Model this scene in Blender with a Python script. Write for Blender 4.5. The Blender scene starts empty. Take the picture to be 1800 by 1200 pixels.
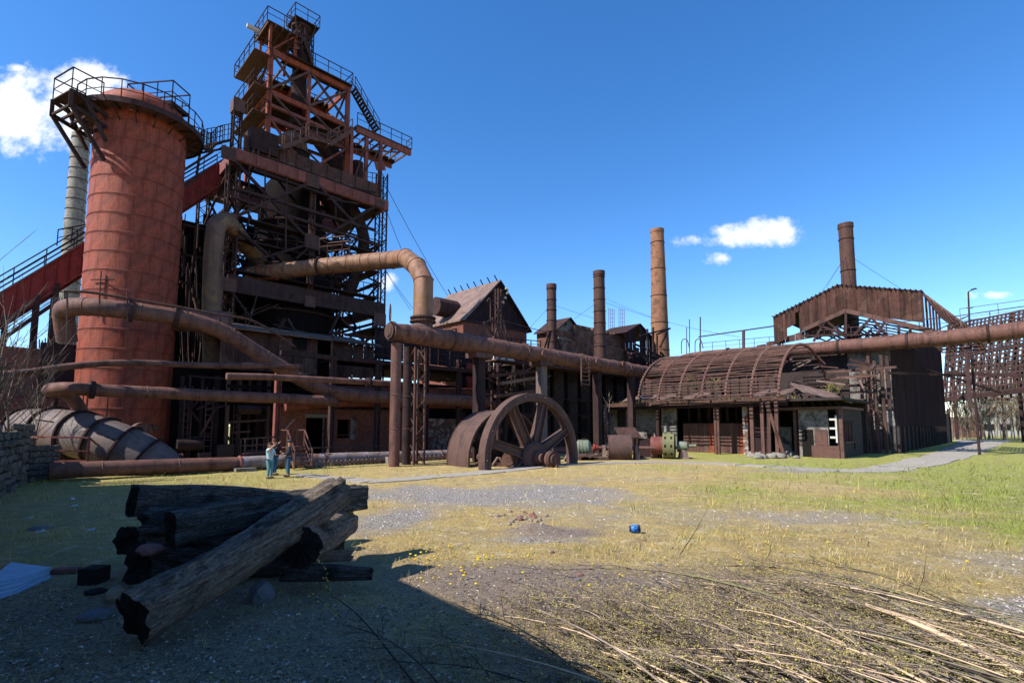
import bpy, math, random
import numpy as np
from math import sin, cos, pi, radians, sqrt, atan2
from mathutils import Vector, Matrix, Quaternion
R = random.Random(7)
sc = bpy.context.scene
col = sc.collection
V = Vector
# ------------------------------------------------------------------ camera
EYE, FL, HZ, PITCH = 2.5, 900.0, 748.0, radians(5.1)
PY0 = HZ - FL * math.tan(PITCH)
cam_d = bpy.data.cameras.new('camera'); cam = bpy.data.objects.new('camera', cam_d); col.objects.link(cam)
cam.location = (0, 0, EYE); cam.rotation_euler = (pi / 2 + PITCH, 0, 0)
cam_d.sensor_width = 36; cam_d.lens = 36 * FL / 1800
cam_d.shift_y = (PY0 - 600) / 1800
cam_d.clip_start = .05; cam_d.clip_end = 6000
sc.camera = cam
sc.render.resolution_x = 1024; sc.render.resolution_y = 682
# ------------------------------------------------------------------ light
SUN_AZ = atan2(-.50, -.865); SUN_EL = radians(45)
wd = bpy.data.worlds.new('World'); sc.world = wd; wd.use_nodes = True
nt = wd.node_tree; nt.nodes.clear()
def ray(px, py):
    F = V((0, cos(PITCH), sin(PITCH))); U = V((0, -sin(PITCH), cos(PITCH)))
    return F + V(((px - 900) / FL, 0, 0)) + U * ((PY0 - py) / FL)
def world_nodes():
    N = nt.nodes.new; L = nt.links.new
    sky = N('ShaderNodeTexSky'); sky.sky_type = 'NISHITA'; sky.sun_disc = False
    sky.sun_elevation = SUN_EL; sky.sun_rotation = SUN_AZ % (2 * pi)
    sky.altitude = 800; sky.air_density = 1.0; sky.dust_density = .25; sky.ozone_density = 2.5
    hs = N('ShaderNodeHueSaturation'); hs.inputs['Saturation'].default_value = 1.3; hs.inputs['Hue'].default_value = .505; hs.inputs['Value'].default_value = 1.08
    L(sky.outputs[0], hs.inputs['Color'])
    tc = N('ShaderNodeTexCoord'); sp = N('ShaderNodeSeparateXYZ'); L(tc.outputs['Generated'], sp.inputs[0])
    def mth(op, a, b=None, c=None, clamp=False):
        n = N('ShaderNodeMath'); n.operation = op; n.use_clamp = clamp
        for i, x in enumerate((a, b, c)):
            if x is None: continue
            if isinstance(x, (int, float)): n.inputs[i].default_value = x
            else: L(x, n.inputs[i])
        return n.outputs[0]
    yc = mth('MAXIMUM', sp.outputs[1], .05)
    u = mth('DIVIDE', sp.outputs[0], yc); v = mth('DIVIDE', sp.outputs[2], yc)
    cb = N('ShaderNodeCombineXYZ'); L(u, cb.inputs[0]); L(v, cb.inputs[1])
    nz = N('ShaderNodeTexNoise'); L(cb.outputs[0], nz.inputs['Vector']); nz.inputs['Scale'].default_value = 11; nz.inputs['Detail'].default_value = 9; nz.inputs['Roughness'].default_value = .62
    tot = None
    for px, py, a, b, amp in ((60, 205, 185, 85, 1.15), (120, 150, 130, 60, 1.1), (20, 240, 120, 45, .8), (200, 285, 60, 25, .3),
                              (1335, 412, 105, 34, 1.0), (1380, 402, 35, 24, .75), (1290, 420, 60, 18, .7), (1249, 456, 40, 14, .55), (1235, 425, 45, 12, .4),
                              (1700, 521, 28, 12, .7), (1755, 519, 34, 8, .55), (684, 494, 24, 20, .7), (30, 120, 30, 9, .5)):
        d = ray(px, py); u0, v0 = d.x / d.y, d.z / d.y
        du = mth('MULTIPLY', mth('SUBTRACT', u, u0), FL / a); dv = mth('MULTIPLY', mth('SUBTRACT', v, v0), FL / b)
        r2 = mth('ADD', mth('MULTIPLY', du, du), mth('MULTIPLY', dv, dv))
        m = mth('MULTIPLY', mth('SUBTRACT', 1.0, r2), amp)
        tot = m if tot is None else mth('MAXIMUM', tot, m)
    tot = mth('MAXIMUM', tot, -1.0)
    q = mth('ADD', tot, mth('MULTIPLY', mth('SUBTRACT', nz.outputs[0], .5), 4.2))
    mr = N('ShaderNodeMapRange'); mr.interpolation_type = 'SMOOTHSTEP'; L(q, mr.inputs[0]); mr.inputs[1].default_value = .05; mr.inputs[2].default_value = 1.0
    gate = mth('MULTIPLY', mr.outputs[0], mth('GREATER_THAN', sp.outputs[1], .06))
    gate = mth('MULTIPLY', gate, .95)
    mx = N('ShaderNodeMix'); mx.data_type = 'RGBA'; L(gate, mx.inputs[0]); L(hs.outputs[0], mx.inputs[6]); mx.inputs[7].default_value = (4.8, 5.0, 5.3, 1)
    bg = N('ShaderNodeBackground'); bg.inputs['Strength'].default_value = .14; L(mx.outputs[2], bg.inputs[0])
    o = N('ShaderNodeOutputWorld'); L(bg.outputs[0], o.inputs[0])
world_nodes()
sl = bpy.data.lights.new('sun', 'SUN'); sl.energy = 5.0; sl.angle = radians(.5); sl.color = (1, .95, .86)
so = bpy.data.objects.new('sun', sl); col.objects.link(so)
sd = V((cos(SUN_EL) * cos(SUN_AZ), cos(SUN_EL) * sin(SUN_AZ), sin(SUN_EL)))   # towards the sun
SUN_AZ_N = atan2(sd.x, sd.y)
so.rotation_euler = sd.to_track_quat('Z', 'Y').to_euler(); so.location = sd * 80
for n in nt.nodes:
    if n.type == 'TEX_SKY': n.sun_rotation = SUN_AZ_N % (2 * pi)
sc.view_settings.view_transform = 'Standard'; sc.view_settings.look = 'None'
sc.view_settings.exposure = 0.75; sc.view_settings.gamma = 1
sc.view_settings.use_curve_mapping = False
# ------------------------------------------------------------------ geometry helpers
S2 = sqrt(.5)
E1 = V((S2, S2, 0)); E2 = V((-S2, S2, 0)); UP = V((0, 0, 1))
def P(px, py, Y):
    d = ray(px, py); t = Y / d.y; return V((d.x * t, Y, EYE + d.z * t))
def G(px, py):
    d = ray(px, py); t = -EYE / d.z; return V((d.x * t, d.y * t, 0))
def FP(px, py, k):            # meets the wall plane (x-y)/sqrt2 = k, parallel to the long facade
    d = ray(px, py); t = k / ((d.x - d.y) * S2); return V((d.x * t, d.y * t, EYE + d.z * t))
def CP(px, py, c):            # meets the cross plane (x+y)/sqrt2 = c
    d = ray(px, py); t = c / ((d.x + d.y) * S2); return V((d.x * t, d.y * t, EYE + d.z * t))
def W(a, b, z=0):             # plant coordinates: a along the facade, b = k (towards the yard is larger)
    return E1 * a - E2 * b + UP * z
def gz(x, y): return 0.0
class MB:
    def __init__(s): s.v = []; s.f = []; s.mi = []
    def face(s, pts):
        n = len(s.v); s.v += [tuple(p) for p in pts]; s.f.append(tuple(range(n, n + len(pts)))); return s
    def grid(s, rows, closed=False):
        n = len(s.v); w = len(rows[0])
        for r in rows: s.v += [tuple(p) for p in r]
        for i in range(len(rows) - 1):
            for j in range(w if closed else w - 1):
                a = n + i * w + j; b = n + i * w + (j + 1) % w
                s.f.append((a, b, b + w, a + w))
        return s
    def hexa(s, p):
        n = len(s.v); s.v += [tuple(q) for q in p]
        for f in ((0, 3, 2, 1), (4, 5, 6, 7), (0, 1, 5, 4), (1, 2, 6, 5), (2, 3, 7, 6), (3, 0, 4, 7)): s.f.append(tuple(n + i for i in f))
        return s
    def obox(s, c, ax, ay, az):     # centre and three half-axis vectors
        c = V(c); return s.hexa([c - ax - ay - az, c + ax - ay - az, c + ax + ay - az, c - ax + ay - az, c - ax - ay + az, c + ax - ay + az, c + ax + ay + az, c - ax + ay + az])
    def box(s, c, sx, sy, sz): return s.obox(c, V((sx / 2, 0, 0)), V((0, sy / 2, 0)), V((0, 0, sz / 2)))
    def pbox(s, a0, a1, b0, b1, z0, z1):   # box in plant coordinates
        return s.obox(W((a0 + a1) / 2, (b0 + b1) / 2, (z0 + z1) / 2), E1 * (a1 - a0) / 2, E2 * abs(b1 - b0) / 2, UP * (z1 - z0) / 2)
    def beam(s, p0, p1, w, h=None, ref=UP):
        p0 = V(p0); p1 = V(p1); h = h or w; d = p1 - p0
        if d.length < 1e-5: return s
        t = d.normalized(); r = ref if abs(t.dot(ref)) < .98 else V((S2, S2, 0))
        sx = t.cross(r).normalized(); sy = sx.cross(t)
        return s.obox((p0 + p1) / 2, d / 2, sx * w / 2, sy * h / 2)
    def ibeam(s, p0, p1, w, h, t=.05, ref=UP):
        p0 = V(p0); p1 = V(p1); d = (p1 - p0).normalized(); r = ref if abs(d.dot(ref)) < .98 else V((S2, S2, 0))
        sx = d.cross(r).normalized(); sy = sx.cross(d)
        s.beam(p0 + sy * (h / 2 - t / 2), p1 + sy * (h / 2 - t / 2), w, t, r); s.beam(p0 - sy * (h / 2 - t / 2), p1 - sy * (h / 2 - t / 2), w, t, r)
        return s.beam(p0, p1, t, h - 2 * t, r)
    def tube(s, pts, r, n=12, caps=True, closed=False):
        pts = [V(p) for p in pts]; rr = r if isinstance(r, (list, tuple)) else [r] * len(pts)
        rows = []; up = None
        for i, p in enumerate(pts):
            a = pts[max(i - 1, 0)]; b = pts[min(i + 1, len(pts) - 1)]
            if closed: a = pts[i - 1]; b = pts[(i + 1) % len(pts)]
            t = (b - a).normalized()
            if up is None: up = t.orthogonal().normalized() if abs(t.z) > .95 else UP.cross(t).normalized()
            up = (up - t * up.dot(t)).normalized(); q = t.cross(up)
            rows.append([p + (up * cos(2 * pi * j / n) + q * sin(2 * pi * j / n)) * rr[i] for j in range(n)])
        if closed: rows.append(rows[0])
        s.grid(rows, True)
        if caps and not closed: s.face(rows[0][::-1]); s.face(rows[-1])
        return s
    def ring(s, c, r, axis, tr, n=28, m=6):
        axis = V(axis).normalized(); a = axis.orthogonal().normalized(); b = axis.cross(a)
        return s.tube([V(c) + (a * cos(2 * pi * i / n) + b * sin(2 * pi * i / n)) * r for i in range(n)], tr, m, closed=True)
    def lathe(s, c, axis, prof, n=24, closed=False):   # prof: (along, radius)
        axis = V(axis).normalized(); a = axis.orthogonal().normalized(); b = axis.cross(a); c = V(c)
        rows = [[c + axis * h + (a * cos(2 * pi * j / n) + b * sin(2 * pi * j / n)) * max(r, 1e-4) for j in range(n)] for h, r in prof]
        if closed: rows.append(rows[0])
        return s.grid(rows, True)
    def lattice(s, p0, p1, w, d, n, t=.07, u=E1, v=E2):
        p0 = V(p0); p1 = V(p1)
        cs = [(u * w / 2 * a + v * d / 2 * b) for a, b in ((-1, -1), (1, -1), (1, 1), (-1, 1))]
        for c in cs: s.beam(p0 + c, p1 + c, t * 1.3)
        for i in range(n):
            a = p0.lerp(p1, i / n); b = p0.lerp(p1, (i + 1) / n)
            for j in range(4):
                c, e = cs[j], cs[(j + 1) % 4]
                if i % 2: c, e = e, c
                s.beam(a + c, b + e, t * .7, t * .5)
        return s
    def rail(s, pts, h=1.05, step=1.3, t=.05, mids=1, toe=False, closed=False):
        pts = [V(p) for p in pts]
        if closed: pts = pts + [pts[0]]
        for a, b in zip(pts, pts[1:]):
            n = max(1, round((b - a).length / step))
            for i in range(n + 1): q = a.lerp(b, i / n); s.beam(q, q + UP * h, t)
            s.beam(a + UP * h, b + UP * h, t * 1.1)
            for k in range(mids): z = h * (k + 1) / (mids + 1); s.beam(a + UP * z, b + UP * z, t * .7)
            if toe: s.beam(a + UP * .1, b + UP * .1, t * .5, .18)
        return s
    def sheet(s, o, u, v, waves, amp=.03, nv=1):     # corrugated sheet: o corner, u across the waves, v along them
        o = V(o); n = u.cross(v).normalized(); rows = []
        for i in range(nv + 1):
            rows.append([o + u * (j / (waves * 2)) + v * (i / nv) + n * (amp if j % 2 else -amp) for j in range(waves * 2 + 1)])
        return s.grid(rows)
    def mesh(s, name, mat, smooth=False, org=V((0, 0, 0))):
        me = bpy.data.meshes.new(name)
        me.from_pydata([(a[0] - org[0], a[1] - org[1], a[2] - org[2]) for a in s.v], [], s.f)
        me.materials.append(mat)
        if smooth: smooth_mesh(me, smooth if smooth is not True else 40)
        return me
    def build(s, name, mat, parent=None, smooth=False, org=None, **kw):
        o_ = V(root(parent)['org']) if parent is not None else (V(org) if org is not None else V((0, 0, 0)))
        ob = bpy.data.objects.new(name, s.mesh(name, mat, smooth, o_)); col.objects.link(ob)
        if parent is not None: ob.parent = parent
        elif org is not None: ob.location = o_
        ob['org'] = tuple(o_)
        for k, x in kw.items(): ob[k] = x
        return ob
def smooth_mesh(me, ang):
    me.polygons.foreach_set('use_smooth', [True] * len(me.polygons))
    try: me.set_sharp_from_angle(angle=radians(ang))
    except Exception: pass
def root(o):
    while o.parent is not None: o = o.parent
    return o
ALL = []
def thing(name, label, cat, loc=(0, 0, 0), group=None):
    o = bpy.data.objects.new(name, None); col.objects.link(o); o.location = loc; o['org'] = tuple(loc); o.empty_display_size = .3
    o['label'] = label; o['category'] = cat
    if group: o['group'] = group
    return o
def tag(o, label, cat, group=None):
    o['label'] = label; o['category'] = cat
    if group: o['group'] = group
    return o
def piece(me, name, parent, M):       # one piece sharing a mesh; M is in world space
    o = bpy.data.objects.new(name, me); col.objects.link(o)
    if parent is not None:
        o.parent = parent; o.matrix_local = Matrix.Translation(-V(root(parent)['org'])) @ M
    else: o.matrix_world = M
    return o
def dup_tree(o, loc, rotz=None, label=None, parent=None):
    c = o.copy(); col.objects.link(c); c.parent = parent
    if parent is None:
        c.location = loc
        if rotz is not None: c.rotation_euler = (0, 0, rotz)
        if label: c['label'] = label
    for ch in o.children: dup_tree(ch, None, parent=c)
    return c
def frame(o, x, y, z):        # matrix from origin and three axis vectors
    return Matrix(((x[0], y[0], z[0], o[0]), (x[1], y[1], z[1], o[1]), (x[2], y[2], z[2], o[2]), (0, 0, 0, 1)))
def bpart(parent, name, mat, p0, p1, w, h=None, ref=UP, i=False):
    m = MB()
    (m.ibeam(p0, p1, w, h or w, ref=ref, t=min(w, h or w) * .14) if i else m.beam(p0, p1, w, h, ref)); return m.build(name, mat, parent)
def smoothpath(pts, n=6, iters=None):
    pts = [V(p) for p in pts]; out = []
    for i in range(len(pts) - 1):
        p0 = pts[max(i - 1, 0)]; p1 = pts[i]; p2 = pts[i + 1]; p3 = pts[min(i + 2, len(pts) - 1)]
        for j in range(n):
            t = j / n; out.append(.5 * ((2 * p1) + (p2 - p0) * t + (2 * p0 - 5 * p1 + 4 * p2 - p3) * t * t + (3 * p1 - p0 - 3 * p2 + p3) * t ** 3))
    out.append(pts[-1]); return out
# value noise
_rs = np.random.RandomState(3); _tab = _rs.rand(256, 256)
def vnoise(x, y):
    x = np.asarray(x, float); y = np.asarray(y, float); xi = np.floor(x).astype(int); yi = np.floor(y).astype(int); fx = x - xi; fy = y - yi
    fx = fx * fx * (3 - 2 * fx); fy = fy * fy * (3 - 2 * fy)
    a = _tab[xi % 256, yi % 256]; b = _tab[(xi + 1) % 256, yi % 256]; c = _tab[xi % 256, (yi + 1) % 256]; d = _tab[(xi + 1) % 256, (yi + 1) % 256]
    return a * (1 - fx) * (1 - fy) + b * fx * (1 - fy) + c * (1 - fx) * fy + d * fx * fy
def fbm(x, y, s, o=4, seed=0):
    t = 0; a = 1; n = 0
    for i in range(o): t = t + a * vnoise(np.asarray(x) * s + 37.1 * (seed + i), np.asarray(y) * s + 11.7 * (seed + i)); n += a; a *= .5; s *= 2.1
    return t / n
# ------------------------------------------------------------------ materials
def srgb(h):
    h = h.lstrip('#'); c = [int(h[i:i + 2], 16) / 255 for i in (0, 2, 4)]
    return tuple((x / 12.92 if x <= .04045 else ((x + .055) / 1.055) ** 2.4) for x in c)
class NM:
    def __init__(s, name):
        s.m = bpy.data.materials.new(name); s.m.use_nodes = True; s.t = s.m.node_tree; s.b = s.t.nodes['Principled BSDF']
        s.tc = s.t.nodes.new('ShaderNodeTexCoord')
        s.b.inputs['Specular IOR Level'].default_value = .25
    def n(s, t): return s.t.nodes.new(t)
    def l(s, a, b): s.t.links.new(a, b)
    def coord(s, sx=1, sy=1, sz=1, out='Object'):
        mp = s.n('ShaderNodeMapping'); s.l(s.tc.outputs[out], mp.inputs[0]); mp.inputs['Scale'].default_value = (sx, sy, sz); return mp.outputs[0]
    def noise(s, scale, det=5, rough=.6, co=None, dist=0):
        n = s.n('ShaderNodeTexNoise'); n.inputs['Scale'].default_value = scale; n.inputs['Detail'].default_value = det; n.inputs['Roughness'].default_value = rough; n.inputs['Distortion'].default_value = dist
        s.l(co if co is not None else s.tc.outputs['Object'], n.inputs['Vector']); return n.outputs[0]
    def ramp(s, f, stops, interp='LINEAR'):
        r = s.n('ShaderNodeValToRGB'); s.l(f, r.inputs[0]); e = r.color_ramp.elements; r.color_ramp.interpolation = interp
        while len(e) < len(stops): e.new(.5)
        for i, (p, c) in enumerate(stops): e[i].position = p; e[i].color = (*c, 1) if not isinstance(c, (int, float)) else (c, c, c, 1)
        return r.outputs[0]
    def mix(s, f, a, b, mode='MIX'):
        m = s.n('ShaderNodeMix'); m.data_type = 'RGBA'; m.blend_type = mode
        for x, i in ((f, 0), (a, 6), (b, 7)):
            if isinstance(x, (int, float)): m.inputs[i].default_value = x if i == 0 else (x, x, x, 1)
            elif isinstance(x, tuple): m.inputs[i].default_value = (*x, 1)
            else: s.l(x, m.inputs[i])
        return m.outputs[2]
    def math(s, op, a, b=0.):
        m = s.n('ShaderNodeMath'); m.operation = op
        for x, i in ((a, 0), (b, 1)):
            if isinstance(x, (int, float)): m.inputs[i].default_value = x
            else: s.l(x, m.inputs[i])
        return m.outputs[0]
    def rand(s): o = s.n('ShaderNodeObjectInfo'); return o.outputs['Random']
    def bump(s, h, st=.5, d=.02):
        b = s.n('ShaderNodeBump'); b.inputs['Strength'].default_value = st; b.inputs['Distance'].default_value = d; s.l(h, b.inputs['Height']); s.l(b.outputs[0], s.b.inputs['Normal'])
    def done(s, c, rough=.8, metal=0.):
        if isinstance(c, tuple): s.b.inputs['Base Color'].default_value = (*c, 1)
        else: s.l(c, s.b.inputs['Base Color'])
        if isinstance(rough, (int, float)): s.b.inputs['Roughness'].default_value = rough
        else: s.l(rough, s.b.inputs['Roughness'])
        s.b.inputs['Metallic'].default_value = metal; return s.m
def rust(name, c1, c2, c3, rough=.75, vary=.35, streak=.5, sc_=1.0, patch=None, pamt=.6, spec=.25):
    a = NM(name); c1, c2, c3 = srgb(c1), srgb(c2), srgb(c3)
    a.b.inputs['Specular IOR Level'].default_value = spec
    n1 = a.noise(.9 * sc_, 8, .65, dist=.4); n2 = a.noise(7 * sc_, 6, .7)
    n3 = a.noise(2.4 * sc_, 6, .65, a.coord(1, 1, .1)); n4 = a.noise(45 * sc_, 3, .7)
    c = a.ramp(n1, [(.36, c1), (.52, c2), (.68, c3)])
    c = a.mix(a.ramp(n2, [(.42, 0.), (.66, .75)]), c, c1)
    c = a.mix(a.math('MULTIPLY', a.ramp(n3, [(.48, 0.), (.66, 1.)]), streak), c, tuple(x * .38 for x in c1))
    if patch: c = a.mix(a.math('MULTIPLY', a.ramp(a.noise(.55 * sc_, 7, .7, dist=.8), [(.53, 0.), (.58, 1.)]), pamt), c, srgb(patch))
    hs = a.n('ShaderNodeHueSaturation'); a.l(c, hs.inputs['Color']); a.l(a.math('ADD', a.math('MULTIPLY', a.rand(), vary), 1 - vary / 2), hs.inputs['Value'])
    a.bump(a.math('ADD', n2, a.math('MULTIPLY', n4, .4)), .45, .03)
    return a.done(hs.outputs[0], a.ramp(n2, [(.3, rough - .12), (.7, min(rough + .15, 1))]))
MT = {}
MT['red'] = rust('red_oxide_paint', '#7f3a28', '#934833', '#623228', .68, .06, 1.0, patch='#7a5046', pamt=.35)
MT['redbeam'] = rust('red_painted_beam', '#6c3d35', '#834a40', '#4c3131', .7, .35, .5)
MT['skip'] = rust('bright_red_paint', '#742c28', '#86342d', '#592422', .7, .25, .4)
MT['rust'] = rust('brown_rust', '#4a3733', '#5f4239', '#382a29', .8, .5, .6)
MT['dark'] = rust('dark_sooty_steel', '#33292a', '#443230', '#221c1f', .9, .5, .4, spec=.08)
MT['black'] = rust('soot_shade_black_steel', '#181314', '#1f1919', '#110e10', .95, .4, .3, spec=.05)  # black deepened to stand in for shade cast inside the steel structure
MT['pipe'] = rust('rusty_pipe', '#593d36', '#6f4c41', '#423130', .7, .2, .8)
MT['gas'] = rust('tan_rusty_pipe', '#6f5040', '#86624b', '#553f36', .6, .15, .7, patch='#7a5530')
MT['yellow'] = rust('ochre_stained_pipe', '#654c41', '#735a48', '#51403a', .7, .2, .6, patch='#86683c')
MT['orange'] = rust('orange_rusty_steel', '#74392a', '#8d4732', '#523029', .8, .3, .5)
MT['wheel'] = rust('cast_iron_rust', '#4c3a36', '#5b453e', '#3d3132', .8, .15, .3)
MT['green'] = rust('olive_machine_paint', '#5d5c40', '#6c6a48', '#4c4b3a', .6, .2, .3, patch='#6b4c36', pamt=.5)
MT['palegreen'] = rust('pale_green_machine_paint', '#5d675a', '#78836f', '#4b534a', .6, .2, .3, patch='#6b4c36', pamt=.6)
MT['greypipe'] = rust('weathered_pale_pipe', '#6e5c53', '#8a8388', '#5a4436', .5, .1, .5, patch='#6a4833', pamt=1.0)
MT['greysteel'] = rust('grey_weathered_steel', '#584d4a', '#695d5a', '#463e3d', .6, .15, .4, patch='#6b5348', pamt=.5)
MT['flue'] = rust('dark_flue_steel', '#43302b', '#543a31', '#332726', .8, .2, .6)
MT['panel'] = rust('brown_corrugated_sheet', '#442f29', '#57392f', '#332623', .8, .45, .9, patch='#6f564a', pamt=.35)
MT['darkpanel'] = rust('black_brown_corrugated_sheet', '#2e2327', '#37282a', '#261d21', .9, .4, .7, spec=.08)
MT['tin'] = rust('faded_tin_roof', '#6d5850', '#7d675c', '#59474a', .6, .3, .5)
MT['rod'] = rust('weathered_bare_rod', '#7a6a60', '#8c7b6e', '#5f5048', .7, .4, .3)
def stone_mat(name, c1, c2, c3, sc_=1., bs=.6, vary=.3, soot=.5):
    a = NM(name); n1 = a.noise(1.2 * sc_, 8, .7); n2 = a.noise(14 * sc_, 6, .75); n3 = a.noise(.5 * sc_, 4, .6)
    c = a.ramp(n1, [(.35, srgb(c1)), (.52, srgb(c2)), (.66, srgb(c3))])
    c = a.mix(a.ramp(n2, [(.45, 0.), (.7, .7)]), c, tuple(x * .45 for x in srgb(c1)))
    c = a.mix(a.math('MULTIPLY', a.ramp(n3, [(.5, 0.), (.62, 1.)]), soot), c, srgb('#2a2523'))
    hs = a.n('ShaderNodeHueSaturation'); a.l(c, hs.inputs['Color']); a.l(a.math('ADD', a.math('MULTIPLY', a.rand(), vary), 1 - vary / 2), hs.inputs['Value'])
    a.bump(a.math('ADD', n1, a.math('MULTIPLY', n2, .6)), bs, .05); return a.done(hs.outputs[0], .9)
MT['stone'] = stone_mat('grey_rubble_stone', '#55504c', '#6d655e', '#4a4544', 2)
MT['concrete'] = stone_mat('old_concrete', '#7d776f', '#8c857a', '#645f5b', 1.2, soot=.3)
MT['plaster'] = stone_mat('flaking_whitewash', '#625c59', '#8b8580', '#443c3a', 1.6, soot=.85, bs=.9)
MT['path'] = stone_mat('path_concrete', '#8c857c', '#9b9388', '#7d776e', 1.5, soot=.0, vary=.15)
MT['charred'] = stone_mat('soot_covered_wall', '#322a29', '#3e3432', '#241f1f', 1.3, soot=.7)
def brick_mat(name, c1, c2, mortar, soot=.5, white=0., horiz='w'):
    a = NM(name); g = a.n('ShaderNodeNewGeometry'); sp = a.n('ShaderNodeSeparateXYZ'); a.l(a.tc.outputs['Object'], sp.inputs[0])
    # brick courses run along whichever plant axis the wall follows
    nsp = a.n('ShaderNodeSeparateXYZ'); a.l(g.outputs['True Normal'], nsp.inputs[0])
    ea = a.math('MULTIPLY', a.math('ADD', sp.outputs[0], sp.outputs[1]), S2); eb = a.math('MULTIPLY', a.math('SUBTRACT', sp.outputs[0], sp.outputs[1]), S2)
    sel = a.math('GREATER_THAN', a.math('MULTIPLY', nsp.outputs[0], nsp.outputs[1]), 0.)
    mx = a.n('ShaderNodeMix'); mx.data_type = 'FLOAT'; a.l(sel, mx.inputs[0]); a.l(ea, mx.inputs[2]); a.l(eb, mx.inputs[3])
    cb = a.n('ShaderNodeCombineXYZ'); a.l(mx.outputs[0], cb.inputs[0]); a.l(sp.outputs[2], cb.inputs[1])
    b = a.n('ShaderNodeTexBrick'); a.l(cb.outputs[0], b.inputs['Vector']); b.inputs['Scale'].default_value = 1; b.inputs['Brick Width'].default_value = .27; b.inputs['Row Height'].default_value = .085; b.inputs['Mortar Size'].default_value = .012
    b.inputs['Color1'].default_value = (*srgb(c1), 1); b.inputs['Color2'].default_value = (*srgb(c2), 1); b.inputs['Mortar'].default_value = (*srgb(mortar), 1); b.inputs['Bias'].default_value = 0
    n1 = a.noise(.8, 8, .7); n2 = a.noise(6, 6, .7)
    c = a.mix(a.ramp(n2, [(.4, 0.), (.65, .8)]), b.outputs[0], tuple(x * .35 for x in srgb(c1)))
    c = a.mix(a.math('MULTIPLY', a.ramp(n1, [(.45, 0.), (.6, 1.)]), soot), c, srgb('#2e2624'))
    if white: c = a.mix(a.math('MULTIPLY', a.ramp(a.noise(1.1, 9, .75, dist=.5), [(.5, 0.), (.56, 1.)]), white), c, srgb('#a8a29c'))
    a.bump(a.math('ADD', b.outputs[1], n2), .7, .03); return a.done(c, .92)
MT['brick'] = brick_mat('dark_red_brickwork', '#8a4f40', '#9c5f4b', '#66524a', .35)
MT['brickw'] = brick_mat('whitewashed_brickwork', '#74493e', '#86584a', '#6a5a54', .45, .75)
MT['chimneybrick'] = stone_mat('tan_chimney_brick', '#7f5843', '#8f664b', '#6a4a3e', 1.5, soot=.45, vary=.1)
MT['brickb'] = brick_mat('orange_brickwork', '#915b40', '#7c4d3a', '#6f5a50', .75, .2)
def wood_mat(name, c1, c2, c3):
    a = NM(name); co = a.coord(1, 1, 1, 'UV'); 
    n1 = a.noise(3, 8, .7, a.coord(1.4, 14, 1, 'UV'), .6); n2 = a.noise(26, 5, .75, a.coord(.8, 6, 1, 'UV')); n3 = a.noise(2.2, 6, .6)
    c = a.ramp(n1, [(.34, srgb(c3)), (.5, srgb(c1)), (.66, srgb(c2))])
    c = a.mix(a.ramp(n2, [(.46, 0.), (.6, .85)]), c, tuple(x * .2 for x in srgb(c1)))
    c = a.mix(a.ramp(n3, [(.52, 0.), (.64, .8)]), c, tuple(x * .25 for x in srgb(c3)))
    a.bump(a.math('ADD', a.math('MULTIPLY', n1, 1.6), n2), 1., .05); return a.done(c, .85)
MT['log'] = wood_mat('weathered_log', '#85776b', '#ad9c8c', '#40362f')
MT['burnt'] = wood_mat('charred_log', '#56524e', '#8b8687', '#2a2525')
MT['logdark'] = wood_mat('burnt_log_end', '#161414', '#1f1c1b', '#0d0c0c')
def flat(name, c, rough=.8, vary=0., bump=0.):
    a = NM(name); c = srgb(c)
    n = a.noise(9, 5, .7); k = a.mix(a.ramp(n, [(.35, 0.), (.7, .6)]), c, tuple(x * .55 for x in c))
    if vary:
        hs = a.n('ShaderNodeHueSaturation'); a.l(k, hs.inputs['Color']); a.l(a.math('ADD', a.math('MULTIPLY', a.rand(), vary), 1 - vary / 2), hs.inputs['Value']); k = hs.outputs[0]
    if bump: a.bump(n, bump, .02)
    return a.done(k, rough)
MT['slab'] = flat('pale_blue_grey_foam', '#9ab4c8', .7, bump=.5)
MT['void'] = flat('painted_dark_interior', '#15110f', .95)  # near-black for plates that stand in for the shade inside openings
MT['white'] = flat('white_frame', '#b9b5ae', .7)
MT['sheetred'] = rust('crimson_cladding', '#8a2f2a', '#96342d', '#6d2a28', .7, .2, .4)
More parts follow.
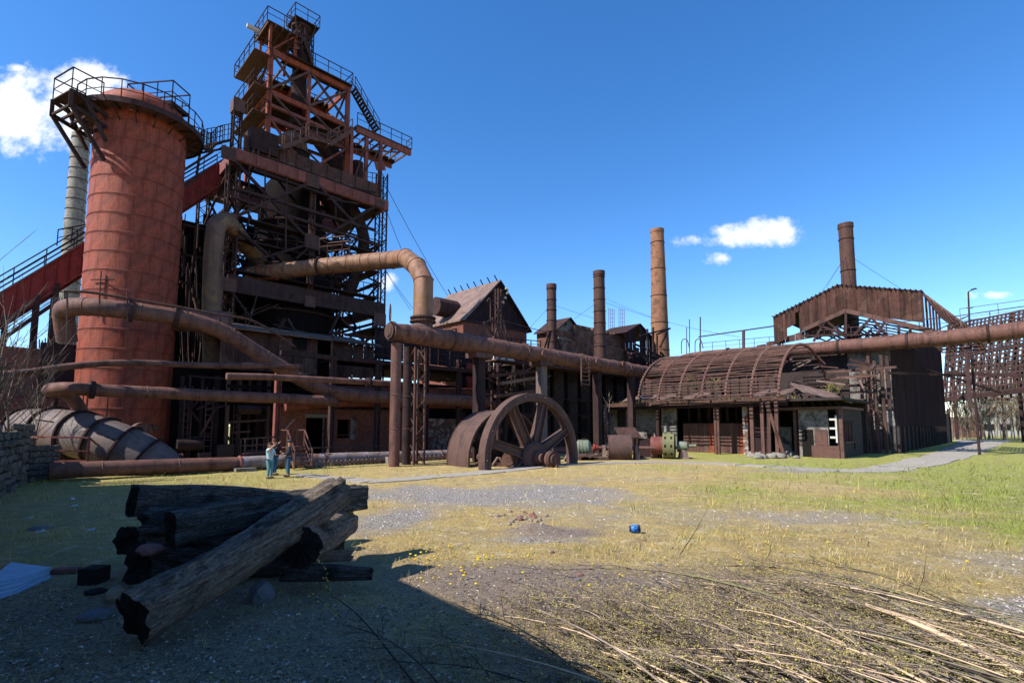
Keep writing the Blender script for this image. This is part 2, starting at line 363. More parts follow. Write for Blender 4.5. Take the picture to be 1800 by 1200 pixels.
# ------------------------------------------------------------------ ground
def gmask(x, y):
    x = np.asarray(x, float); y = np.asarray(y, float)
    def ell(cx, cy, rx, ry, s=.6):
        w = fbm(x, y, .35, 4, 5) - .5
        d = np.sqrt(((x - cx) / rx) ** 2 + ((y - cy) / ry) ** 2) + w * 1.3
        return np.clip((1.05 - d) / s, 0, 1)
    n = fbm(x, y, .22, 5, 2); n2 = fbm(x, y, 1.1, 4, 9)
    green = np.clip((x - 4 + (n - .5) * 30) / 16, 0, 1) * np.clip((y - 7.5 + (n2 - .5) * 5) / 5, 0, 1)
    green = np.maximum(green, np.clip((n2 - .56) * 6, 0, 1) * .3)
    green = np.maximum(green, .5 * np.clip((-x - 5) / 6, 0, 1) * np.clip((y - 16) / 6, 0, 1))
    gravel = np.maximum.reduce([ell(3.5, 15, 6, 2.6) * .32, ell(10, 9.5, 5, 1.6) * .38, ell(-1.2, 19, 5.2, 3.8), ell(8, 14.5, 3, 1.2) * .5, ell(7.6, 7.0, 2.6, 1.5), ell(.5, 11.5, 2.0, .6) * .8, ell(-3.2, 14.5, 1.7, 2.5) * .9, ell(17, 29, 7, 1.2) * .8, ell(2, 24, 6, 1.5) * .35])
    dirt = np.maximum.reduce([ell(.6, 8.4, 4.4, 2.0), ell(3.5, 5.5, 3.5, 1.8), ell(.8, 12.2, 1.6, .7), ell(-4.5, 6.5, 7, 4.2) * .68])
    gravel = np.clip(gravel + (n2 - .5) * .5 * (gravel > 0), 0, 1); dirt = np.clip(dirt, 0, 1)
    return np.clip(green, 0, 1) * (1 - dirt * .7), gravel, dirt
def gheight(x, y):
    x = np.asarray(x, float); y = np.asarray(y, float)
    f = np.exp(-((y - 6) / 26) ** 2)
    h = (fbm(x, y, .3, 3, 1) - .5) * .10 * f + (fbm(x, y, 2.2, 3, 4) - .5) * .05 * f + (fbm(x, y, 9, 2, 6) - .5) * .03 * np.exp(-((y - 5) / 8) ** 2)
    h = h + .22 * np.exp(-(((x - .55) / .55) ** 2 + ((y - 12.3) / .35) ** 2)) + .12 * np.exp(-(((x - 3.9) / .6) ** 2 + ((y - 11.3) / .3) ** 2))
    return h
def gz(x, y): return float(gheight(x, y))
def build_ground():
    def ax(lo, hi, step, far): 
        a = list(np.arange(lo, hi + 1e-6, step)); s = step; l, h = lo, hi
        while h < far: s *= 1.5; h += s; a.append(h)
        s = step
        while l > -far: s *= 1.5; l -= s; a.insert(0, l)
        return np.array(a)
    xs = ax(-14, 24, .16, 2500); ys = ax(2.6, 34, .16, 2500)
    X, Y = np.meshgrid(xs, ys, indexing='ij'); Z = gheight(X, Y)
    nx, ny = X.shape; co = np.stack([X, Y, Z], -1).reshape(-1, 3)
    i = np.arange(nx - 1)[:, None] * ny + np.arange(ny - 1)[None, :]
    f = np.stack([i, i + ny, i + ny + 1, i + 1], -1).reshape(-1, 4)
    me = np_mesh('ground', co, f); me.polygons.foreach_set('use_smooth', [True] * len(f))
    g, gr, d = gmask(X, Y); ca = me.color_attributes.new('cover', 'FLOAT_COLOR', 'POINT')
    ca.data.foreach_set('color', np.stack([g, gr, d, np.ones_like(g)], -1).astype('f').ravel())
    a = NM('yard_ground'); at = a.n('ShaderNodeAttribute'); at.attribute_name = 'cover'; sp = a.n('ShaderNodeSeparateColor'); a.l(at.outputs['Color'], sp.inputs[0])
    f1 = a.noise(1.6, 8, .75); f2 = a.noise(18, 6, .8); f3 = a.noise(90, 4, .8); f0 = a.noise(.25, 5, .6); vo = a.n('ShaderNodeTexVoronoi'); vo.inputs['Scale'].default_value = 22; a.l(a.tc.outputs['Object'], vo.inputs['Vector'])
    vo2 = a.n('ShaderNodeTexVoronoi'); vo2.inputs['Scale'].default_value = 9; a.l(a.tc.outputs['Object'], vo2.inputs['Vector'])
    dry = a.ramp(f2, [(.32, srgb('#7d683f')), (.48, srgb('#ac9460')), (.64, srgb('#cdb784'))])
    dry = a.mix(a.ramp(f0, [(.42, 0.), (.6, .55)]), dry, a.ramp(f2, [(.35, srgb('#8a6f3f')), (.6, srgb('#c4a558'))]))
    gre = a.ramp(f2, [(.32, srgb('#5c6624')), (.5, srgb('#8f933c')), (.66, srgb('#b3ab54'))])
    def th(v, k=.5, w=.12): # noisy threshold of a mask
        return a.ramp(a.math('ADD', v, a.math('MULTIPLY', a.math('SUBTRACT', f1, .5), 1.1)), [(k - w, 0.), (k + w, 1.)])
    c = a.mix(th(sp.outputs[0], .5, .32), dry, gre)
    c = a.mix(a.ramp(a.noise(1.1, 5, .7), [(.46, 0.), (.6, .6)]), c, a.ramp(f2, [(.35, srgb('#7b6a4c')), (.6, srgb('#9a8668'))]))
    c = a.mix(a.ramp(a.noise(3.2, 6, .75), [(.55, 0.), (.66, .7)]), c, a.ramp(f2, [(.35, srgb('#5d6330')), (.6, srgb('#9a9a50'))]))
    c = a.mix(a.ramp(a.noise(2.3, 6, .75), [(.36, .6), (.46, 0.)]), c, srgb('#cfc09a'))
    gra = a.ramp(vo.outputs['Distance'], [(.0, srgb('#9b938c')), (.35, srgb('#b0a8a0')), (.75, srgb('#6a625c'))])
    gra = a.mix(.18, gra, vo.outputs['Color'], 'SOFT_LIGHT')
    gra = a.mix(a.ramp(f3, [(.4, 0.), (.7, .5)]), gra, srgb('#5c5652'))
    c = a.mix(th(sp.outputs[1], .5, .36), c, gra)
    soil = a.ramp(f2, [(.3, srgb('#574a40')), (.5, srgb('#85756a')), (.68, srgb('#ab9a86'))])
    c = a.mix(th(sp.outputs[2], .52, .42), c, soil)
    c = a.mix(a.ramp(f3, [(.3, .55), (.5, 0.)]), c, srgb('#3f3626'))
    c = a.mix(a.ramp(a.noise(5, 6, .8), [(.56, 0.), (.68, .5)]), c, srgb('#5c5238'))
    a.bump(a.math('ADD', a.math('MULTIPLY', f2, 1.0), a.math('ADD', a.math('MULTIPLY', f3, .6), a.math('MULTIPLY', vo2.outputs['Distance'], .3))), .9, .05)
    me.materials.append(a.done(c, .95))
    o = bpy.data.objects.new('ground', me); col.objects.link(o); o['kind'] = 'structure'
def np_mesh(name, co, f):
    me = bpy.data.meshes.new(name); nf, k = f.shape
    me.vertices.add(len(co)); me.vertices.foreach_set('co', co.astype('f').ravel())
    me.loops.add(nf * k); me.loops.foreach_set('vertex_index', f.astype('i').ravel())
    me.polygons.add(nf); me.polygons.foreach_set('loop_start', np.arange(0, nf * k, k, dtype='i'))
    try: me.polygons.foreach_set('loop_total', np.full(nf, k, dtype='i'))
    except Exception: pass
    me.update(calc_edges=True); return me
def scatter(name, tv, tf, pos, scale, rz, mat, tilt=None, kind='stuff', vcol=None, parent=None):
    """one joined mesh: template (tv, tf) copied to pos with anisotropic scale, turn and tilt"""
    n = len(pos); tv = np.asarray(tv, float); tf = np.asarray(tf, int); sc3 = scale if scale.ndim == 2 else np.repeat(scale[:, None], 3, 1)
    v = tv[None] * sc3[:, None, :]
    if tilt is not None:
        ct, st = np.cos(tilt)[:, None], np.sin(tilt)[:, None]; y = v[..., 1] * ct - v[..., 2] * st; z = v[..., 1] * st + v[..., 2] * ct; v = np.stack([v[..., 0], y, z], -1)
    c, s = np.cos(rz)[:, None], np.sin(rz)[:, None]
    x = v[..., 0] * c - v[..., 1] * s; y = v[..., 0] * s + v[..., 1] * c
    v = np.stack([x, y, v[..., 2]], -1) + pos[:, None, :]
    f = tf[None] + (np.arange(n) * len(tv))[:, None, None]
    me = np_mesh(name, v.reshape(-1, 3), f.reshape(-1, tf.shape[1])); me.materials.append(mat)
    if vcol is not None:
        ca = me.color_attributes.new('tint', 'FLOAT_COLOR', 'POINT'); cc = np.repeat(np.concatenate([vcol, np.ones((n, 1))], 1)[:, None], len(tv), 1); ca.data.foreach_set('color', cc.astype('f').ravel())
    o = bpy.data.objects.new(name, me); col.objects.link(o)
    if kind: o['kind'] = kind
    return o
def tint_mat(name, rough=.8, trans=0.):
    a = NM(name); at = a.n('ShaderNodeAttribute'); at.attribute_name = 'tint'
    m = a.done(at.outputs['Color'], rough)
    if trans:
        t = a.n('ShaderNodeBsdfTranslucent'); a.l(at.outputs['Color'], t.inputs[0]); mx = a.n('ShaderNodeMixShader'); mx.inputs[0].default_value = trans
        a.l(a.b.outputs[0], mx.inputs[1]); a.l(t.outputs[0], mx.inputs[2]); o = [n for n in a.t.nodes if n.type == 'OUTPUT_MATERIAL'][0]; a.l(mx.outputs[0], o.inputs[0])
    return m
build_ground()
# path of concrete slabs
PATHPX = [(520, 834, 1.1), (600, 841, 1.3), (660, 846, 1.5), (760, 838, 1.5), (850, 831, 1.5), (930, 822, 1.4), (1000, 816.5, 1.4), (1100, 813, 1.4), (1200, 812.5, 1.5), (1300, 817, 1.6), (1400, 823, 1.8), (1500, 829, 1.9), (1560, 824, 2.2), (1640, 808, 2.8), (1700, 789, 3.6), (1722, 778, 5), (1726, 773, 8)]
def build_path():
    pts = [G(a, b) for a, b, _ in PATHPX]; cen = smoothpath(pts, 8); n = len(cen)
    ws = [w for _, _, w in PATHPX]; m = MB(); rows = []
    pm = bpy.data.objects.new('path', None); col.objects.link(pm); pm['kind'] = 'structure'; pm['org'] = (0, 0, 0)
    s = 0; last = 0; cum = [0]
    for i in range(1, n): cum.append(cum[-1] + (cen[i] - cen[i - 1]).length)
    def at(d):
        d = max(0, min(d, cum[-1])); i = max(1, next((j for j in range(n) if cum[j] >= d), n - 1)); t = (d - cum[i - 1]) / max(cum[i] - cum[i - 1], 1e-6)
        p = cen[i - 1].lerp(cen[i], t); tg = (cen[i] - cen[i - 1]).normalized(); w = ws[min(int((i - 1 + t) / 8), len(ws) - 2)] ; w2 = ws[min(int((i - 1 + t) / 8) + 1, len(ws) - 1)]
        fr = ((i - 1 + t) / 8) % 1; return p, tg, w + (w2 - w) * fr
    d = 0; L_ = cum[-1]; k = 0
    while d < L_ - .5:
        ln = 1.9 if d < 46 else 4.5
        a, ta, wa = at(d + .03); b, tb, wb = at(min(d + ln - .03, L_)); 
        na = V((-ta.y, ta.x, 0)) * wa / 2; nb = V((-tb.y, tb.x, 0)) * wb / 2; j = R.uniform(-.08, .08)
        z0 = [max(gz(q.x, q.y), -.05) + .03 + R.uniform(-.015, .03) for q in (a, b)]
        mm = MB(); lo = UP * -.2; A = [a - na * (1 + j), b - nb * (1 + j), b + nb * (1 - j), a + na * (1 - j)]; zz = [z0[0], z0[1], z0[1], z0[0]]
        if R.random() < .35: q = R.choice([0, 1, 2, 3]); A[q] = A[q].lerp((A[0] + A[2]) / 2, .18)
        mm.hexa([p + lo for p in A] + [p + UP * z for p, z in zip(A, zz)]); mm.build('slab', MT['path'], pm)
        d += ln; k += 1
build_path()
# ------------------------------------------------------------------ grass, litter, gravel
def build_cover():
    rs = np.random.RandomState(11)
    # blades: sampled so that the density on screen stays about even
    N = 150000
    Y = 1 / (rs.rand(N) * (1 / 3.6 - 1 / 34) + 1 / 34); X = (rs.rand(N) * 2.1 - 1.05) * Y
    g, gr, d = gmask(X, Y); keep = rs.rand(N) < np.clip(.35 + g * .65 - gr * .8 - d * .55 + (fbm(X, Y, .9, 3, 12) - .5) * 1.1, .03, 1)
    X, Y, g, gr, d = X[keep], Y[keep], g[keep], gr[keep], d[keep]; n = len(X)
    tv = [(-.5, 0, 0), (.5, 0, 0), (-.28, .3, .6), (.3, .32, .6), (0, .9, 1)]; tf = [(0, 1, 3, 2), (2, 3, 4, 4)]
    tv = [(-.5, 0, 0), (.5, 0, 0), (.1, .75, .95), (-.1, .75, .95)]; tf = [(0, 1, 2, 3)]
    h = (.025 + rs.rand(n) * .05) * (1 + g * .6) * np.clip(Y / 9, .8, 1.4); w = (.004 + rs.rand(n) * .004) * np.clip(Y / 6, .8, 5)
    clump = fbm(X, Y, 1.7, 4, 31); h = h * (.6 + 1.6 * np.clip((clump - .45) * 4, 0, 1)) * np.where(rs.rand(n) < .04, 2.2, 1)
    t = np.clip(g + (rs.rand(n) - .5) * .5 + (fbm(X, Y, .7, 3, 8) - .5) * .8, 0, 1)[:, None]
    c = np.array(srgb('#c6ac70'))[None] * (1 - t) + np.array(srgb('#83913a'))[None] * t; c = c * (.55 + rs.rand(n, 1) * .7)
    scatter('grass', tv, tf, np.stack([X, Y, gheight(X, Y) - .003], -1), np.stack([w, h, h], -1), rs.rand(n) * 6.28, tint_mat('grass_blades', .7, .3), vcol=c)
    # fallen leaves and bits of straw in the foreground
    N = 70000
    Y = 1 / (rs.rand(N) * (1 / 3.4 - 1 / 15) + 1 / 15); X = (rs.rand(N) * 2.1 - 1.05) * Y
    g, gr, d = gmask(X, Y); keep = rs.rand(N) < np.clip(.15 + d * .9 + (fbm(X, Y, 1.5, 3, 20) - .5) * 1.2, 0, 1); X, Y = X[keep], Y[keep]; n = len(X)
    tv = [(-.5, -.3, 0), (.5, -.25, .12), (.45, .3, 0), (-.4, .28, .15)]; tf = [(0, 1, 2, 3)]
    s = (.015 + rs.rand(n) ** 3 * .045); c = np.array([srgb(q) for q in ('#8d7c6a', '#6d5a49', '#978773', '#5a4c42', '#a39271', '#75675a')])[rs.randint(0, 6, n)] * (.6 + rs.rand(n, 1) * .6)
    scatter('leaf_litter', tv, tf, np.stack([X, Y, gheight(X, Y) + .006 + rs.rand(n) * .012], -1), np.stack([s, s * (.3 + rs.rand(n) * .7), s], -1), rs.rand(n) * 6.28, tint_mat('dead_leaves', .8), tilt=(rs.rand(n) - .5) * 1.2, vcol=c)
    # gravel
    N = 60000
    Y = 1 / (rs.rand(N) * (1 / 3.5 - 1 / 26) + 1 / 26); X = (rs.rand(N) * 2.1 - 1.05) * Y
    g, gr, d = gmask(X, Y); keep = rs.rand(N) < np.clip(gr * 1.2 + d * .18 + .006, 0, 1); X, Y = X[keep], Y[keep]; n = len(X)
    tv = [(-.5, -.4, -.2), (.45, -.5, -.2), (.5, .45, -.2), (-.4, .5, -.2), (-.25, -.2, .4), (.3, -.25, .32), (.22, .25, .45), (-.28, .22, .3)]
    tf = [(4, 5, 6, 7), (0, 1, 5, 4), (1, 2, 6, 5), (2, 3, 7, 6), (3, 0, 4, 7)]
    s = (.012 + rs.rand(n) ** 3 * .035) * np.clip(Y / 10, 1, 1.8); c = np.array(srgb('#a0978f'))[None] * (.5 + rs.rand(n, 1) * .8) * (1 + (rs.rand(n, 3) - .5) * .08)
    scatter('gravel', tv, tf, np.stack([X, Y, gheight(X, Y) + s * .1], -1), np.stack([s, s * .8, s * .7], -1), rs.rand(n) * 6.28, tint_mat('gravel_stones', .9), vcol=c)
build_cover()
# ------------------------------------------------------------------ red stove tower
def ab(p): return p.dot(E1), -p.dot(E2)
TC = V((-24.4, 32.2, 0)); TR = 2.47
def build_tower():
    t = thing('stove_tower', 'tall brick red riveted steel cylinder with railed ring platform round its domed top', 'tower', TC)
    zt = 22.5; H = 1.18; n = 9
    MB().lathe(TC, UP, [(0, TR - .03), (zt, TR - .03)], 48).build('shell_core', MT['redbeam'], t, True)
    # curved plates, every one a piece
    m = MB(); da = 2 * pi / n; g = .003; rows = []
    for r, z in ((TR - .03, .006), (TR, .006), (TR, H - .006), (TR - .03, H - .006)):
        rows.append([V((cos(a) * r, sin(a) * r, z)) for a in [g + (da - 2 * g) * i / 8 for i in range(9)]])
    m.grid(rows); plate = m.mesh('plate', MT['red'], 30)
    for k in range(int(zt / H)):
        for j in range(n): piece(plate, 'plate', t, Matrix.Translation(TC + UP * (k * H)) @ Matrix.Rotation(j * da + (k % 2) * da * .5 + R.uniform(-.1, .1) * (1 if k % 2 else 0) * 0 + k * .11, 4, 'Z'))
    for k in range(1, int(zt / H)): MB().ring(TC + UP * (k * H), TR + .005, UP, .022, 48, 4).build('seam', MT['redbeam'], t)
    zt = int(zt / H) * H
    MB().lathe(TC, UP, [(zt, TR), (zt + .25, TR + .02), (zt + .7, TR - .12), (zt + 1.15, TR - .6), (zt + 1.42, TR - 1.3), (zt + 1.5, 0)], 40).build('dome', MT['red'], t, 40)
    rv = MB()
    for k in range(1, int(zt / H) + 1):
        for i in range(150):
            a_ = 2 * pi * i / 150; d_ = V((cos(a_), sin(a_), 0))
            if d_.dot(V((.6, -.8, 0))) < -.2: continue
            rv.box(TC + d_ * (TR + .012) + UP * (k * H - .07), .035, .035, .035)
    rv.build('rivet_rows', MT['red'], t, kind='stuff')
    # ring platform: deck, brackets, railing
    zp = zt - .55; ro = TR + .95
    d = MB().lathe(TC, UP, [(zp, TR + .02), (zp, ro), (zp + .06, ro), (zp + .06, TR + .02)], 40).build('ring_deck', MT['rust'], t)
    MB().lathe(TC, UP, [(zp - .16, ro - .02), (zp + .2, ro + .02), (zp + .2, ro + .05), (zp - .16, ro + .05)], 40).build('toe_board', MT['dark'], d)
    m = MB(); nn = 20
    rp = [TC + V((cos(2 * pi * i / nn), sin(2 * pi * i / nn), 0)) * ro + UP * (zp + .05) for i in range(nn)]
    m.rail(rp, 1.25, 9, .05, closed=True); m.build('ring_railing', MT['dark'], t)
    for i in range(18):
        a = 2 * pi * i / 18; q = V((cos(a), sin(a), 0)); m = MB()
        m.beam(TC + q * (TR) + UP * (zp - .05), TC + q * (ro) + UP * (zp - .05), .07, .1); m.beam(TC + q * TR + UP * (zp - .75), TC + q * (ro - .1) + UP * (zp - .08), .06); m.build('bracket', MT['dark'], t)
    # gantry hanging out to the left
    L0 = -E1 * .9 - E2 * .3; L0.normalize(); side = V((-L0.y, L0.x, 0))
    gp = [TC + L0 * d + side * s for d, s in ((TR + .3, -1.1), (4.3, -1.1), (4.3, 1.1), (TR + .3, 1.1))]
    m = MB(); zg = zp - .1; m.hexa([p + UP * (zg) for p in gp] + [p + UP * (zg + .07) for p in gp]); gd = m.build('gantry_deck', MT['dark'], t)
    for s in (-1.1, 1.1):
        for a, b in (((TR, zg - 3.4), (4.3, zg - .9)), ((TR, zg - 1.3), (4.3, zg - .9)), ((TR, zg - 2.2), (3.6, zg - .1)), ((4.3, zg - 1.0), (4.3, zg)), ((TR, zg - .6), (4.3, zg - .05))):
            bpart(t, 'gantry_brace', MT['dark'], TC + L0 * a[0] + side * s + UP * a[1], TC + L0 * b[0] + side * s + UP * b[1], .16, .2)
    for q in range(5): bpart(t, 'gantry_joist', MT['dark'], TC + L0 * (2.6 + q * .42) - side * 1.1 + UP * (zg - .9 + (4 - q) * -.1), TC + L0 * (2.6 + q * .42) + side * 1.1 + UP * (zg - .9 + (4 - q) * -.1), .1, .14)
    MB().rail([p + UP * zg for p in gp], 1.35, 1.6, .055).build('gantry_railing', MT['dark'], t)
    # raised service platform on the dome
    c = TC + UP * (zt + 1.0); u = V((.92, -.1, 0)).normalized(); w = V((.1, .92, 0)).normalized(); m = MB()
    pp = [c + u * a + w * b for a, b in ((-.9, -.4), (2.35, -.4), (2.35, 1.1), (-.9, 1.1))]
    m.hexa([p - UP * .06 for p in pp] + [p + UP * .02 for p in pp]); m.beam(pp[0], pp[1], .12, .25); m.beam(pp[1], pp[2], .1, .22); sp_ = m.build('service_deck', MT['dark'], t)
    MB().rail(pp, 1.5, 1.2, .06, closed=True).build('service_railing', MT['dark'], t)
    for p in pp: bpart(t, 'post', MT['dark'], p - UP * 1.2, p, .1)
    # walkway rail from ring to furnace, two small valve boxes
    a = FP(322, 262, -42.5); b = FP(398, 262, -43)
    # ladder on the shaded side
    m = MB(); q = V((.35, -.94, 0)).normalized(); qs = V((-q.y, q.x, 0))
    # (handholds and pipe stubs low down)
    for ang, z, r, ln in ((-35, 2.2, .5, .7), (20, 9.4, .75, 3.2), (-60, 6.2, .12, .5), (-20, 2.4, .16, .5)):
        d = V((cos(radians(ang)), sin(radians(ang)), 0)); MB().tube([TC + d * (TR - .1) + UP * z, TC + d * (TR + ln) + UP * z], r, 20).build('nozzle', MT['pipe'], t, 40)
    for z in (3.4, 11.1):
        bpart(t, 'rod', MT['dark'], TC + V((-.5, -TR - .1, z)), TC + V((.9, -TR - .1, z)), .05)
    for z0, z1, ang in ((2.9, 4.4, -100), (8.8, 11.6, -88), (2.9, 4.6, -70)):
        d = V((cos(radians(ang)), sin(radians(ang)), 0)); bpart(t, 'rod', MT['rust'], TC + d * (TR + .12) + UP * z0, TC + d * (TR + .12) + UP * z1, .06)
    return t
build_tower()
def build_tower_bridge():
    t = thing('steel_walkway', 'curved dark railed footbridge from the red tower top to the furnace', 'footbridge', FP(350, 262, -41)) 
    for pts, w in (([(322, 250, -40.2), (345, 258, -40.6), (358, 262, -41.0), (372, 252, -41.5), (398, 246, -42)], .9),):
        c = smoothpath([FP(*p) for p in pts], 4); A = []; B = []
        for i, p in enumerate(c):
            tg = (c[min(i + 1, len(c) - 1)] - c[max(i - 1, 0)]); tg.z = 0; tg.normalize(); s = V((-tg.y, tg.x, 0)); A.append(p + s * w / 2); B.append(p - s * w / 2)
        m = MB(); m.grid([A, B]); m.grid([[p - UP * .25 for p in A], A]); m.grid([[p - UP * .25 for p in B], B]); m.build('deck', MT['dark'], t)
        MB().rail(A, 1.2, 2, .05, 2).build('railing', MT['dark'], t); MB().rail(B, 1.2, 2, .05, 2).build('railing', MT['dark'], t)
    for a, b in (((322, 300), (372, 268)), ((322, 275), (390, 262)), ((345, 312), (352, 265)), ((322, 330), (360, 300))):
        bpart(t, 'brace', MT['dark'], FP(*a, -40.6), FP(*b, -41.4), .14)
build_tower_bridge()
# ------------------------------------------------------------------ skip incline
def build_skip():
    k0, k1 = -45.0, -47.2
    o = FP(0, 560, k0); t = thing('skip_incline', 'bright red steel incline bridge with railings climbing behind the red tower', 'conveyor bridge', o)
    lo = FP(-110, 610, k0); hi = FP(394, 300, k0); ln = hi - lo
    for dz, w, h, mt in ((0, .12, 1.5, 'skip'),):
        for k in (k0, k1):
            a = W(*[lo.dot(E1), k], lo.z); b = W(hi.dot(E1), k, hi.z)
            bpart(t, 'girder', MT[mt], a, b, .2, 1.5); bpart(t, 'flange', MT['redbeam'], a + UP * 1.0, b + UP * 1.0, .35, .1)
            for q in range(24): f = q / 24; p = a.lerp(b, f); bpart(t, 'stiffener', MT['skip'], p + V((S2, -S2, 0)) * .14 - UP * .95, p + V((S2, -S2, 0)) * .14 + UP * 1.0, .08)
            MB().rail([a + UP * 1.05, b + UP * 1.05], 1.15, 2.2, .06, 2).build('railing', MT['dark'], t)
    d = ln.normalized(); nst = 46
    tread = MB().box((0, 0, 0), 2.1, .28, .05).mesh('tread', MT['dark'])
    for q in range(nst):
        p = lo.lerp(hi, (q + .5) / nst); c = W(p.dot(E1), (k0 + k1) / 2, p.z + .4)
        piece(tread, 'tread', t, frame(c, E2, -E1, UP))
    for px, yb in ((60, 590), (5, 610), (95, 560), (-40, 640)):
        p = FP(px, yb, k0); i = (p.dot(E1) - lo.dot(E1)) / (hi.dot(E1) - lo.dot(E1)); top = lo.lerp(hi, i)
        for k in (k0, k1): bpart(t, 'trestle_leg', MT['dark'], W(p.dot(E1), k, 0), W(p.dot(E1), k, top.z - .7), .3)
        bpart(t, 'trestle_tie', MT['dark'], W(p.dot(E1), k0, top.z * .5), W(p.dot(E1), k1, top.z * .8), .15)
    # lower walkway beside it
    a = FP(-60, 640, -43.6); b = FP(100, 530, -43.6); bpart(t, 'walkway', MT['dark'], a, b, .9, .15); MB().rail([a, b], 1.1, 1.3, .06, 3).build('walkway_railing', MT['dark'], t)
    # flat landing where the incline meets the red tower
    p = FP(120, 440, -44.6); MB().rail([FP(100, 432, -44.6), FP(150, 422, -44.6)], 1.1, .8, .06).build('landing_railing', MT['dark'], t)
build_skip()
# ------------------------------------------------------------------ blast furnace
def corner(px, k): # plant coordinate a of a column seen at px (near the horizon) in plane k
    return FP(px, 748, k).dot(E1)
FK, FB = -41.8, -50.0
A0, A1, AM = FP(400, 500, FK).dot(E1), FP(667, 500, FK).dot(E1), FP(548, 400, FK).dot(E1)
ZB = FP(400, 272, FK).z          # big red girder level
ZM = FP(400, 500, FK).z
def build_furnace():
    t = thing('blast_furnace', 'huge dark rusty blast furnace frame with cross braces, decks and a stepped top', 'blast furnace', W((A0 + A1) / 2, (FK + FB) / 2, 0))
    zg = ZB
    # lattice columns
    for a, k in ((A0, FK), (A1, FK), (A0, FB), (A1, FB)):
        MB().lattice(W(a, k, 0), W(a, k, zg - .5 if a != A1 else zg + 3.2), .75, .75, 34, .09).build('lattice_column', MT['dark'], t)
    MB().lattice(W(A0 + .1, FK - .1, zg + .4), W(A0 + .1, FK - .1, zg + 3.6), .55, .55, 6, .09).build('lattice_column', MT['dark'], t)
    MB().pbox(A0 - .3, A0 + .5, FK - .5, FK + .3, zg + 3.6, zg + 4.6).build('cap_box', MT['rust'], t)
    MB().lattice(W(AM, FK, ZM + .5), W(AM, FK, zg - .6), .3, .3, 26, .07).build('lattice_column', MT['rust'], t)
    MB().lattice(W(AM + 5.8, FB + 1, 4), W(AM + 5.8, FB + 1, zg - 4), .7, .7, 20, .09).build('lattice_column', MT['dark'], t)
    for a in (A0 + 3.5, A0 + 8.8, A1 - 3.5): bpart(t, 'column', MT['dark'], W(a, FK - 3.5, 0), W(a, FK - 3.5, ZM), .35)
    # girders
    for k in (FK, FB):
        bpart(t, 'main_girder', MT['redbeam'], W(A0 - .3, k + .45, zg), W(A1 + .4, k + .45, zg), .35, .95, i=False)
        bpart(t, 'parapet', MT['panel'], W(A0 + .6, k + .1, zg + 1.25), W(A1 - .1, k + .1, zg + 1.25), .06, 1.5)
        bpart(t, 'lower_girder', MT['dark'], W(A0 - .2, k + .5, ZM), W(A1 + .3, k + .5, ZM), .35, 1.3)
    for a, z in ((A0, zg), (A1, zg), (A0, ZM), (A1, ZM)): bpart(t, 'side_girder', MT['redbeam'], W(a, FK, z), W(a, FB, z), .4, .9)
    # girder plates
    pl = MB().box((0, 0, 0), 1.55, .05, .86).mesh('girder_plate', MT['redbeam'])
    x = A0 + .6
    while x < A1: piece(pl, 'girder_plate', t, frame(W(x, FK + .66, zg), E1, E2, UP)); x += 1.62
    pp = MB().box((0, 0, 0), 1.3, .05, 1.45).mesh('parapet_panel', MT['panel']); x = A0 + 1.3
    while x < A1 - .5: piece(pp, 'parapet_panel', t, frame(W(x, FK + .17, zg + 1.25), E1, E2, UP)); x += 1.34
    for px, py, s in ((402, 270, 1.0), (550, 318, 1.1), (668, 356, .9), (548, 425, 1.2), (402, 500, 1.0), (668, 562, 1.2), (402, 385, 1.), (545, 530, .9)):
        c = FP(px, py, FK + .72); MB().pbox(c.dot(E1) - s / 2, c.dot(E1) + s / 2, FK + .70, FK + .76, c.z - s / 2, c.z + s / 2).build('gusset_plate', MT['rust'], t)
    # diagonal braces as the photograph shows them
    def br(a, b, w=.2, mt='dark', k=FK + .6, k2=None): bpart(t, 'brace', MT[mt], FP(*a, k), FP(*b, k2 if k2 is not None else k), w)
    for a, b, w in (((410, 280), (546, 425), .2), ((405, 385), (548, 320), .22), ((556, 322), (630, 400), .2), ((553, 426), (664, 360), .22), ((405, 395), (482, 456), .2),
                    ((410, 330), (660, 405), .22), ((445, 298), (600, 352), .2), ((455, 455), (548, 428), .18), ((550, 428), (520, 455), .16), ((482, 300), (660, 338), .14),
                    ((405, 345), (665, 432), .18), ((500, 560), (470, 620), .24), ((506, 560), (540, 620), .16), ((470, 600), (402, 505), .14), ((600, 545), (560, 625), .16), ((600, 560), (665, 625), .16),
                    ((665, 580), (600, 640), .2), ((480, 570), (600, 600), .1), ((450, 600), (655, 612), .1)):
        br(a, b, w)
    for a, b in (((505, 255), (502, 440)), ((438, 290), (437, 395)), ((466, 300), (466, 360)), ((590, 350), (590, 388)), ((575, 350), (630, 358)), ((432, 540), (432, 590)), ((455, 505), (433, 590))): br(a, b, .1)
    # hidden bracing of the back frame and the sides, seen through the front
    for k in (FB, FB + 4):
        n = 4
        for lv in range(4):
            z0 = 1 + lv * (zg - 1) / 4; z1 = 1 + (lv + 1) * (zg - 1) / 4
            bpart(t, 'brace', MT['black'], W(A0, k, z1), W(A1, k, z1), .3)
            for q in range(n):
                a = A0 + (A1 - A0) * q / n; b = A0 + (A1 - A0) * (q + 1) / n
                bpart(t, 'brace', MT['black'], W(a, k, z0), W(b, k, z1), .16); bpart(t, 'brace', MT['black'], W(b, k, z0), W(a, k, z1), .16)
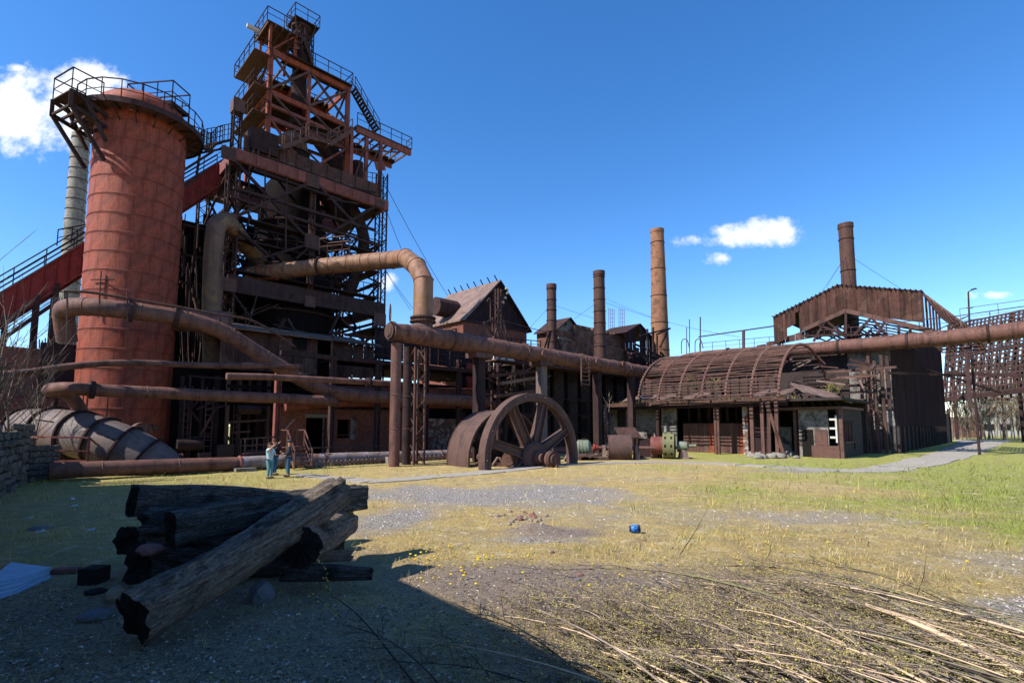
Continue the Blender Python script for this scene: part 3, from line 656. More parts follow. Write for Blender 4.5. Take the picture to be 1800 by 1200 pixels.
    for a in (A0, A1):
        for lv in range(6):
            z0 = 1 + lv * (zg - 1) / 6; z1 = 1 + (lv + 1) * (zg - 1) / 6
            bpart(t, 'brace', MT['dark'], W(a, FK, z0), W(a, FB, z1), .15); bpart(t, 'brace', MT['dark'], W(a, FB, z0), W(a, FK, z1), .15); bpart(t, 'brace', MT['dark'], W(a, FK, z1), W(a, FB, z1), .2)
    # black sheets added to fill the back frame with dark mass
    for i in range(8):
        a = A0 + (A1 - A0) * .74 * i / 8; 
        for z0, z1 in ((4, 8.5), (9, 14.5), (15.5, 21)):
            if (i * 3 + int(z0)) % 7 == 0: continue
            MB().pbox(a, a + (A1 - A0) * .74 / 8 - .05, FB + .2, FB + .26, z0 + (i % 3) * .2, z1).build('dark_fill_sheet', MT['black'], t)
    # furnace body
    c = W((A0 + A1) / 2 - .3, (FK + FB) / 2, 0); 
    MB().lathe(c, UP, [(0, 4.1), (5, 4.1), (5.2, 3.2), (8.2, 3.4), (11.5, 3.9), (12, 3.9), (19, 3.0), (zg - 1, 2.5), (zg + .6, 2.3), (zg + 2.4, 1.1)], 32).build('furnace_shell', MT['black'], t, 35)
    for z, r in ((8.3, 3.55), (10, 3.75), (12, 4.05), (14, 3.8), (16, 3.5), (18, 3.25), (20, 2.95)): MB().ring(c + UP * z, r, UP, .11, 32, 6).build('cooling_ring', MT['dark'], t)
    MB().ring(c + UP * 7.0, 4.5, UP, .55, 32, 10).build('bustle_pipe', MT['dark'], t, True)
    for i in range(14):
        a = 2 * pi * i / 14; q = V((cos(a), sin(a), 0)); MB().tube([c + q * 4.5 + UP * 6.8, c + q * 4.2 + UP * 5.4, c + q * 3.2 + UP * 4.8], .16, 8).build('tuyere', MT['dark'], t, True)
    # inner decks with rails
    for z, o, w in ((7.6, 0, .9), (zg * .48 + 3.2, .2, 1.0), (zg * .66 + 1.5, 0, .9), (zg * .8, 0, .9), (zg - .4, 0, 1.)):
        for k in (FK - .1, FB):
            MB().pbox(A0 + .2, A1 - .2, k - w / 2, k + w / 2, z - .1, z).build('deck', MT['dark'], t)
            MB().rail([W(A0 + .3, k + w / 2, z), W(A1 - .3, k + w / 2, z)], 1.1, 1.5, .05).build('deck_railing', MT['dark'], t)
        for a in (A0 + .5, A1 - .5): MB().pbox(a - .5, a + .5, FB + .5, FK - .6, z - .1, z).build('deck', MT['dark'], t)
    # downcomers and big ducts inside
    for pts, r in (([(598, 330, -44), (640, 420, -44), (612, 520, -44.5)], .55), ([(470, 400, -45), (520, 440, -44), (600, 430, -44)], .5), ([(620, 470, -47), (560, 510, -46), (480, 520, -45)], .45), ([(540, 300, -45), (610, 390, -46)], .8)):
        MB().tube(smoothpath([FP(*p) for p in pts], 5), r, 14).build('duct', MT['dark'], t, 50)
    # tangles of small pipes, hangers and loose angle iron
    m = MB(); m2 = MB()
    for i in range(330):
        a = R.uniform(A0, A1); k = R.uniform(FB, FK - .3); z = R.uniform(3, zg - 1)
        if (V((a - (A0 + A1) / 2, k - (FK + FB) / 2, 0))).length < 3.4: continue
        d = R.choice([E1, E2, UP, UP, E1 + UP * .6, E1 - UP * .8, E2 + UP]) * R.uniform(.6, 3.0)
        p = W(a, k, z); q = p + d; m.beam(p, q, R.choice([.05, .08, .12]))
    m.build('loose_ironwork', MT['dark'], t, kind='stuff')
    # top girders of the furnace floor: cantilevered right platform
    rp = FP(716, 262, FK)
    return t
BF = build_furnace()
def build_top():
    # stepped head frame that stands on the furnace
    t = BF; k0, k1 = -43.2, -48.0
    def X(px, py, k=k0): p = FP(px, py, k); return p.dot(E1), p.z
    aL, zL = X(476, 96); aR, zR = X(612, 152); aC, _ = X(544, 128)
    zt = (zL + zR) / 2; zm = X(479, 164)[1]; zlo = (X(479, 212)[1] + X(615, 262)[1]) / 2; zb = ZB + .5
    for a in (aL, aR):
        for k in (k0, k1): bpart(t, 'head_post', MT['orange'] if k == k0 else MT['redbeam'], W(a, k, zb), W(a, k, zt), .42 if a == aL else .36, .34)
    bpart(t, 'head_post', MT['redbeam'], W(aC, k0, zlo), W(aC, k0, zt), .28)
    for z, w in ((zt, .5), (zm, .42), ((zm + zlo) / 2, .25), (zlo, .35)):
        for k in (k0, k1): bpart(t, 'head_girder', MT['orange'] if z > zm - .1 else MT['redbeam'], W(aL - .2, k, z), W(aR + .2, k, z), .25, w)
        for a in (aL, aC, aR): bpart(t, 'head_girder', MT['orange'], W(a, k0, z), W(a, k1, z), .22, w)
    for q in range(7):
        a = aL + (aR - aL) * (q + .5) / 7; bpart(t, 'joist', MT['rust'], W(a, k0, zt), W(a, k1, zt), .12, .2); bpart(t, 'joist', MT['dark'], W(a, k0, zm), W(a, k1, zm), .12, .2)
    for k in (k0 + .15, k1):
        for a, b in ((aL, aC), (aC, aR)):
            bpart(t, 'brace', MT['rust'], W(a, k, zt - .2), W(b, k, zm + .2), .17); bpart(t, 'brace', MT['rust'], W(b, k, zt - .2), W(a, k, zm + .2), .17)
            bpart(t, 'brace', MT['rust'], W(a, k, zm), W(b, k, zlo), .15)
        bpart(t, 'brace', MT['redbeam'], W(aL, k, zlo), W(aC, k, zb + 1), .18); bpart(t, 'brace', MT['redbeam'], W(aR, k, zlo), W(aC, k, zb + 1), .18)
    for a in (aL, aR):
        for z0, z1 in ((zb, zlo), (zlo, zm), (zm, zt)): bpart(t, 'brace', MT['rust'], W(a, k0, z0), W(a, k1, z1), .15); bpart(t, 'brace', MT['rust'], W(a, k1, z0), W(a, k0, z1), .15)
    # decks: left side galleries, top gallery
    def deck(a0, a1, b0, b1, z, mt='dark', th=.09, rails=(1, 1, 1, 1), nm='deck'):
        d = MB().pbox(a0, a1, b0, b1, z - th, z).build(nm, MT[mt], t); c = [W(a0, b0, z), W(a1, b0, z), W(a1, b1, z), W(a0, b1, z)]
        m = MB()
        for i in range(4):
            if rails[i]: m.rail([c[i], c[(i + 1) % 4]], 1.15, 1.2, .055)
        if m.v: m.build('railing', MT['dark'], d)
        return d
    deck(aL + 1.2, aR + .2, k0 - 1.2, k0 + .5, zt + .3, rails=(0, 1, 1, 0)); deck(aL + 1.2, aR + .2, k1 - .3, k1 + .9, zt + .3, rails=(1, 0, 0, 0))
    for z in (zm + .1, zlo + .1): deck(aL - 1.3, aL + .0, k1, k0 + .3, z, 'rust')
    deck(aL - 1.4, aL - .0, k1, k0 + .3, zt - .6, 'rust'); deck(aL, aC - .3, k1 - .5, k0, zm + .2, rails=(0, 0, 0, 0)); deck(aC + .9, aR, k1, k0, zm + .1, rails=(0, 1, 0, 0))
    # upper left cabin frame
    a5, z5 = X(474, 40); a6, z6 = X(508, 64)
    for a in (aL - .1, aL + 2.0):
        for k in (k0, k0 - 2.4): bpart(t, 'head_post', MT['orange'], W(a, k, zt), W(a, k, z5), .2)
    d = deck(aL - .5, aL + 2.3, k0 - 2.8, k0 + .3, z5, 'rust')
    for q in range(5): bpart(t, 'joist', MT['rust'], W(aL - .4 + q * .6, k0 - 2.8, z5 - .2), W(aL - .4 + q * .6, k0 + .3, z5 - .2), .1, .25)
    for q in range(3): bpart(t, 'brace', MT['dark'], W(aL + 2.0, k0 - q, z5 - .3), W(aL + 3.6, k0 - q, zt + .4), .12)
    bpart(t, 'brace', MT['orange'], W(aL - .1, k0, zt), W(aL + 2, k0, z5), .13); bpart(t, 'sheave_beam', MT['white'], W(aL - 1.6, k0 - 1.2, z5 - .35), W(aL - .7, k0 - 1.2, z5 - .35), .25, .3)
    # zigzag stair
    def stair(p0, p1, w=.8, n=None):
        d = p1 - p0; hd = V((d.x, d.y, 0)).normalized(); s = V((-hd.y, hd.x, 0)) * w / 2; n = n or max(4, int(abs(d.z) / .24))
        s_ = MB(); s_.beam(p0 + s, p1 + s, .06, .22); s_.beam(p0 - s, p1 - s, .06, .22)
        for sg in (-1, 1): s_.beam(p0 + s * sg + UP, p1 + s * sg + UP, .055); s_.beam(p0 + s * sg + UP * .5, p1 + s * sg + UP * .5, .04); [s_.beam(p0.lerp(p1, i / 4) + s * sg, p0.lerp(p1, i / 4) + s * sg + UP, .05) for i in range(5)]
        o = s_.build('stair', MT['dark'], t); m = MB()
        tr = MB().box((0, 0, 0), .22, w, .05).mesh('stair_tread', MT['dark'])
        for i in range(n): piece(tr, 'stair_tread', o, frame(p0.lerp(p1, (i + .5) / n), hd, V((-hd.y, hd.x, 0)), UP))
    stair(W(aR + .5, k0, zt + .3), FP(663, 232, k0 + .2), .9); stair(W(aL + 2.6, k0 + .2, z5 - .2), FP(548, 118, k0 + .3), .8)
    # bleeder stack
    c = aC - .25; kk = k0 - 1.6
    zs = P(545, 70, 45).z
    st = W(c, kk, 0)
    MB().lathe(st, UP, [(zb + 2.2, 1.5), (zb + 3.4, .9), (zb + 4.4, .75), (zt + .5, .62), (zs, .58)], 20).build('bleeder_stack', MT['dark'], t, 40)
    MB().lathe(st, UP, [(zb + 3.2, 1.15), (zb + 3.5, 1.0), (zb + 4.6, .8), (zb + 5.0, .8)], 20).build('stack_collar', MT['yellow'], t, 40)
    MB().tube([FP(497, 248, k0 + .3), FP(520, 236, k0 - .6), st + UP * (zb + 4.0)], .5, 14).build('duct', MT['yellow'], t, 40)
    a7, z7 = X(548, 36, kk); zc = z7 - 1.1; deck(c - .95, c + 1.3, kk - 1.0, kk + .95, zc, 'dark')
    for z in range(4): MB().ring(st + UP * (zs - .6 - z * .55), .66, UP, .07, 18, 5).build('stack_band', MT['dark'], t)
    for q in (-.8, .8):
        for r_ in (-.9, 1.1): bpart(t, 'brace', MT['dark'], W(c + q * .6, kk + r_ * .5, zc - 2.2), W(c + q * 1.2, kk + r_ * .9, zc), .1)
        bpart(t, 'brace', MT['dark'], W(c + q, kk, zc - 3.0), W(c + q, kk, zc + .4), .12)
    MB().lathe(st, UP, [(zs, .6), (zs + .1, .85), (zs + .3, .85), (zs + .5, .3), (zs + 1.2, .2)], 16).build('bleeder_valve', MT['dark'], t, 30)
    bpart(t, 'valve_arm', MT['white'], st + UP * (zs + .7), W(c + 1.5, kk - .4, zs + 1.6), .12)
    MB().lattice(W(c + .9, kk, zt + .4), W(c + .9, kk, zc), .4, .4, 8, .06).build('ladder_frame', MT['dark'], t)
    # dark cabin at lower left, walkway with rails, right cantilever
    p = FP(441, 240, -41.3); q = FP(490, 256, -41.3); MB().pbox(p.dot(E1), q.dot(E1), -43.0, -41.3, p.z - .9, p.z + .9).build('cabin', MT['dark'], t)
    for px in (446, 455, 475): bpart(t, 'strut', MT['rust'], FP(px, 262, -41.2), FP(px - 6, 296, -41.3), .1)
    def walk(pts, w=.8, mt='rust'):
        pts = [FP(*q) for q in pts]
        for a, b in zip(pts, pts[1:]):
            h = (b - a); h.z = 0; h.normalize(); s = V((-h.y, h.x, 0)) * w / 2; m = MB(); m.beam(a, b, w, .1); m.beam(a + s, b + s, .06, .3); m.beam(a - s, b - s, .06, .3); o = m.build('gangway', MT[mt], t)
            MB().rail([a + s, b + s], 1.1, 1.1, .06).build('railing', MT['rust'], o); MB().rail([a - s, b - s], 1.1, 1.1, .06).build('railing', MT['rust'], o)
    walk([(490, 262, -41.2), (537, 244, -42.0)]); walk([(537, 244, -42), (575, 254, -41.5)]); walk([(575, 256, -41.5), (614, 232, -42)])
    pa = FP(617, 232, k0); pb = FP(718, 262, k0 + .6); zz = (pa.z + pb.z) / 2
    a0, a1 = pa.dot(E1), pb.dot(E1)
    for k in (k0 + 1, k0 - 2.6): bpart(t, 'cantilever_girder', MT['redbeam'], W(a0, k, zz - .35), W(a1, k, zz - .35), .25, .6)
    for q in range(9): a = a0 + (a1 - a0) * q / 8; bpart(t, 'joist', MT['rust'], W(a, k0 + 1, zz - .15), W(a, k0 - 2.6, zz - .15), .12, .2)
    deck(a0, a1, k0 + .2, k0 + 1.2, zz, rails=(0, 1, 1, 0)); deck(a0, a1, k0 - 2.8, k0 - 1.9, zz, rails=(1, 1, 0, 0))
    for px, kx in ((643, k0 + .8), (668, k0 + 1), (616, k0 + 1)):
        a = FP(px, 300, kx).dot(E1); bpart(t, 'head_post', MT['redbeam'], W(a, kx, ZB + .4), W(a, kx, zz - .4), .3)
    for a, b in (((618, 262), (700, 268)), ((642, 300), (668, 262)), ((618, 330), (640, 262))): bpart(t, 'brace', MT['rust'], FP(*a, k0 + 1), FP(*b, k0 + 1), .12)
    bpart(t, 'gusset_plate', MT['redbeam'], FP(660, 292, k0 + 1.2), FP(676, 292, k0 + 1.2), .1, .8)
    # chutes in the middle
    for pts, r in (([(545, 232, -45), (585, 268, -45), (600, 300, -45)], .7), ([(560, 250, -44.5), (606, 312, -44.5)], .55), ([(628, 286, -46), (628, 320, -46)], .6)):
        MB().tube([FP(*p) for p in pts], r, 14).build('chute', MT['dark'], t, 40)
    m = MB(); m.rail([FP(640, 318, -47), FP(668, 322, -47)], 1, 1, .06); m.build('railing', MT['dark'], t)
build_top()
def build_tangle():
    # jumble of pipes and ladders between tower and furnace
    t = thing('pipe_rack', 'tangled dark vertical pipes and ladders hanging left of the furnace frame', 'pipe rack', FP(355, 790, -42.6))
    for i in range(95):
        px = R.uniform(316, 398); y0 = R.uniform(372, 700); y1 = y0 + R.uniform(25, 170); k = R.uniform(-45.5, -42)
        a = FP(px, y0, k); b = FP(px + R.uniform(-8, 8), min(y1, 800), k + R.uniform(-.3, .3)); 
        if i % 5 == 0: MB().tube(smoothpath([a, a.lerp(b, .4) + E1 * R.uniform(-.4, .4), b], 4), R.choice([.06, .1, .16]), 7).build('pipe', MT[R.choice(['rust', 'dark', 'dark'])], t, True)
        else: bpart(t, 'strut', MT[R.choice(['dark', 'rust', 'black', 'dark'])], a, b, R.choice([.07, .1, .14]))
    for i in range(8):
        y = 400 + i * 48; bpart(t, 'crossbar', MT['dark'], FP(316, y - R.uniform(0, 8), -43.5), FP(398, y + 12, -43.5), .16)
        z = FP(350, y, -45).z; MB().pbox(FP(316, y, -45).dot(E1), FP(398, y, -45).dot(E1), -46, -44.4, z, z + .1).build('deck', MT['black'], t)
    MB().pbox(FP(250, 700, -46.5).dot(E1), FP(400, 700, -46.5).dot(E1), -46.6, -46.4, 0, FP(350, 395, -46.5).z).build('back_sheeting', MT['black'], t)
build_tangle()
# ------------------------------------------------------------------ pipes on the left
def pipe_thing(name, label, pts, r, mt, n=16, bands=None, group=None, samp=6, cat='pipe', closedend=True, flange=()):
    pts = [V(p) for p in pts]; c = smoothpath(pts, samp) if samp else pts
    t = thing(name, label, cat, (pts[0].x, pts[0].y, 0), group)
    MB().tube(c, r, n, closedend).build('pipe_wall', MT[mt], t, 45)
    L = [0]
    for a, b in zip(c, c[1:]): L.append(L[-1] + (b - a).length)
    def at(d):
        i = next((j for j in range(1, len(L)) if L[j] >= d), len(L) - 1); f = (d - L[i - 1]) / max(L[i] - L[i - 1], 1e-6); return c[i - 1].lerp(c[i], f), (c[i] - c[i - 1]).normalized()
    if bands:
        d = bands * .6
        while d < L[-1]: p, tg = at(d); MB().ring(p, r + .005, tg, .02, 20, 4).build('weld_seam', MT[mt], t); d += bands
    for f in flange:
        p, tg = at(f * L[-1]); MB().lathe(p, tg, [(-.09, r), (-.09, r + .13), (.0, r + .13), (.09, r + .13), (.09, r)], 22, ).build('flange', MT['dark'], t)
    return t
K1 = -33.6
def fp(l, k): return [FP(x, y, (kk[0] if kk else k)) for x, y, *kk in l]
pipe_thing('steam_pipe', 'thick brown pipe bending out round the red tower and sloping down right', fp([(118, 600, -36.5), (112, 552, -36.0), (120, 541, -35), (150, 539, -34.2), (200, 543), (260, 550), (330, 562), (390, 582), (440, 612), (490, 643), (540, 672), (580, 688), (640, 696), (720, 700), (860, 706)], K1), .47, 'pipe', bands=2.3, flange=(.17, .235))
pipe_thing('thin_pipe', 'thin brown pipe crossing the red tower at mid height', fp([(-60, 662), (40, 655), (120, 644), (190, 638), (260, 638), (360, 642), (460, 643), (515, 644), (526, 645, -33.4), (528, 646, -36)], -32.6), .17, 'pipe', 10)
pipe_thing('medium_pipe', 'slender reddish pipe running right to the tall column legs', fp([(398, 661), (460, 662), (520, 665), (600, 669), (690, 674), (716, 676)], -30.6), .19, 'pipe', 12, flange=(.74,))
pipe_thing('water_main', 'thick brown pipe crossing low on the red tower and bending down at its left end', fp([(146, 760, -36), (140, 720, -36), (118, 692, -35.6), (88, 686, -34.2), (100, 683, -33.4), (130, 683), (200, 687), (300, 691), (420, 697), (520, 701), (570, 704), (586, 706, -33.6), (588, 706, -35)], -32.8), .32, 'pipe', bands=2.4, flange=(.3,))
pipe_thing('water_pipe', 'dull red pipe running along the facade behind the column legs', fp([(500, 712, -35), (600, 705, -34.8), (700, 707, -34.8), (800, 709, -34.8), (900, 712, -34.8)], -34.8), .42, 'redbeam', bands=3)
pipe_thing('service_pipe', 'dark crimson pipe above the brick wall, upper of the two facade pipes', fp([(560, 688), (700, 690), (800, 691), (905, 692)], -36.2), .46, 'redbeam', bands=3)
# handrail pipe above the steam pipe
def build_catwalk():
    t = thing('hand_rail', 'long bent handrail pipe above the thick brown pipe by the red tower', 'railing', (FP(110, 600, -33)).xyz * V((1, 1, 0)) if False else FP(110, 748, -33.4))
    c = smoothpath(fp([(112, 512), (160, 514), (220, 524), (300, 537), (380, 552), (450, 566), (520, 610)], -33.2), 5)
    MB().tube(c, .07, 8).build('rail', MT['rust'], t, True)
    for px, y0, y1 in ((114, 512, 525), (175, 516, 535), (224, 510, 595), (330, 542, 560), (385, 553, 575), (118, 512, 600)): bpart(t, 'rail_post', MT['rust'], FP(px, y0, -33.2), FP(px, y1, -33.2), .07)
build_catwalk()
def build_vent():
    t = thing('slatted_vent', 'small pale slatted vent beside the bend of the thick pipe', 'vent', FP(97, 600, -37))
    for i in range(5): bpart(t, 'slat', MT['tin'], FP(90 + i * 4, 560, -36.6 + i * .02), FP(93 + i * 4, 522, -36.6 + i * .02), .12, .04)
    bpart(t, 'bar', MT['dark'], FP(86, 552, -36.8), FP(112, 556, -36.8), .1); bpart(t, 'post', MT['dark'], FP(98, 560, -36.8), FP(98, 748, -36.8), .2)
build_vent()
# inverted U pipe
pipe_thing('swan_neck_pipe', 'yellow stained pipe rising left of the furnace and bending over like a hook', fp([(376, 760), (374, 640), (372, 560), (374, 470), (377, 420), (382, 396, -40.6), (396, 390, -40.9), (412, 404, -41.8), (440, 440, -43.5), (470, 470, -45)], -40.4), [.62] * 1 and .62, 'yellow', 18, bands=2.5)
# great gooseneck
def build_goose():
    kk = -37.5; kT = -27.6
    pts = [FP(440, 482, -43.5), FP(500, 476, -40.8), FP(560, 469, -38.5), FP(640, 461, -35.0), FP(690, 457, -32.8)]
    topz = pts[-1].z
    T = P(743, 590, 33.5); zc = T.z
    up = V((T.x, T.y, 0))
    e = pts[-1]; hd = V((T.x - e.x, T.y - e.y, 0)); 
    seq = [pts[0], pts[1], pts[2], pts[3], e]; b1 = e.lerp(V((T.x, T.y, e.z)), .45) + UP * -.45; b2 = e.lerp(V((T.x, T.y, e.z)), .8) + UP * -1.5; b3 = V((T.x, T.y, e.z - 2.7))
    t = thing('gooseneck_pipe', 'great tan gas pipe curving out of the furnace and down into the horizontal main', 'pipe', (T.x, T.y, 0))
    r = [.6, .62, .63, .64, .65, .65, .65, .65, .65]
    full = seq + [b1, b2, b3, V((T.x, T.y, zc + .9))]
    MB().tube(full, r, 22).build('pipe_wall', MT['gas'], t, 30)
    for i in range(1, len(full) - 1):
        a, b = full[i - 1], full[i + 1]; MB().ring(full[i], r[i] + .01, (b - a).normalized(), .03, 22, 5).build('weld_seam', MT['gas'], t)
    for f, w in ((.35, .1), (.6, .05), (.75, .05)):
        p = full[0].lerp(full[1], f); MB().ring(p, .63, (full[1] - full[0]).normalized(), w, 22, 6).build('band', MT['orange'], t)
    for f in (.3, .7):
        for i in (2, 3): p = full[i].lerp(full[i + 1], f); MB().ring(p, .645, (full[i + 1] - full[i]).normalized(), .02, 22, 4).build('weld_seam', MT['gas'], t)
    p = full[2].lerp(full[3], .05); MB().ring(p, .68, (full[3] - full[2]).normalized(), .1, 22, 6).build('band', MT['dark'], t)
    b = V((T.x, T.y, zc + .95))
    MB().lathe(b, UP, [(-.08, .62), (-.08, .86), (.02, .86), (.02, .62)], 26).build('flange', MT['rust'], t); MB().lathe(b + UP * .25, UP, [(-.06, .62), (-.06, .85), (.03, .85), (.03, .62)], 26).build('flange', MT['rust'], t)
    bolt = MB().box((0, 0, 0), .07, .07, .34).mesh('bolt', MT['dark'])
    for i in range(18): a = 2 * pi * i / 18; piece(bolt, 'bolt', t, Matrix.Translation(b + V((cos(a) * .77, sin(a) * .77, .12))))
    # railing on top of the duct
    tg = (full[3] - full[2]).normalized(); q = full[2].lerp(full[3], .35) + UP * .75; s = V((-tg.y, tg.x, 0)).normalized() * .5
    o = MB().rail([q - tg * 1.0 - s, q + tg * 1.0 - s, q + tg * 1.0 + s, q - tg * 1.0 + s], 1.3, 1.6, .06, closed=True).build('railing', MT['rust'], t)
    # horizontal main with tee and hinged cap
    m = thing('gas_main', 'long rusty horizontal main pipe on columns with a hinged round cap at its left end', 'pipe', (T.x, T.y, 0))
    L = V((P(688, 588, 31.3))); L.z = zc - .1; d = (W(P(1140, 655, 53).dot(E1), -27.5, zc - .35) - L); d.z = 0; d.normalize(); E = L + d * 38; E.z = zc - .5
    MB().tube([L, L + d * 1.0, L + d * 2.6, L.lerp(E, .5), E], [.48, .58, .64, .64, .62], 26).build('pipe_wall', MT['pipe'], m, 45)
    MB().lathe(L, -d, [(-.1, .5), (-.1, .62), (.06, .62), (.06, .45), (-.3, .4), (-.3, 0)], 28).build('end_flange', MT['rust'], m, 30)
    MB().lathe(L - d * .1, -d, [(0, 0), (.0, .5), (.1, .5), (.1, .4), (.16, .35), (.16, 0)], 28).build('end_cap', MT['rust'], m, 30)
    c = L - d * .25 + UP * .95 + E2 * -.2; a2 = (d * .35 + E2 * .1 - V((0, 0, .05)))
    MB().ring(c + UP * .15, .5, (d + V((.8, -.6, 0)) * .8), .05, 24, 5).build('cap_ring', MT['greysteel'], m)
    MB().tube([V((T.x, T.y, zc + .92)), V((T.x, T.y, zc + .3))], .66, 24, False).build('tee_branch', MT['rust'], m, 45)
    MB().ring(V((T.x, T.y, zc + .45)), .72, V((.2, .2, 1)), .09, 24, 6).build('weld_seam', MT['greysteel'], m)
    n = 26
    for i in range(1, n): MB().ring(L.lerp(E, i / n + .02), .642, d, .025, 24, 4).build('weld_seam', MT['pipe'], m)
    for i in (3, 8, 13, 18, 23): MB().lathe(L.lerp(E, i / n + .005), d, [(-.07, .62), (-.07, .74), (-.01, .74), (-.01, .66), (.01, .66), (.01, .74), (.07, .74), (.07, .62)], 26).build('flange', MT['rust'], m)
    for px, py in ((956, 622), (1050, 636), (1096, 640)):
        X_ = FP(px, py, -26.75); MB().tube([X_, X_ + V((S2, -S2, 0)) * .12], .3, 16).build('manhole', MT['pipe'], m, 30)
    # columns: two round legs, a lattice leg, two plate piers
    for px, k, r in ((695, -27.7, .33), (716, -28.6, .3)):
        q = FP(px, 700, k); MB().tube([V((q.x, q.y, 0)), V((q.x, q.y, zc - .75))], r, 18).build('leg', MT['pipe'] if px < 700 else MT['dark'], m, 40)
        for z in (2.3, 4.4): MB().ring(V((q.x, q.y, z)), r + .005, UP, .03, 18, 4).build('leg_band', MT['rust'], m)
    q = FP(731, 748, -28.3); MB().lattice(V((q.x, q.y, 0)), V((q.x, q.y, zc - .8)), .8, .8, 9, .09).build('lattice_leg', MT['rust'], m)
    for px in (952, 842):
        q = FP(px, 700, -27.6); MB().pbox(q.dot(E1) - .35, q.dot(E1) + .35, -27.9, -27.3, 0, zc - .8).build('pier', MT['greysteel'] if px > 900 else MT['dark'], m)
        MB().pbox(q.dot(E1) - .8, q.dot(E1) + .8, -28.2, -27, zc - 1.1, zc - .75).build('saddle', MT['rust'], m)
    for px in (1050, 1110): q = FP(px, 700, -27.6); MB().pbox(q.dot(E1) - .3, q.dot(E1) + .3, -27.9, -27.3, 0, zc - .9).build('pier', MT['dark'], m)
    for i in range(10): # ladder frame on the side of the main
        pass
    lad = MB(); a = FP(1022, 632, -26.3); b = FP(1036, 636, -26.3)
    for y in range(632, 676, 7): lad.beam(FP(1022, y, -26.3), FP(1036, y + 2, -26.3), .09)
    for x in (1022, 1036): lad.beam(FP(x, 630, -26.3), FP(x, 678, -26.3), .09)
    lad.build('ladder', MT['rust'], m)
build_goose()
# great ribbed duct lying on the ground
def build_drum():
    c = [P(50, 756, 28.5), P(95, 757, 27.6), P(140, 764, 27.0), P(190, 778, 26.8), P(235, 797, 27), P(275, 822, 27.4), P(300, 850, 28)]
    cs = smoothpath(c, 5); t = thing('ribbed_duct', 'big grey bent steel duct with raised ribs lying by the foot of the red tower', 'duct', (cs[0].x, cs[0].y, 0))
    MB().tube(cs, 1.18, 32, False).build('duct_wall', MT['greysteel'], t, 60)
    for i in (0, 5, 10, 14, 18, 22, 26):
        i = min(i, len(cs) - 2); tg = (cs[i + 1] - cs[max(i - 1, 0)]).normalized(); MB().lathe(cs[i], tg, [(-.05, 1.18), (-.05, 1.32), (.05, 1.32), (.05, 1.18)], 34).build('rib', MT['dark'], t)
    MB().lathe(cs[0], -(cs[1] - cs[0]).normalized(), [(0, 1.18), (.35, 1.12), (.7, .85), (.75, 0)], 28).build('end_cap', MT['greysteel'], t, 40)
    bolt = MB().box((0, 0, 0), .07, .07, .05).mesh('bolt', MT['dark'])
    for i in range(len(cs) - 6):
        if i in (6, 7, 8, 15, 16, 17):
            tg = (cs[i + 1] - cs[i]).normalized(); a = V((0, -1, 0)) - tg * tg.dot(V((0, -1, 0))); a.normalize(); b = tg.cross(a)
            for j in range(4): p = cs[i].lerp(cs[i + 1], j / 4) + (a * cos(.5) + (b if b.z > 0 else -b) * sin(.5)) * 1.19; piece(bolt, 'bolt', t, Matrix.Translation(p))
    # railing in front
    r = thing('guard_railing', 'low dark red guard railing in front of the grey ribbed duct', 'railing', P(95, 810, 25.2))
    z0 = .7; m = MB(); q = [P(60, 768, 25.0), P(92, 768, 25.0), P(157, 769, 25.4)]
    for p in q[:]: bpart(r, 'rail_post', MT['redbeam'], V((p.x, p.y, 0)), p, .09)
    for a, b in zip(q, q[1:]):
        bpart(r, 'rail', MT['redbeam'], a, b, .09); bpart(r, 'rail', MT['redbeam'], a - UP * .65, b - UP * .65, .06); bpart(r, 'rail', MT['redbeam'], a - UP * 1.15, b - UP * 1.15, .1)
    bpart(r, 'rail', MT['redbeam'], q[2], P(206, 812, 26.4), .08); bpart(r, 'rail', MT['redbeam'], q[2] - UP * .65, P(185, 812, 26.0), .06)
build_drum()
# ground pipe
def build_gpipe():
    p = lambda x, y, k=-31: FP(x, y, k)
    a = [p(85, 828), p(140, 825), p(230, 821.5), p(330, 817.5), p(418, 814.5)]
    pipe_thing('ground_pipe', 'brown pipe lying on the grass below the ribbed duct, left stretch', a, .37, 'pipe', 18, bands=3.1, samp=4)
    b = [p(418, 814.5), p(470, 811.5), p(535, 808.5), p(620, 805), p(700, 802.5), p(800, 799)]
    t = pipe_thing('ground_pipe', 'pale rust streaked pipe lying on the ground behind the people and stair', b, .385, 'greypipe', 18, bands=3.0, samp=4)
    MB().ring(b[0].lerp(b[1], .05), .4, b[1] - b[0], .05, 20, 6).build('band', MT['orange'], t)
    c = [p(800, 799), p(930, 795), FP(1010, 792, -29), FP(1045, 792, -28)]
    pipe_thing('ground_pipe', 'rusty pipe stretch behind the big flywheel', c, .42, 'pipe', 16, bands=3, samp=4)
    # small supports, and boards added to stand in for sunlight stripes
    for px, lab in ((428, 'small pale concrete block under the ground pipe left of the people'), (688, 'grey concrete block under the ground pipe by the tall legs')):
        q = FP(px, 826, -30.6); tag(MB().pbox(q.dot(E1) - .5, q.dot(E1) + .5, -30.9, -30.2, 0, .2 if px < 500 else .42).build('support_block', MT['concrete'], None, org=V((q.x, q.y, 0))), lab, 'concrete block')
    t = thing('sun_stripe_row', 'row of slanted boards standing in for sunlight stripes under the ground pipe', 'boards', FP(610, 820, -30.3))
    me = MB().beam(V((-.22, 0, .02)), V((.22, 0, .30)), .11, .05, ref=V((0, 1, 0))).mesh('board', MT['tin'])
    for i in range(34):
        px = 538 + i * 7.4
        if 668 < px < 708: continue
        g = FP(px, 820, -30.35); g.z = .05; piece(me, 'board', t, frame(g, E1 * -1, -E2, UP))
build_gpipe()
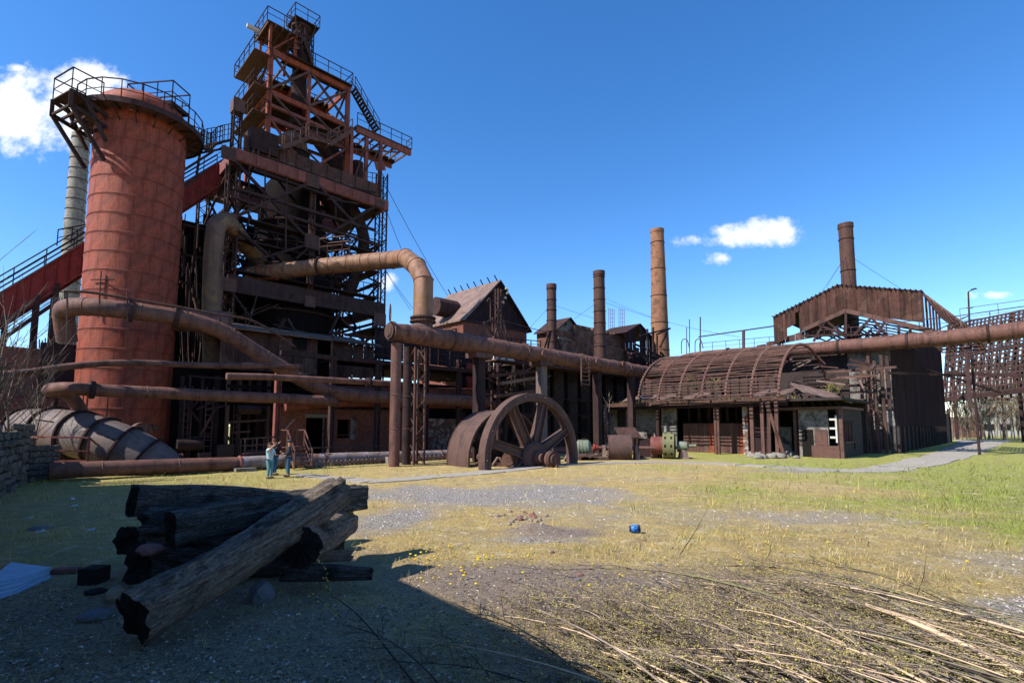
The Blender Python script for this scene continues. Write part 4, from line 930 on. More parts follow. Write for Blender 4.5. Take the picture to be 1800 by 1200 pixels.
def build_stair():
    g = G(520, 826); t = thing('steel_stair', 'rusty red steel step-over stair with handrails crossing the ground pipe', 'stair', (g.x, g.y, 0))
    f = V((S2, -S2, 0)); s = E1
    c = FP(512, 800, -31); c.z = 0; zt = 1.25; 
    plat = MB(); plat.obox(c + UP * zt, s * .55, f * .6, UP * .03); plat.build('platform', MT['pipe'], t)
    for side in (1, -1):
        top = c + f * .6 * side + UP * zt; bot = c + f * 1.75 * side + UP * .1
        for q in (-.5, .5): bpart(t, 'stringer', MT['pipe'], top + s * q, bot + s * q, .05, .2)
        for i in range(5): p = top.lerp(bot, (i + .5) / 5); MB().obox(p, s * .5, f * .14, UP * .02).build('tread', MT['pipe'], t)
        for q in (-.5, .5):
            bpart(t, 'handrail', MT['pipe'], top + s * q + UP, bot + s * q + UP * .95, .06); bpart(t, 'handrail', MT['pipe'], top + s * q + UP * .5, bot + s * q + UP * .5, .04)
            for h in (0, 1): p = (top, bot)[h] + s * q; bpart(t, 'rail_post', MT['pipe'], p, p + UP * 1.0, .06)
    for q in (-.5, .5):
        a = c + f * .6 + s * q + UP * (zt + 1); b = c - f * .6 + s * q + UP * (zt + 1); bpart(t, 'handrail', MT['pipe'], a, b, .06)
        bpart(t, 'leg', MT['pipe'], c + f * .55 + s * q, c + f * .55 + s * q + UP * zt, .07); bpart(t, 'leg', MT['pipe'], c - f * .55 + s * q, c - f * .55 + s * q + UP * zt, .07)
    # side ramp going left along the pipe
    r = thing('steel_gangway', 'low rusty railed gangway behind the people, left of the stair', 'gangway', FP(440, 820, -31.6))
    a = FP(426, 800, -31.7); b = FP(486, 794, -31.7); a.z = .9; b.z = 1.0
    MB().beam(a, b, .7, .06).build('deck', MT['redbeam'], r)
    for sd in (-.35, .35):
        o = V((S2, -S2, 0)) * sd; 
        for h in (.45, .85): bpart(r, 'handrail', MT['rust'], a + o + UP * h, b + o + UP * h, .06)
        for i in range(4): p = a.lerp(b, i / 3) + o; bpart(r, 'rail_post', MT['rust'], V((p.x, p.y, 0)), p + UP * .87, .06)
        bpart(r, 'handrail', MT['rust'], b + o + UP * .85, b + o + E1 * .9 + UP * 1.9, .06)
    m = thing('hand_rail', 'thin low handrail running right from the stair along the brick wall', 'railing', FP(560, 800, -32.2))
    a = FP(545, 787, -32.4); b = FP(668, 786, -32.4); b.z = a.z
    bpart(m, 'rail', MT['rust'], a, b, .06)
    for i in range(5): p = a.lerp(b, i / 4); bpart(m, 'rail_post', MT['rust'], V((p.x, p.y, 0)), p, .05)
build_stair()
# ------------------------------------------------------------------ facade buildings
def wall_with_holes(a0, a1, k, z0, z1, th, holes, name, mat, parent, axis='a'):
    """wall in plane k (or cross plane) built round its openings; holes: (a0,a1,z0,z1)"""
    xs = sorted({a0, a1, *[h[0] for h in holes], *[h[1] for h in holes]}); m = MB()
    for x0, x1 in zip(xs, xs[1:]):
        hs = sorted([(h[2], h[3]) for h in holes if h[0] <= x0 + 1e-6 and h[1] >= x1 - 1e-6]); z = z0
        for lo, hi in hs + [(z1, z1)]:
            if lo > z + 1e-6:
                if axis == 'a': m.pbox(x0, x1, k - th, k, z, lo)
                else: m.pbox(k, k + th, x0, x1, z, lo)
            z = max(z, hi)
    return m.build(name, mat, parent)
def aof(px, k, y=748): return FP(px, y, k).dot(E1)
def zof(px, py, k): return FP(px, py, k).z
def build_brickhouse():
    k = -36.0; a0, a1 = aof(490, k), aof(752, k); zt = zof(560, 719, k); t = thing('brick_building', 'low sooty brick building with a doorway and one window behind the ground pipe', 'building', W(a0, k, 0))
    d = (aof(538, k), aof(574, k), 0, zof(550, 734, k)); w = (aof(593, k), aof(616, k), zof(600, 770, k), zof(600, 737, k))
    wall_with_holes(a0, a1, k, 0, zt, .4, [d, w], 'front_wall', MT['brick'], t)
    MB().pbox(a0, a0 + .4, k - 6, k - .4, 0, zt).build('side_wall', MT['brick'], t); MB().pbox(a0, a1, k - 6.4, k - 6, 0, zt).build('back_wall', MT['charred'], t)
    MB().pbox(a0 - .05, a1, k - 6.4, k + .08, zt, zt + .18).build('roof', MT['dark'], t)
    MB().pbox(d[0] - .1, d[1] + .1, k + .002, k + .05, d[3], d[3] + .25).build('lintel', MT['concrete'], t); MB().pbox(w[1], w[1] + .45, k + .002, k + .03, w[2] - .1, w[3] + .15).build('plaster_patch', MT['plaster'], t)
    bpart(t, 'sill_bar', MT['rust'], W(w[0], k - .1, w[2] + .25), W(w[1], k - .1, w[2] + .25), .06)
    for q in range(3): bpart(t, 'jamb', MT['plaster'], W(d[1] - .15, k - .2, 0), W(d[1] - .15, k - .2, d[3]), .12)
    # rubbly parapet
    for i in range(60):
        a = R.uniform(a0, a1); s = R.uniform(.1, .3); MB().pbox(a, a + s, k - .35, k + .02, zt + .18, zt + .18 + R.uniform(.05, .14)).build('brick', MT['brick'], t)
    t2 = thing('brick_wall', 'scorched brick wall with flaking whitewash along its top behind the big drum', 'wall', W(aof(760, k), k, 0))
    MB().pbox(aof(752, k), aof(905, k), k - .4, k - .03, 0, zof(800, 736, k)).build('wall_body', MT['brickw'], t2)
    for px in (810,): MB().pbox(aof(px - 4, k), aof(px + 4, k), k - .03, k + .3, 0, 5).build('post', MT['dark'], t2)
build_brickhouse()
def sheets(parent, a0, a1, k, z0f, z1f, w=.95, mt='panel', name='cladding_sheet', skip=(), wob=.03, axis='a', amp=.03, waves=5, tiltr=.0):
    """corrugated sheets side by side; z0f/z1f give bottom and top along the wall"""
    n = max(1, round(abs(a1 - a0) / w)); w = (a1 - a0) / n; cache = {}
    for i in range(n):
        if i in skip: continue
        x = a0 + i * w; z0 = z0f(x + w / 2) if callable(z0f) else z0f; zA = z1f(x) if callable(z1f) else z1f; zB = z1f(x + w) if callable(z1f) else z1f
        o = (W(x, k, 0) if axis == 'a' else W(k, x, 0)); e = (E1 if axis == 'a' else -E2); nn = (V((S2, -S2, 0)) if axis == 'a' else -E1)
        off = nn * R.uniform(0, wob); c = 0; rows = [[], []]; W_ = w * .985
        for j in range(waves * 2 + 1):
            f = j / (waves * 2); p = o + e * (W_ * f) + nn * (amp if j % 2 else -amp) + off
            rows[0].append(p + UP * z0); rows[1].append(p + UP * (zA + (zB - zA) * f))
        MB().grid(rows).build(name, MT[mt], parent)
def build_sheds():
    # corrugated shed on the gantry at the furnace foot
    k = -37.6; z0 = zof(500, 655, k); z1 = zof(500, 590, k); a0, a1 = aof(380, k), aof(655, k)
    t = thing('gantry_shed', 'long brown corrugated shed with a door gap on the steel gantry under the furnace', 'shed', W((a0 + a1) / 2, k, 0))
    dg = (aof(550, k), aof(574, k)); n = round((a1 - a0) / .95)
    sk = [i for i in range(n) if dg[0] < a0 + (i + .5) * (a1 - a0) / n < dg[1]]
    sheets(t, a0, a1, k, z0, z1, mt='panel', skip=sk)
    MB().pbox(a0, a1, k - 4.5, k - 4.4, z0, z1 + .8).build('back_wall', MT['black'], t)
    r = MB().hexa([W(a0 - .3, k + .7, z1 - .05), W(a1 + .3, k + .7, z1 - .1), W(a1 + .3, k - 4.5, z1 + 1.2), W(a0 - .3, k - 4.5, z1 + 1.2), W(a0 - .3, k + .7, z1 + .03), W(a1 + .3, k + .7, z1 - .02), W(a1 + .3, k - 4.5, z1 + 1.3), W(a0 - .3, k - 4.5, z1 + 1.3)])
    r.build('roof', MT['tin'], t)
    for i in range(16): a = a0 + (a1 - a0) * i / 16; MB().hexa([W(a, k + .72 + R.uniform(0, .15), z1 + .04), W(a + .9, k + .72, z1 + .03), W(a + .9, k - 2, z1 + .62), W(a, k - 2, z1 + .62), W(a, k + .72, z1 + .08), W(a + .9, k + .72, z1 + .07), W(a + .9, k - 2, z1 + .66), W(a, k - 2, z1 + .66)]).build('roof_sheet', MT['tin'], t)
    wi = FP(528, 603, k + .1); MB().pbox(wi.dot(E1) - .5, wi.dot(E1) + .5, k + .04, k + .1, wi.z - .45, wi.z + .35).build('window', MT['void'], t)
    # steel gantry carrying it: posts and long beams
    g = thing('pipe_gantry', 'dark steel gantry of posts and long beams carrying pipes along the facade', 'gantry', W(aof(600, -34.4), -34.4, 0))
    kk = -33.9; zb = zof(600, 630, kk)
    for px in (486, 582, 663, 748, 806, 862): 
        a = aof(px, kk); q = MB(); q.ibeam(W(a, kk, 0), W(a, kk, zof(px, 632, kk)), .35, .35, .07); q.build('post', MT['dark'] if px != 486 else MT['redbeam'], g)
    for z0_, z1_ in ((632, 640),): bpart(g, 'long_beam', MT['dark'], W(aof(488, kk), kk, zb), W(aof(905, kk), kk, zb), .3, .3)
    MB().rail([W(aof(580, kk), kk, zb), W(aof(905, kk), kk, zb)], 1.8, 2.6, .08, 2).build('railing', MT['dark'], g)
    MB().pbox(aof(585, kk), aof(920, kk), kk - 2.5, kk - .2, zb - .15, zb).build('deck', MT['black'], g)
    for z in (3.9, 5.0): bpart(g, 'long_beam', MT['black'], W(aof(400, kk - 1), kk - 1.6, z), W(aof(905, kk), kk - 1.6, z), .2, .2)
    for i in range(26): 
        a = R.uniform(aof(560, kk), aof(900, kk)); z = R.uniform(zb - 2, zb - .4); bpart(g, 'debris_plank', MT[R.choice(['tin', 'dark', 'rust'])], W(a, kk - .6, z), W(a + R.uniform(.6, 1.8), kk - .6 - R.random(), z + R.uniform(-.15, .25)), .15, .05)
    # long dark hall behind, lower part
    h = thing('furnace_hall', 'long soot black hall wall behind the facade pipes under the furnace', 'building', W(aof(600, -38), -38, 0))
    wall_with_holes(aof(300, -39.5), aof(905, -39.5), -39.5, 0, zof(600, 664, -39.5), .3, [(aof(400, -39.5), aof(440, -39.5), 1.1, 2.6)], 'wall', MT['black'], h)
    MB().pbox(aof(640, -39.7), aof(905, -39.7), -47, -39.7, 7.5, 7.7).build('roof', MT['black'], h)
    sheets(h, aof(655, -38.4), aof(850, -38.4), -38.4, zof(750, 640, -38.4), zof(750, 592, -38.4), mt='darkpanel')
    MB().pbox(aof(655, -38.5), aof(850, -38.5), -44, -38.5, zof(750, 590, -38.5), zof(750, 590, -38.5) + .15).build('roof', MT['dark'], h)
    k2 = -37.8; MB().pbox(aof(820, k2), aof(851, k2), k2 - .1, k2, zof(830, 685, k2), zof(830, 638, k2)).build('red_panel', MT['sheetred'], h, label='crimson sheet steel panel')
    MB().pbox(aof(810, k2), aof(819, k2), k2 - .1, k2 + .02, zof(830, 680, k2), zof(830, 668, k2)).build('opening', MT['void'], h)  # solid plate, painted dark like a shaded hole
    # right of it: dark tall building under the main
    b = thing('boiler_house', 'dark soot stained building wall with columns and a sagging gallery under the gas main', 'building', W(aof(950, -33), -33, 0))
    k = -33.4; a0, a1 = aof(905, k), aof(1112, k); z1 = zof(1000, 652, k)
    MB().pbox(a0, a1, k - .4, k, 0, z1).build('wall', MT['charred'], b); MB().pbox(a0, a1 + .3, k - 7, k + .4, z1, z1 + .25).build('roof', MT['dark'], b); MB().pbox(a1 - .4, a1, k - 7, k - .4, 0, z1).build('side_wall', MT['charred'], b)
    for i in range(9):
        a = a0 + (a1 - a0) * (i + .3) / 9; bpart(b, 'column', MT['black'], W(a, k + .15, 0), W(a, k + .15, z1), .26)
    for z in (1.8, 3.6, 5.2): bpart(b, 'beam', MT['dark'], W(a0, k + .35, z), W(a1, k + .35, z), .14)
    ng = 7
    for i in range(ng):
        for j in range(2):
            a = a0 + (a1 - a0) * (i + .45) / ng; f = MB(); 
            MB().pbox(a, a + 1.1, k + .003, k + .06, 1.9 + j * 1.8, 3.2 + j * 1.8).build('window', MT['void'], b)
            for q in range(4): bpart(b, 'glazing_bar', MT['dark'], W(a + .1 + q * .3, k + .08, 1.9 + j * 1.8), W(a + .1 + q * .3, k + .08, 3.2 + j * 1.8), .04)
    g2 = MB().rail([W(a0 + 2, k + 1.6, z1), W(a1, k + 1.6, z1)], 1.3, 1.5, .1).build('gallery_railing', MT['dark'], b)
    MB().pbox(a0 - 4, a1, k + .2, k + 1.8, z1 - .1, z1).build('gallery', MT['rust'], b)
    for i in range(9): a = a0 - 3 + (a1 - a0 + 2) * i / 8; bpart(b, 'bracket', MT['dark'], W(a, k + .2, z1 - 1.2), W(a, k + 1.7, z1 - .1), .1)
    # cluttered bay between (870-960): platforms, crane bits
    c = thing('steel_platform', 'cluttered rusty steel platform with bent beams above the big flywheel', 'platform', W(aof(900, -30.5), -30.5, 0))
    k = -30.6
    for px0, px1, y in ((862, 950, 655), (870, 955, 690), (880, 940, 668)):
        bpart(c, 'beam', MT[R.choice(['rust', 'tin'])], FP(px0, y + 6, k), FP(px1, y - 4, k), .3, .25)
    for px, y0, y1 in ((876, 640, 790), (944, 650, 790), (900, 660, 700), (922, 640, 690)): p = FP(px, y0, k - .5); bpart(c, 'post', MT['dark'], V((p.x, p.y, 0 if y1 > 750 else FP(px, y1, k - .5).z)), p, .25)
    for i in range(40):
        px = R.uniform(862, 952); y = R.uniform(650, 700); bpart(c, 'strut', MT[R.choice(['dark', 'rust', 'dark'])], FP(px, y, k - R.random()), FP(px + R.uniform(-25, 25), y + R.uniform(-14, 14), k - R.random()), .09)
    w_ = FP(880, 640, -36); MB().pbox(aof(868, -36), aof(905, -36), -36.3, -36, zof(880, 652, -36), zof(880, 626, -36)).build('pale_wall', MT['white'], c)
    for px in (878, 890): bpart(c, 'bar', MT['dark'], FP(px, 626, -35.9), FP(px, 652, -35.9), .15)
    # ladder tower left of flywheel
    l = thing('ladder_tower', 'thin rusty lattice ladder standing behind the drum and flywheel', 'ladder', FP(850, 748, -29))
    for px in (834, 851, 864): p = FP(px, 690, -29); bpart(l, 'post', MT['rust'], V((p.x, p.y, 0)), FP(px, 686, -29), .09)
    for y in range(690, 800, 14): bpart(l, 'rung', MT['rust'], FP(834, y + 4, -29), FP(864, y + 2, -29), .07)
    for y in range(700, 790, 28): bpart(l, 'brace', MT['rust'], FP(834, y, -29), FP(851, y + 20, -29), .06)
    # left: sooty low buildings behind the drum
    s = thing('brick_annex', 'dark red ruined brick annex behind the ribbed duct at far left', 'building', W(aof(60, -39.5), -39.5, 0))
    MB().pbox(aof(-150, -41), aof(140, -41), -46, -41, 0, zof(60, 612, -41)).build('wall', MT['brick'], s)
    MB().pbox(aof(-150, -39.8), aof(138, -39.8), -41.0, -39.8, 0, zof(60, 700, -39.8)).build('lower_wall', MT['brick'], s)
    MB().pbox(aof(60, -40.6), aof(140, -40.6), -41.2, -40.6, zof(60, 690, -40.6), zof(60, 600, -40.6)).build('sheeting', MT['dark'], s)
    for i in range(14): px = 64 + i * 5.2; bpart(s, 'railing_bar', MT['dark'], FP(px, 612, -40.6), FP(px, 594 + (i % 3) * 2, -40.6), .06)
build_sheds()

def build_bay():
    t = thing('undercroft_frame', 'dark bay of steel posts and braces between red tower and brick building', 'steel frame', W(aof(400, -37), -37, 0)); k = -37.2
    for px, k_, w in ((316, -38, .2), (330, -37, .12), (352, -37.5, .16), (378, -38, .3), (398, -36.8, .2), (418, -38.6, .25), (436, -37.4, .14), (452, -38.5, .3), (470, -37, .2)): 
        a = aof(px, k_); bpart(t, 'post', MT[R.choice(['dark', 'rust', 'rust'])], W(a, k_, 0), W(a, k_, zof(px, 660, k_)), w)
    for x0, y0, x1, y1 in ((316, 740, 352, 700), (352, 765, 378, 720), (318, 700, 350, 740), (398, 742, 470, 738), (400, 690, 470, 700), (330, 660, 420, 668), (360, 720, 400, 712), (436, 690, 470, 722), (318, 770, 372, 766), (404, 760, 440, 758), (345, 720, 386, 700)):
        bpart(t, 'brace', MT[R.choice(['dark', 'rust'])], FP(x0, y0, k), FP(x1, y1, k + .2), .13)
    for px, w, h, kk in ((384, 1.0, 1.3, -36.5), (352, .7, .8, -36.2), (430, 1.6, .9, -36.8)): a = aof(px, kk); MB().pbox(a, a + w, kk - .6, kk, 0, h).build('block', MT['charred'], t)
    for px, y, r in ((310, 782, .35), (418, 720, .3)): p = FP(px, y, -36.8); MB().tube([p, p + E1 * 1.4], r, 14).build('tank', MT['dark'], t, 40)
    for px in (322, 360, 410): 
        m = MB(); a = aof(px, -37.1); [m.beam(W(a + s, -37.1, 0), W(a + s, -37.1, 5), .06) for s in (0, .4)]; [m.beam(W(a, -37.1, z * .4), W(a + .4, -37.1, z * .4), .05) for z in range(1, 12)]; m.build('ladder', MT['rust'], t)
build_bay()
# ------------------------------------------------------------------ right half: plant coordinates c = x+y side
def bof(px, c, y=748): return -CP(px, y, c).dot(E2)     # plant coordinate b of a pixel column in cross plane c
def zc_(px, py, c): return CP(px, py, c).z
def build_gable_house():
    k = -44.0; aL, aR = aof(815, k, 700), aof(926, k, 700); aC = (aL + aR) / 2; ze = zof(926, 580, k); zr = zof(868, 494, k); zl = ze
    t = thing('gabled_tower_house', 'tall brick building with a steep dark gabled tin roof behind the gas main', 'building', W(aC, k, 0)); D = 9
    MB().pbox(aL, aR, k - D, k, 0, ze).build('brick_body', MT['brick'], t)
    g = MB(); g.face([W(aL, k + .02, ze), W(aR, k + .02, ze), W(aC, k + .02, zr)]); g.face([W(aL, k - D, ze), W(aC, k - D, zr), W(aR, k - D, ze)]); g.build('gable_core', MT['dark'], t)
    n = 11
    for i in range(n):
        x0 = aL + (aR - aL) * i / n; x1 = aL + (aR - aL) * (i + 1) / n - .03; f = lambda x: ze + (zr - ze) * (1 - abs(x - aC) / (aR - aC)); y = k + .05 + R.uniform(0, .04)
        pts = [W(x0, y, ze - .1), W(x1, y, ze - .1), W(x1, y, f(x1) - .05), W(x0, y, f(x0) - .05)]; MB().face(pts).build('gable_sheet', MT['darkpanel'], t)
    th = .18; ov = .6
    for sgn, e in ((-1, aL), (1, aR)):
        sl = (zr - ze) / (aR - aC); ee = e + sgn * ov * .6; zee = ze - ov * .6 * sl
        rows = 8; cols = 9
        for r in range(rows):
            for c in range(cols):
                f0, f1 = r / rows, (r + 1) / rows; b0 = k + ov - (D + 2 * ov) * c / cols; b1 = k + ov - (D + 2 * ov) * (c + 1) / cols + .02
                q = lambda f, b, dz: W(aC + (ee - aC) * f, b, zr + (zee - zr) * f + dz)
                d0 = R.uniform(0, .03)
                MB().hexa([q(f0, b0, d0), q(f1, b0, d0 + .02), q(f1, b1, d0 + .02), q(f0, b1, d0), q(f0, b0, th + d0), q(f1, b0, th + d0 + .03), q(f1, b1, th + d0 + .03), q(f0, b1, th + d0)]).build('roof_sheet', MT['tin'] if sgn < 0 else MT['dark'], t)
    for i in range(8): b = k - D * i / 7; bpart(t, 'snow_hook', MT['dark'], W(aC, b, zr + .1), W(aC - .5, b, zr + .75), .1)
    # dormer hood at the back left, ledges
    p = FP(800, 545, k - 4); MB().tube([p, p - E1 * 3.0], 1.1, 16).build('hood', MT['dark'], t, 40)
    for i in range(4): bpart(t, 'ledge', MT['tin'], W(aL - .7, k - 1.5 - i * 1.6, ze - 1.2), W(aL + .1, k - 1.5 - i * 1.6, ze - 1.0), .35, .12)
    MB().pbox(aL - .05, aR + .05, k - .5, k + .12, ze - .35, ze - .1).build('cornice', MT['dark'], t)
    # power mast with insulator arms
    m = thing('power_mast', 'rusty lattice mast with insulator arms in front of the steep gable', 'mast', FP(876, 748, -31.5)); kk = -31.5
    a = FP(876, 592, kk); b = FP(876, 508, kk); MB().lattice(a, b, .35, .35, 8, .07).build('mast_frame', MT['rust'], m)
    for y, x1 in ((512, 894), (520, 896), (528, 892), (536, 888)): bpart(m, 'insulator_arm', MT['rust'], FP(868, y, kk), FP(x1, y - 3, kk), .06); MB().lathe(FP(x1 - 4, y - 3, kk), UP, [(0, .06), (.05, .12), (.15, .12), (.2, .03)], 8).build('insulator', MT['white'], m)
    for u in (((850, 568), (870, 560)), ((850, 568), (862, 592)), ((884, 562), (892, 592)), ((866, 558), (866, 585)), ((872, 592), (850, 566)), ((880, 590), (868, 560)), ((874, 575), (866, 600)), ((884, 575), (890, 600))): bpart(m, 'strut', MT['rust'], FP(*u[0], kk + .2), FP(*u[1], kk + .2), .1)
    MB().tube(smoothpath([FP(862, 565, kk), FP(862, 530, kk), FP(860, 524, kk), FP(856, 530, kk)], 4), .05, 7).build('lamp_arm', MT['rust'], m)
    MB().lattice(V((a.x, a.y, 8.9)), V((a.x, a.y, a.z)), .9, .5, 2, .08).build('mast_base', MT['rust'], m)
build_gable_house()
def chimney(name, label, px, pyt, pyb, Y, rt, rb, mt, bands=0, group=None, guys=()):
    b = P(px[1], 748, Y); top = P(px[0], pyt, Y); c = V((b.x, b.y, 0)); zt = top.z; t = thing(name, label, 'chimney', c, group); zb = P(px[1], pyb, Y).z
    MB().lathe(c, UP, [(0, rb), (zb, rb), (zt - .5, rt), (zt - .5, rt + .06), (zt, rt + .06), (zt, rt - .12), (zt - 2, rt - .14)], 26).build('shaft', MT[mt], t, 35)
    for i in range(bands):
        z = zb + (zt - zb) * (i + .5) / bands; f = (z - zb) / (zt - zb); MB().ring(c + UP * z, rb + (rt - rb) * f + .02, UP, .05, 24, 5).build('band', MT['dark'], t)
    for (gx, gy, gY) in guys: MB().tube([c + UP * (zb + (zt - zb) * .68), P(gx, gy, gY)], .018, 4).build('guy_wire', MT['dark'], t)
    return t, c, zt, zb
chimney('steel_chimney', 'shorter thin rusty steel chimney just right of the steep gable', (969, 971), 500, 610, 62, .58, .62, 'flue', 6, guys=((918, 590, 60), (1045, 560, 62)))
chimney('steel_chimney', 'banded rusty steel chimney standing on the orange brick building', (1053, 1057), 477, 640, 64, .7, .78, 'flue', 8, guys=((1010, 560, 62), (1150, 560, 66)))
chimney('brick_chimney', 'tall tapered light brown brick chimney behind the brick ruin', (1157, 1164), 404, 640, 78, 1.0, 1.42, 'chimneybrick', 5)
chimney('steel_chimney', 'dark steel chimney rising from the ridge of the big right shed', (1503, 1507), 394, 560, 55, .7, .72, 'flue', 3, guys=((1440, 520, 53), (1590, 512, 52), (1452, 505, 50)))
_t, _c, _zt, _zb = chimney('concrete_chimney', 'tall grey ringed concrete chimney partly hidden behind the red tower', (130, 103), 238, 600, 62, .9, 1.1, 'concrete', 20)
for i in range(46):
    z = 14 + i * .52; MB().beam(_c + V((1.05, -.35, z)), _c + V((1.32, -.45, z)), .05).beam(_c + V((1.32, -.45, z)), _c + V((1.32, -.45, z + .52)), .04).build('cage_rung', MT['rust'], _t)
def build_ruin():
    k = -41.5; t = thing('brick_ruin', 'orange brick ruin with a small gabled whitewashed top between the steel chimneys', 'building', W(aof(1060, k), k, 0))
    # lower block facing the yard
    a0, a1 = aof(1012, k), aof(1102, k); z1 = zof(1068, 583, k); zl = z1 - .3
    MB().pbox(a0, a1, k - 6, k, 0, z1 - .3).build('brick_body', MT['brickb'], t)
    for i in range(36):
        a = a0 + (a1 - a0) * i / 36; MB().pbox(a, a + .27, k - .4, k, z1 - .3, z1 - .3 + R.choice([.1, .2, .3, .42, .2])).build('brick', MT['brickb'], t)
    # low sloping brick front
    MB().hexa([W(aof(985, k + 2), k + 1, 0), W(aof(1150, k + 2), k + 1, 0), W(aof(1150, k + 2), k, 0), W(aof(985, k + 2), k, 0), W(aof(985, k + 2), k + 1, zof(990, 600, k)), W(aof(1150, k + 2), k + 1, zof(1140, 625, k)), W(aof(1150, k + 2), k, zof(1140, 622, k)), W(aof(985, k + 2), k, zof(990, 598, k))]).build('front_wall', MT['brickb'], t)
    # small gabled piece at left
    k2 = -42.2; b0, b1 = aof(980, k2), aof(1022, k2); ze = zof(1000, 583, k2); zr = zof(1000, 560, k2); bc = (b0 + b1) / 2
    MB().pbox(b0, b1, k2 - 3.5, k2, 0, ze).build('brick_body', MT['brickb'], t); MB().face([W(b0, k2, ze), W(b1, k2, ze), W(bc, k2, zr)]).build('whitewashed_gable', MT['plaster'], t)
    for s_, e in ((-1, b0), (1, b1)):
        MB().hexa([W(bc, k2 + .4, zr), W(e + s_ * .5, k2 + .4, ze - .3), W(e + s_ * .5, k2 - 3.6, ze - .3), W(bc, k2 - 3.6, zr), W(bc, k2 + .4, zr + .15), W(e + s_ * .5, k2 + .4, ze - .15), W(e + s_ * .5, k2 - 3.6, ze - .15), W(bc, k2 - 3.6, zr + .15)]).build('roof', MT['dark'], t)
    MB().pbox(b1 + .3, b1 + 4.5, k2 - 3, k2 - 1, zof(1030, 596, k2), zof(1030, 574, k2)).build('clerestory', MT['dark'], t); MB().pbox(b1, b1 + 5, k2 - 3.3, k2 - .7, zof(1030, 574, k2), zof(1030, 571, k2)).build('roof', MT['dark'], t)
    for px in (990, 1006): MB().pbox(aof(px, k2 + .05), aof(px + 9, k2 + .05), k2 + .003, k2 + .05, zof(px, 618, k2), zof(px, 602, k2)).build('window', MT['void'], t)
    MB().pbox(b0, b1 + 1, k2 + .05, k2 + .3, zof(1000, 600, k2), zof(1000, 597, k2)).build('lintel', MT['concrete'], t)
    # dark sheet gable on the right with an opening
    k3 = -40.0; c0, c1 = aof(1102, k3), aof(1150, k3); ze = zof(1125, 592, k3); zr = zof(1125, 571, k3); cc = (c0 + c1) / 2; n = 8; f = lambda x: ze + (zr - ze) * (1 - abs(x - cc) / (c1 - cc))
    for i in range(n):
        x0 = c0 + (c1 - c0) * i / n; x1 = c0 + (c1 - c0) * (i + 1) / n - .03
        if i in (3,): MB().face([W(x0, k3, 8), W(x1, k3, 8), W(x1, k3, ze - 1.7), W(x0, k3, ze - 1.7)]).build('cladding_sheet', MT['darkpanel'], t); continue
        y = k3 + R.uniform(0, .05); MB().face([W(x0, y, 7), W(x1, y, 7), W(x1, y, f(x1)), W(x0, y, f(x0))]).build('cladding_sheet', MT['darkpanel'], t)
    for s_, e in ((-1, c0), (1, c1)): MB().hexa([W(cc, k3 + .3, zr), W(e, k3 + .3, ze), W(e, k3 - 5, ze), W(cc, k3 - 5, zr), W(cc, k3 + .3, zr + .15), W(e + s_ * .3, k3 + .3, ze + .1), W(e + s_ * .3, k3 - 5, ze + .1), W(cc, k3 - 5, zr + .15)]).build('roof', MT['dark'], t)
    # gallery posts and beams right of it
    for x0, y0, x1, y1 in ((1138, 578, 1138, 640), (1148, 575, 1148, 640), (1154, 588, 1178, 577), (1155, 590, 1155, 640), (1125, 590, 1178, 577), (1160, 610, 1172, 585), (1120, 625, 1185, 630), (1160, 618, 1185, 645), (1100, 612, 1180, 640), (1115, 604, 1178, 634)):
        bpart(t, 'beam', MT['dark'], FP(x0, y0, -37.5), FP(x1, y1, -37.5), .22)
    for i in range(30): px = R.uniform(1100, 1185); y = 612 + (px - 1100) * .3 + R.uniform(-4, 12); bpart(t, 'strut', MT[R.choice(['dark', 'rust'])], FP(px, y, -37), FP(px + R.uniform(-8, 12), y + R.uniform(-14, 14), -37.4), .1)
    # reinforcement cages
    for px in (1075, 1093):
        r = thing('rebar_cage', 'pair of thin upright steel bars cages on the ruin roof, %s one' % ('left' if px == 1075 else 'right'), 'rebar', FP(px, 748, -44))
        for q in range(4): bpart(r, 'bar', MT['greysteel'], FP(px - 5 + q * 3.2, 582, -44 - (q % 2) * .4), FP(px - 5 + q * 3.2, 541 + q, -44 - (q % 2) * .4), .06)
        for y in range(545, 580, 7): bpart(r, 'tie', MT['greysteel'], FP(px - 5, y, -44), FP(px + 5, y, -44), .03)
    # dark roofs in front of the ruin
    d = thing('low_roof', 'low dark roof range running behind the gas main', 'roof', W(aof(950, -38), -38, 0))
    MB().pbox(aof(905, -38.5), aof(1110, -38.5), -43, -38.5, 7.2, zof(960, 618, -38.5)).build('roof_body', MT['dark'], d)
    for i in range(9): px = 830 + i * 22; MB().pbox(aof(px, -38), aof(px + 20, -38), -38.4, -38, 7.2, zof(px, 618, -38) - .2 + R.uniform(-.3, .3)).build('parapet_panel', MT['darkpanel'], d)
    m = MB(); m.rail([FP(860, 606, -37.5), FP(950, 612, -37.5)], .8, 1.6, .08); m.build('railing', MT['dark'], d)
    q = FP(971, 612, -37); 
    for dx in (-14, 14, 8, -8): bpart(d, 'strut', MT['dark'], FP(971 + dx, 612, -37), FP(971 + dx * .3, 582, -37), .14)
build_ruin()
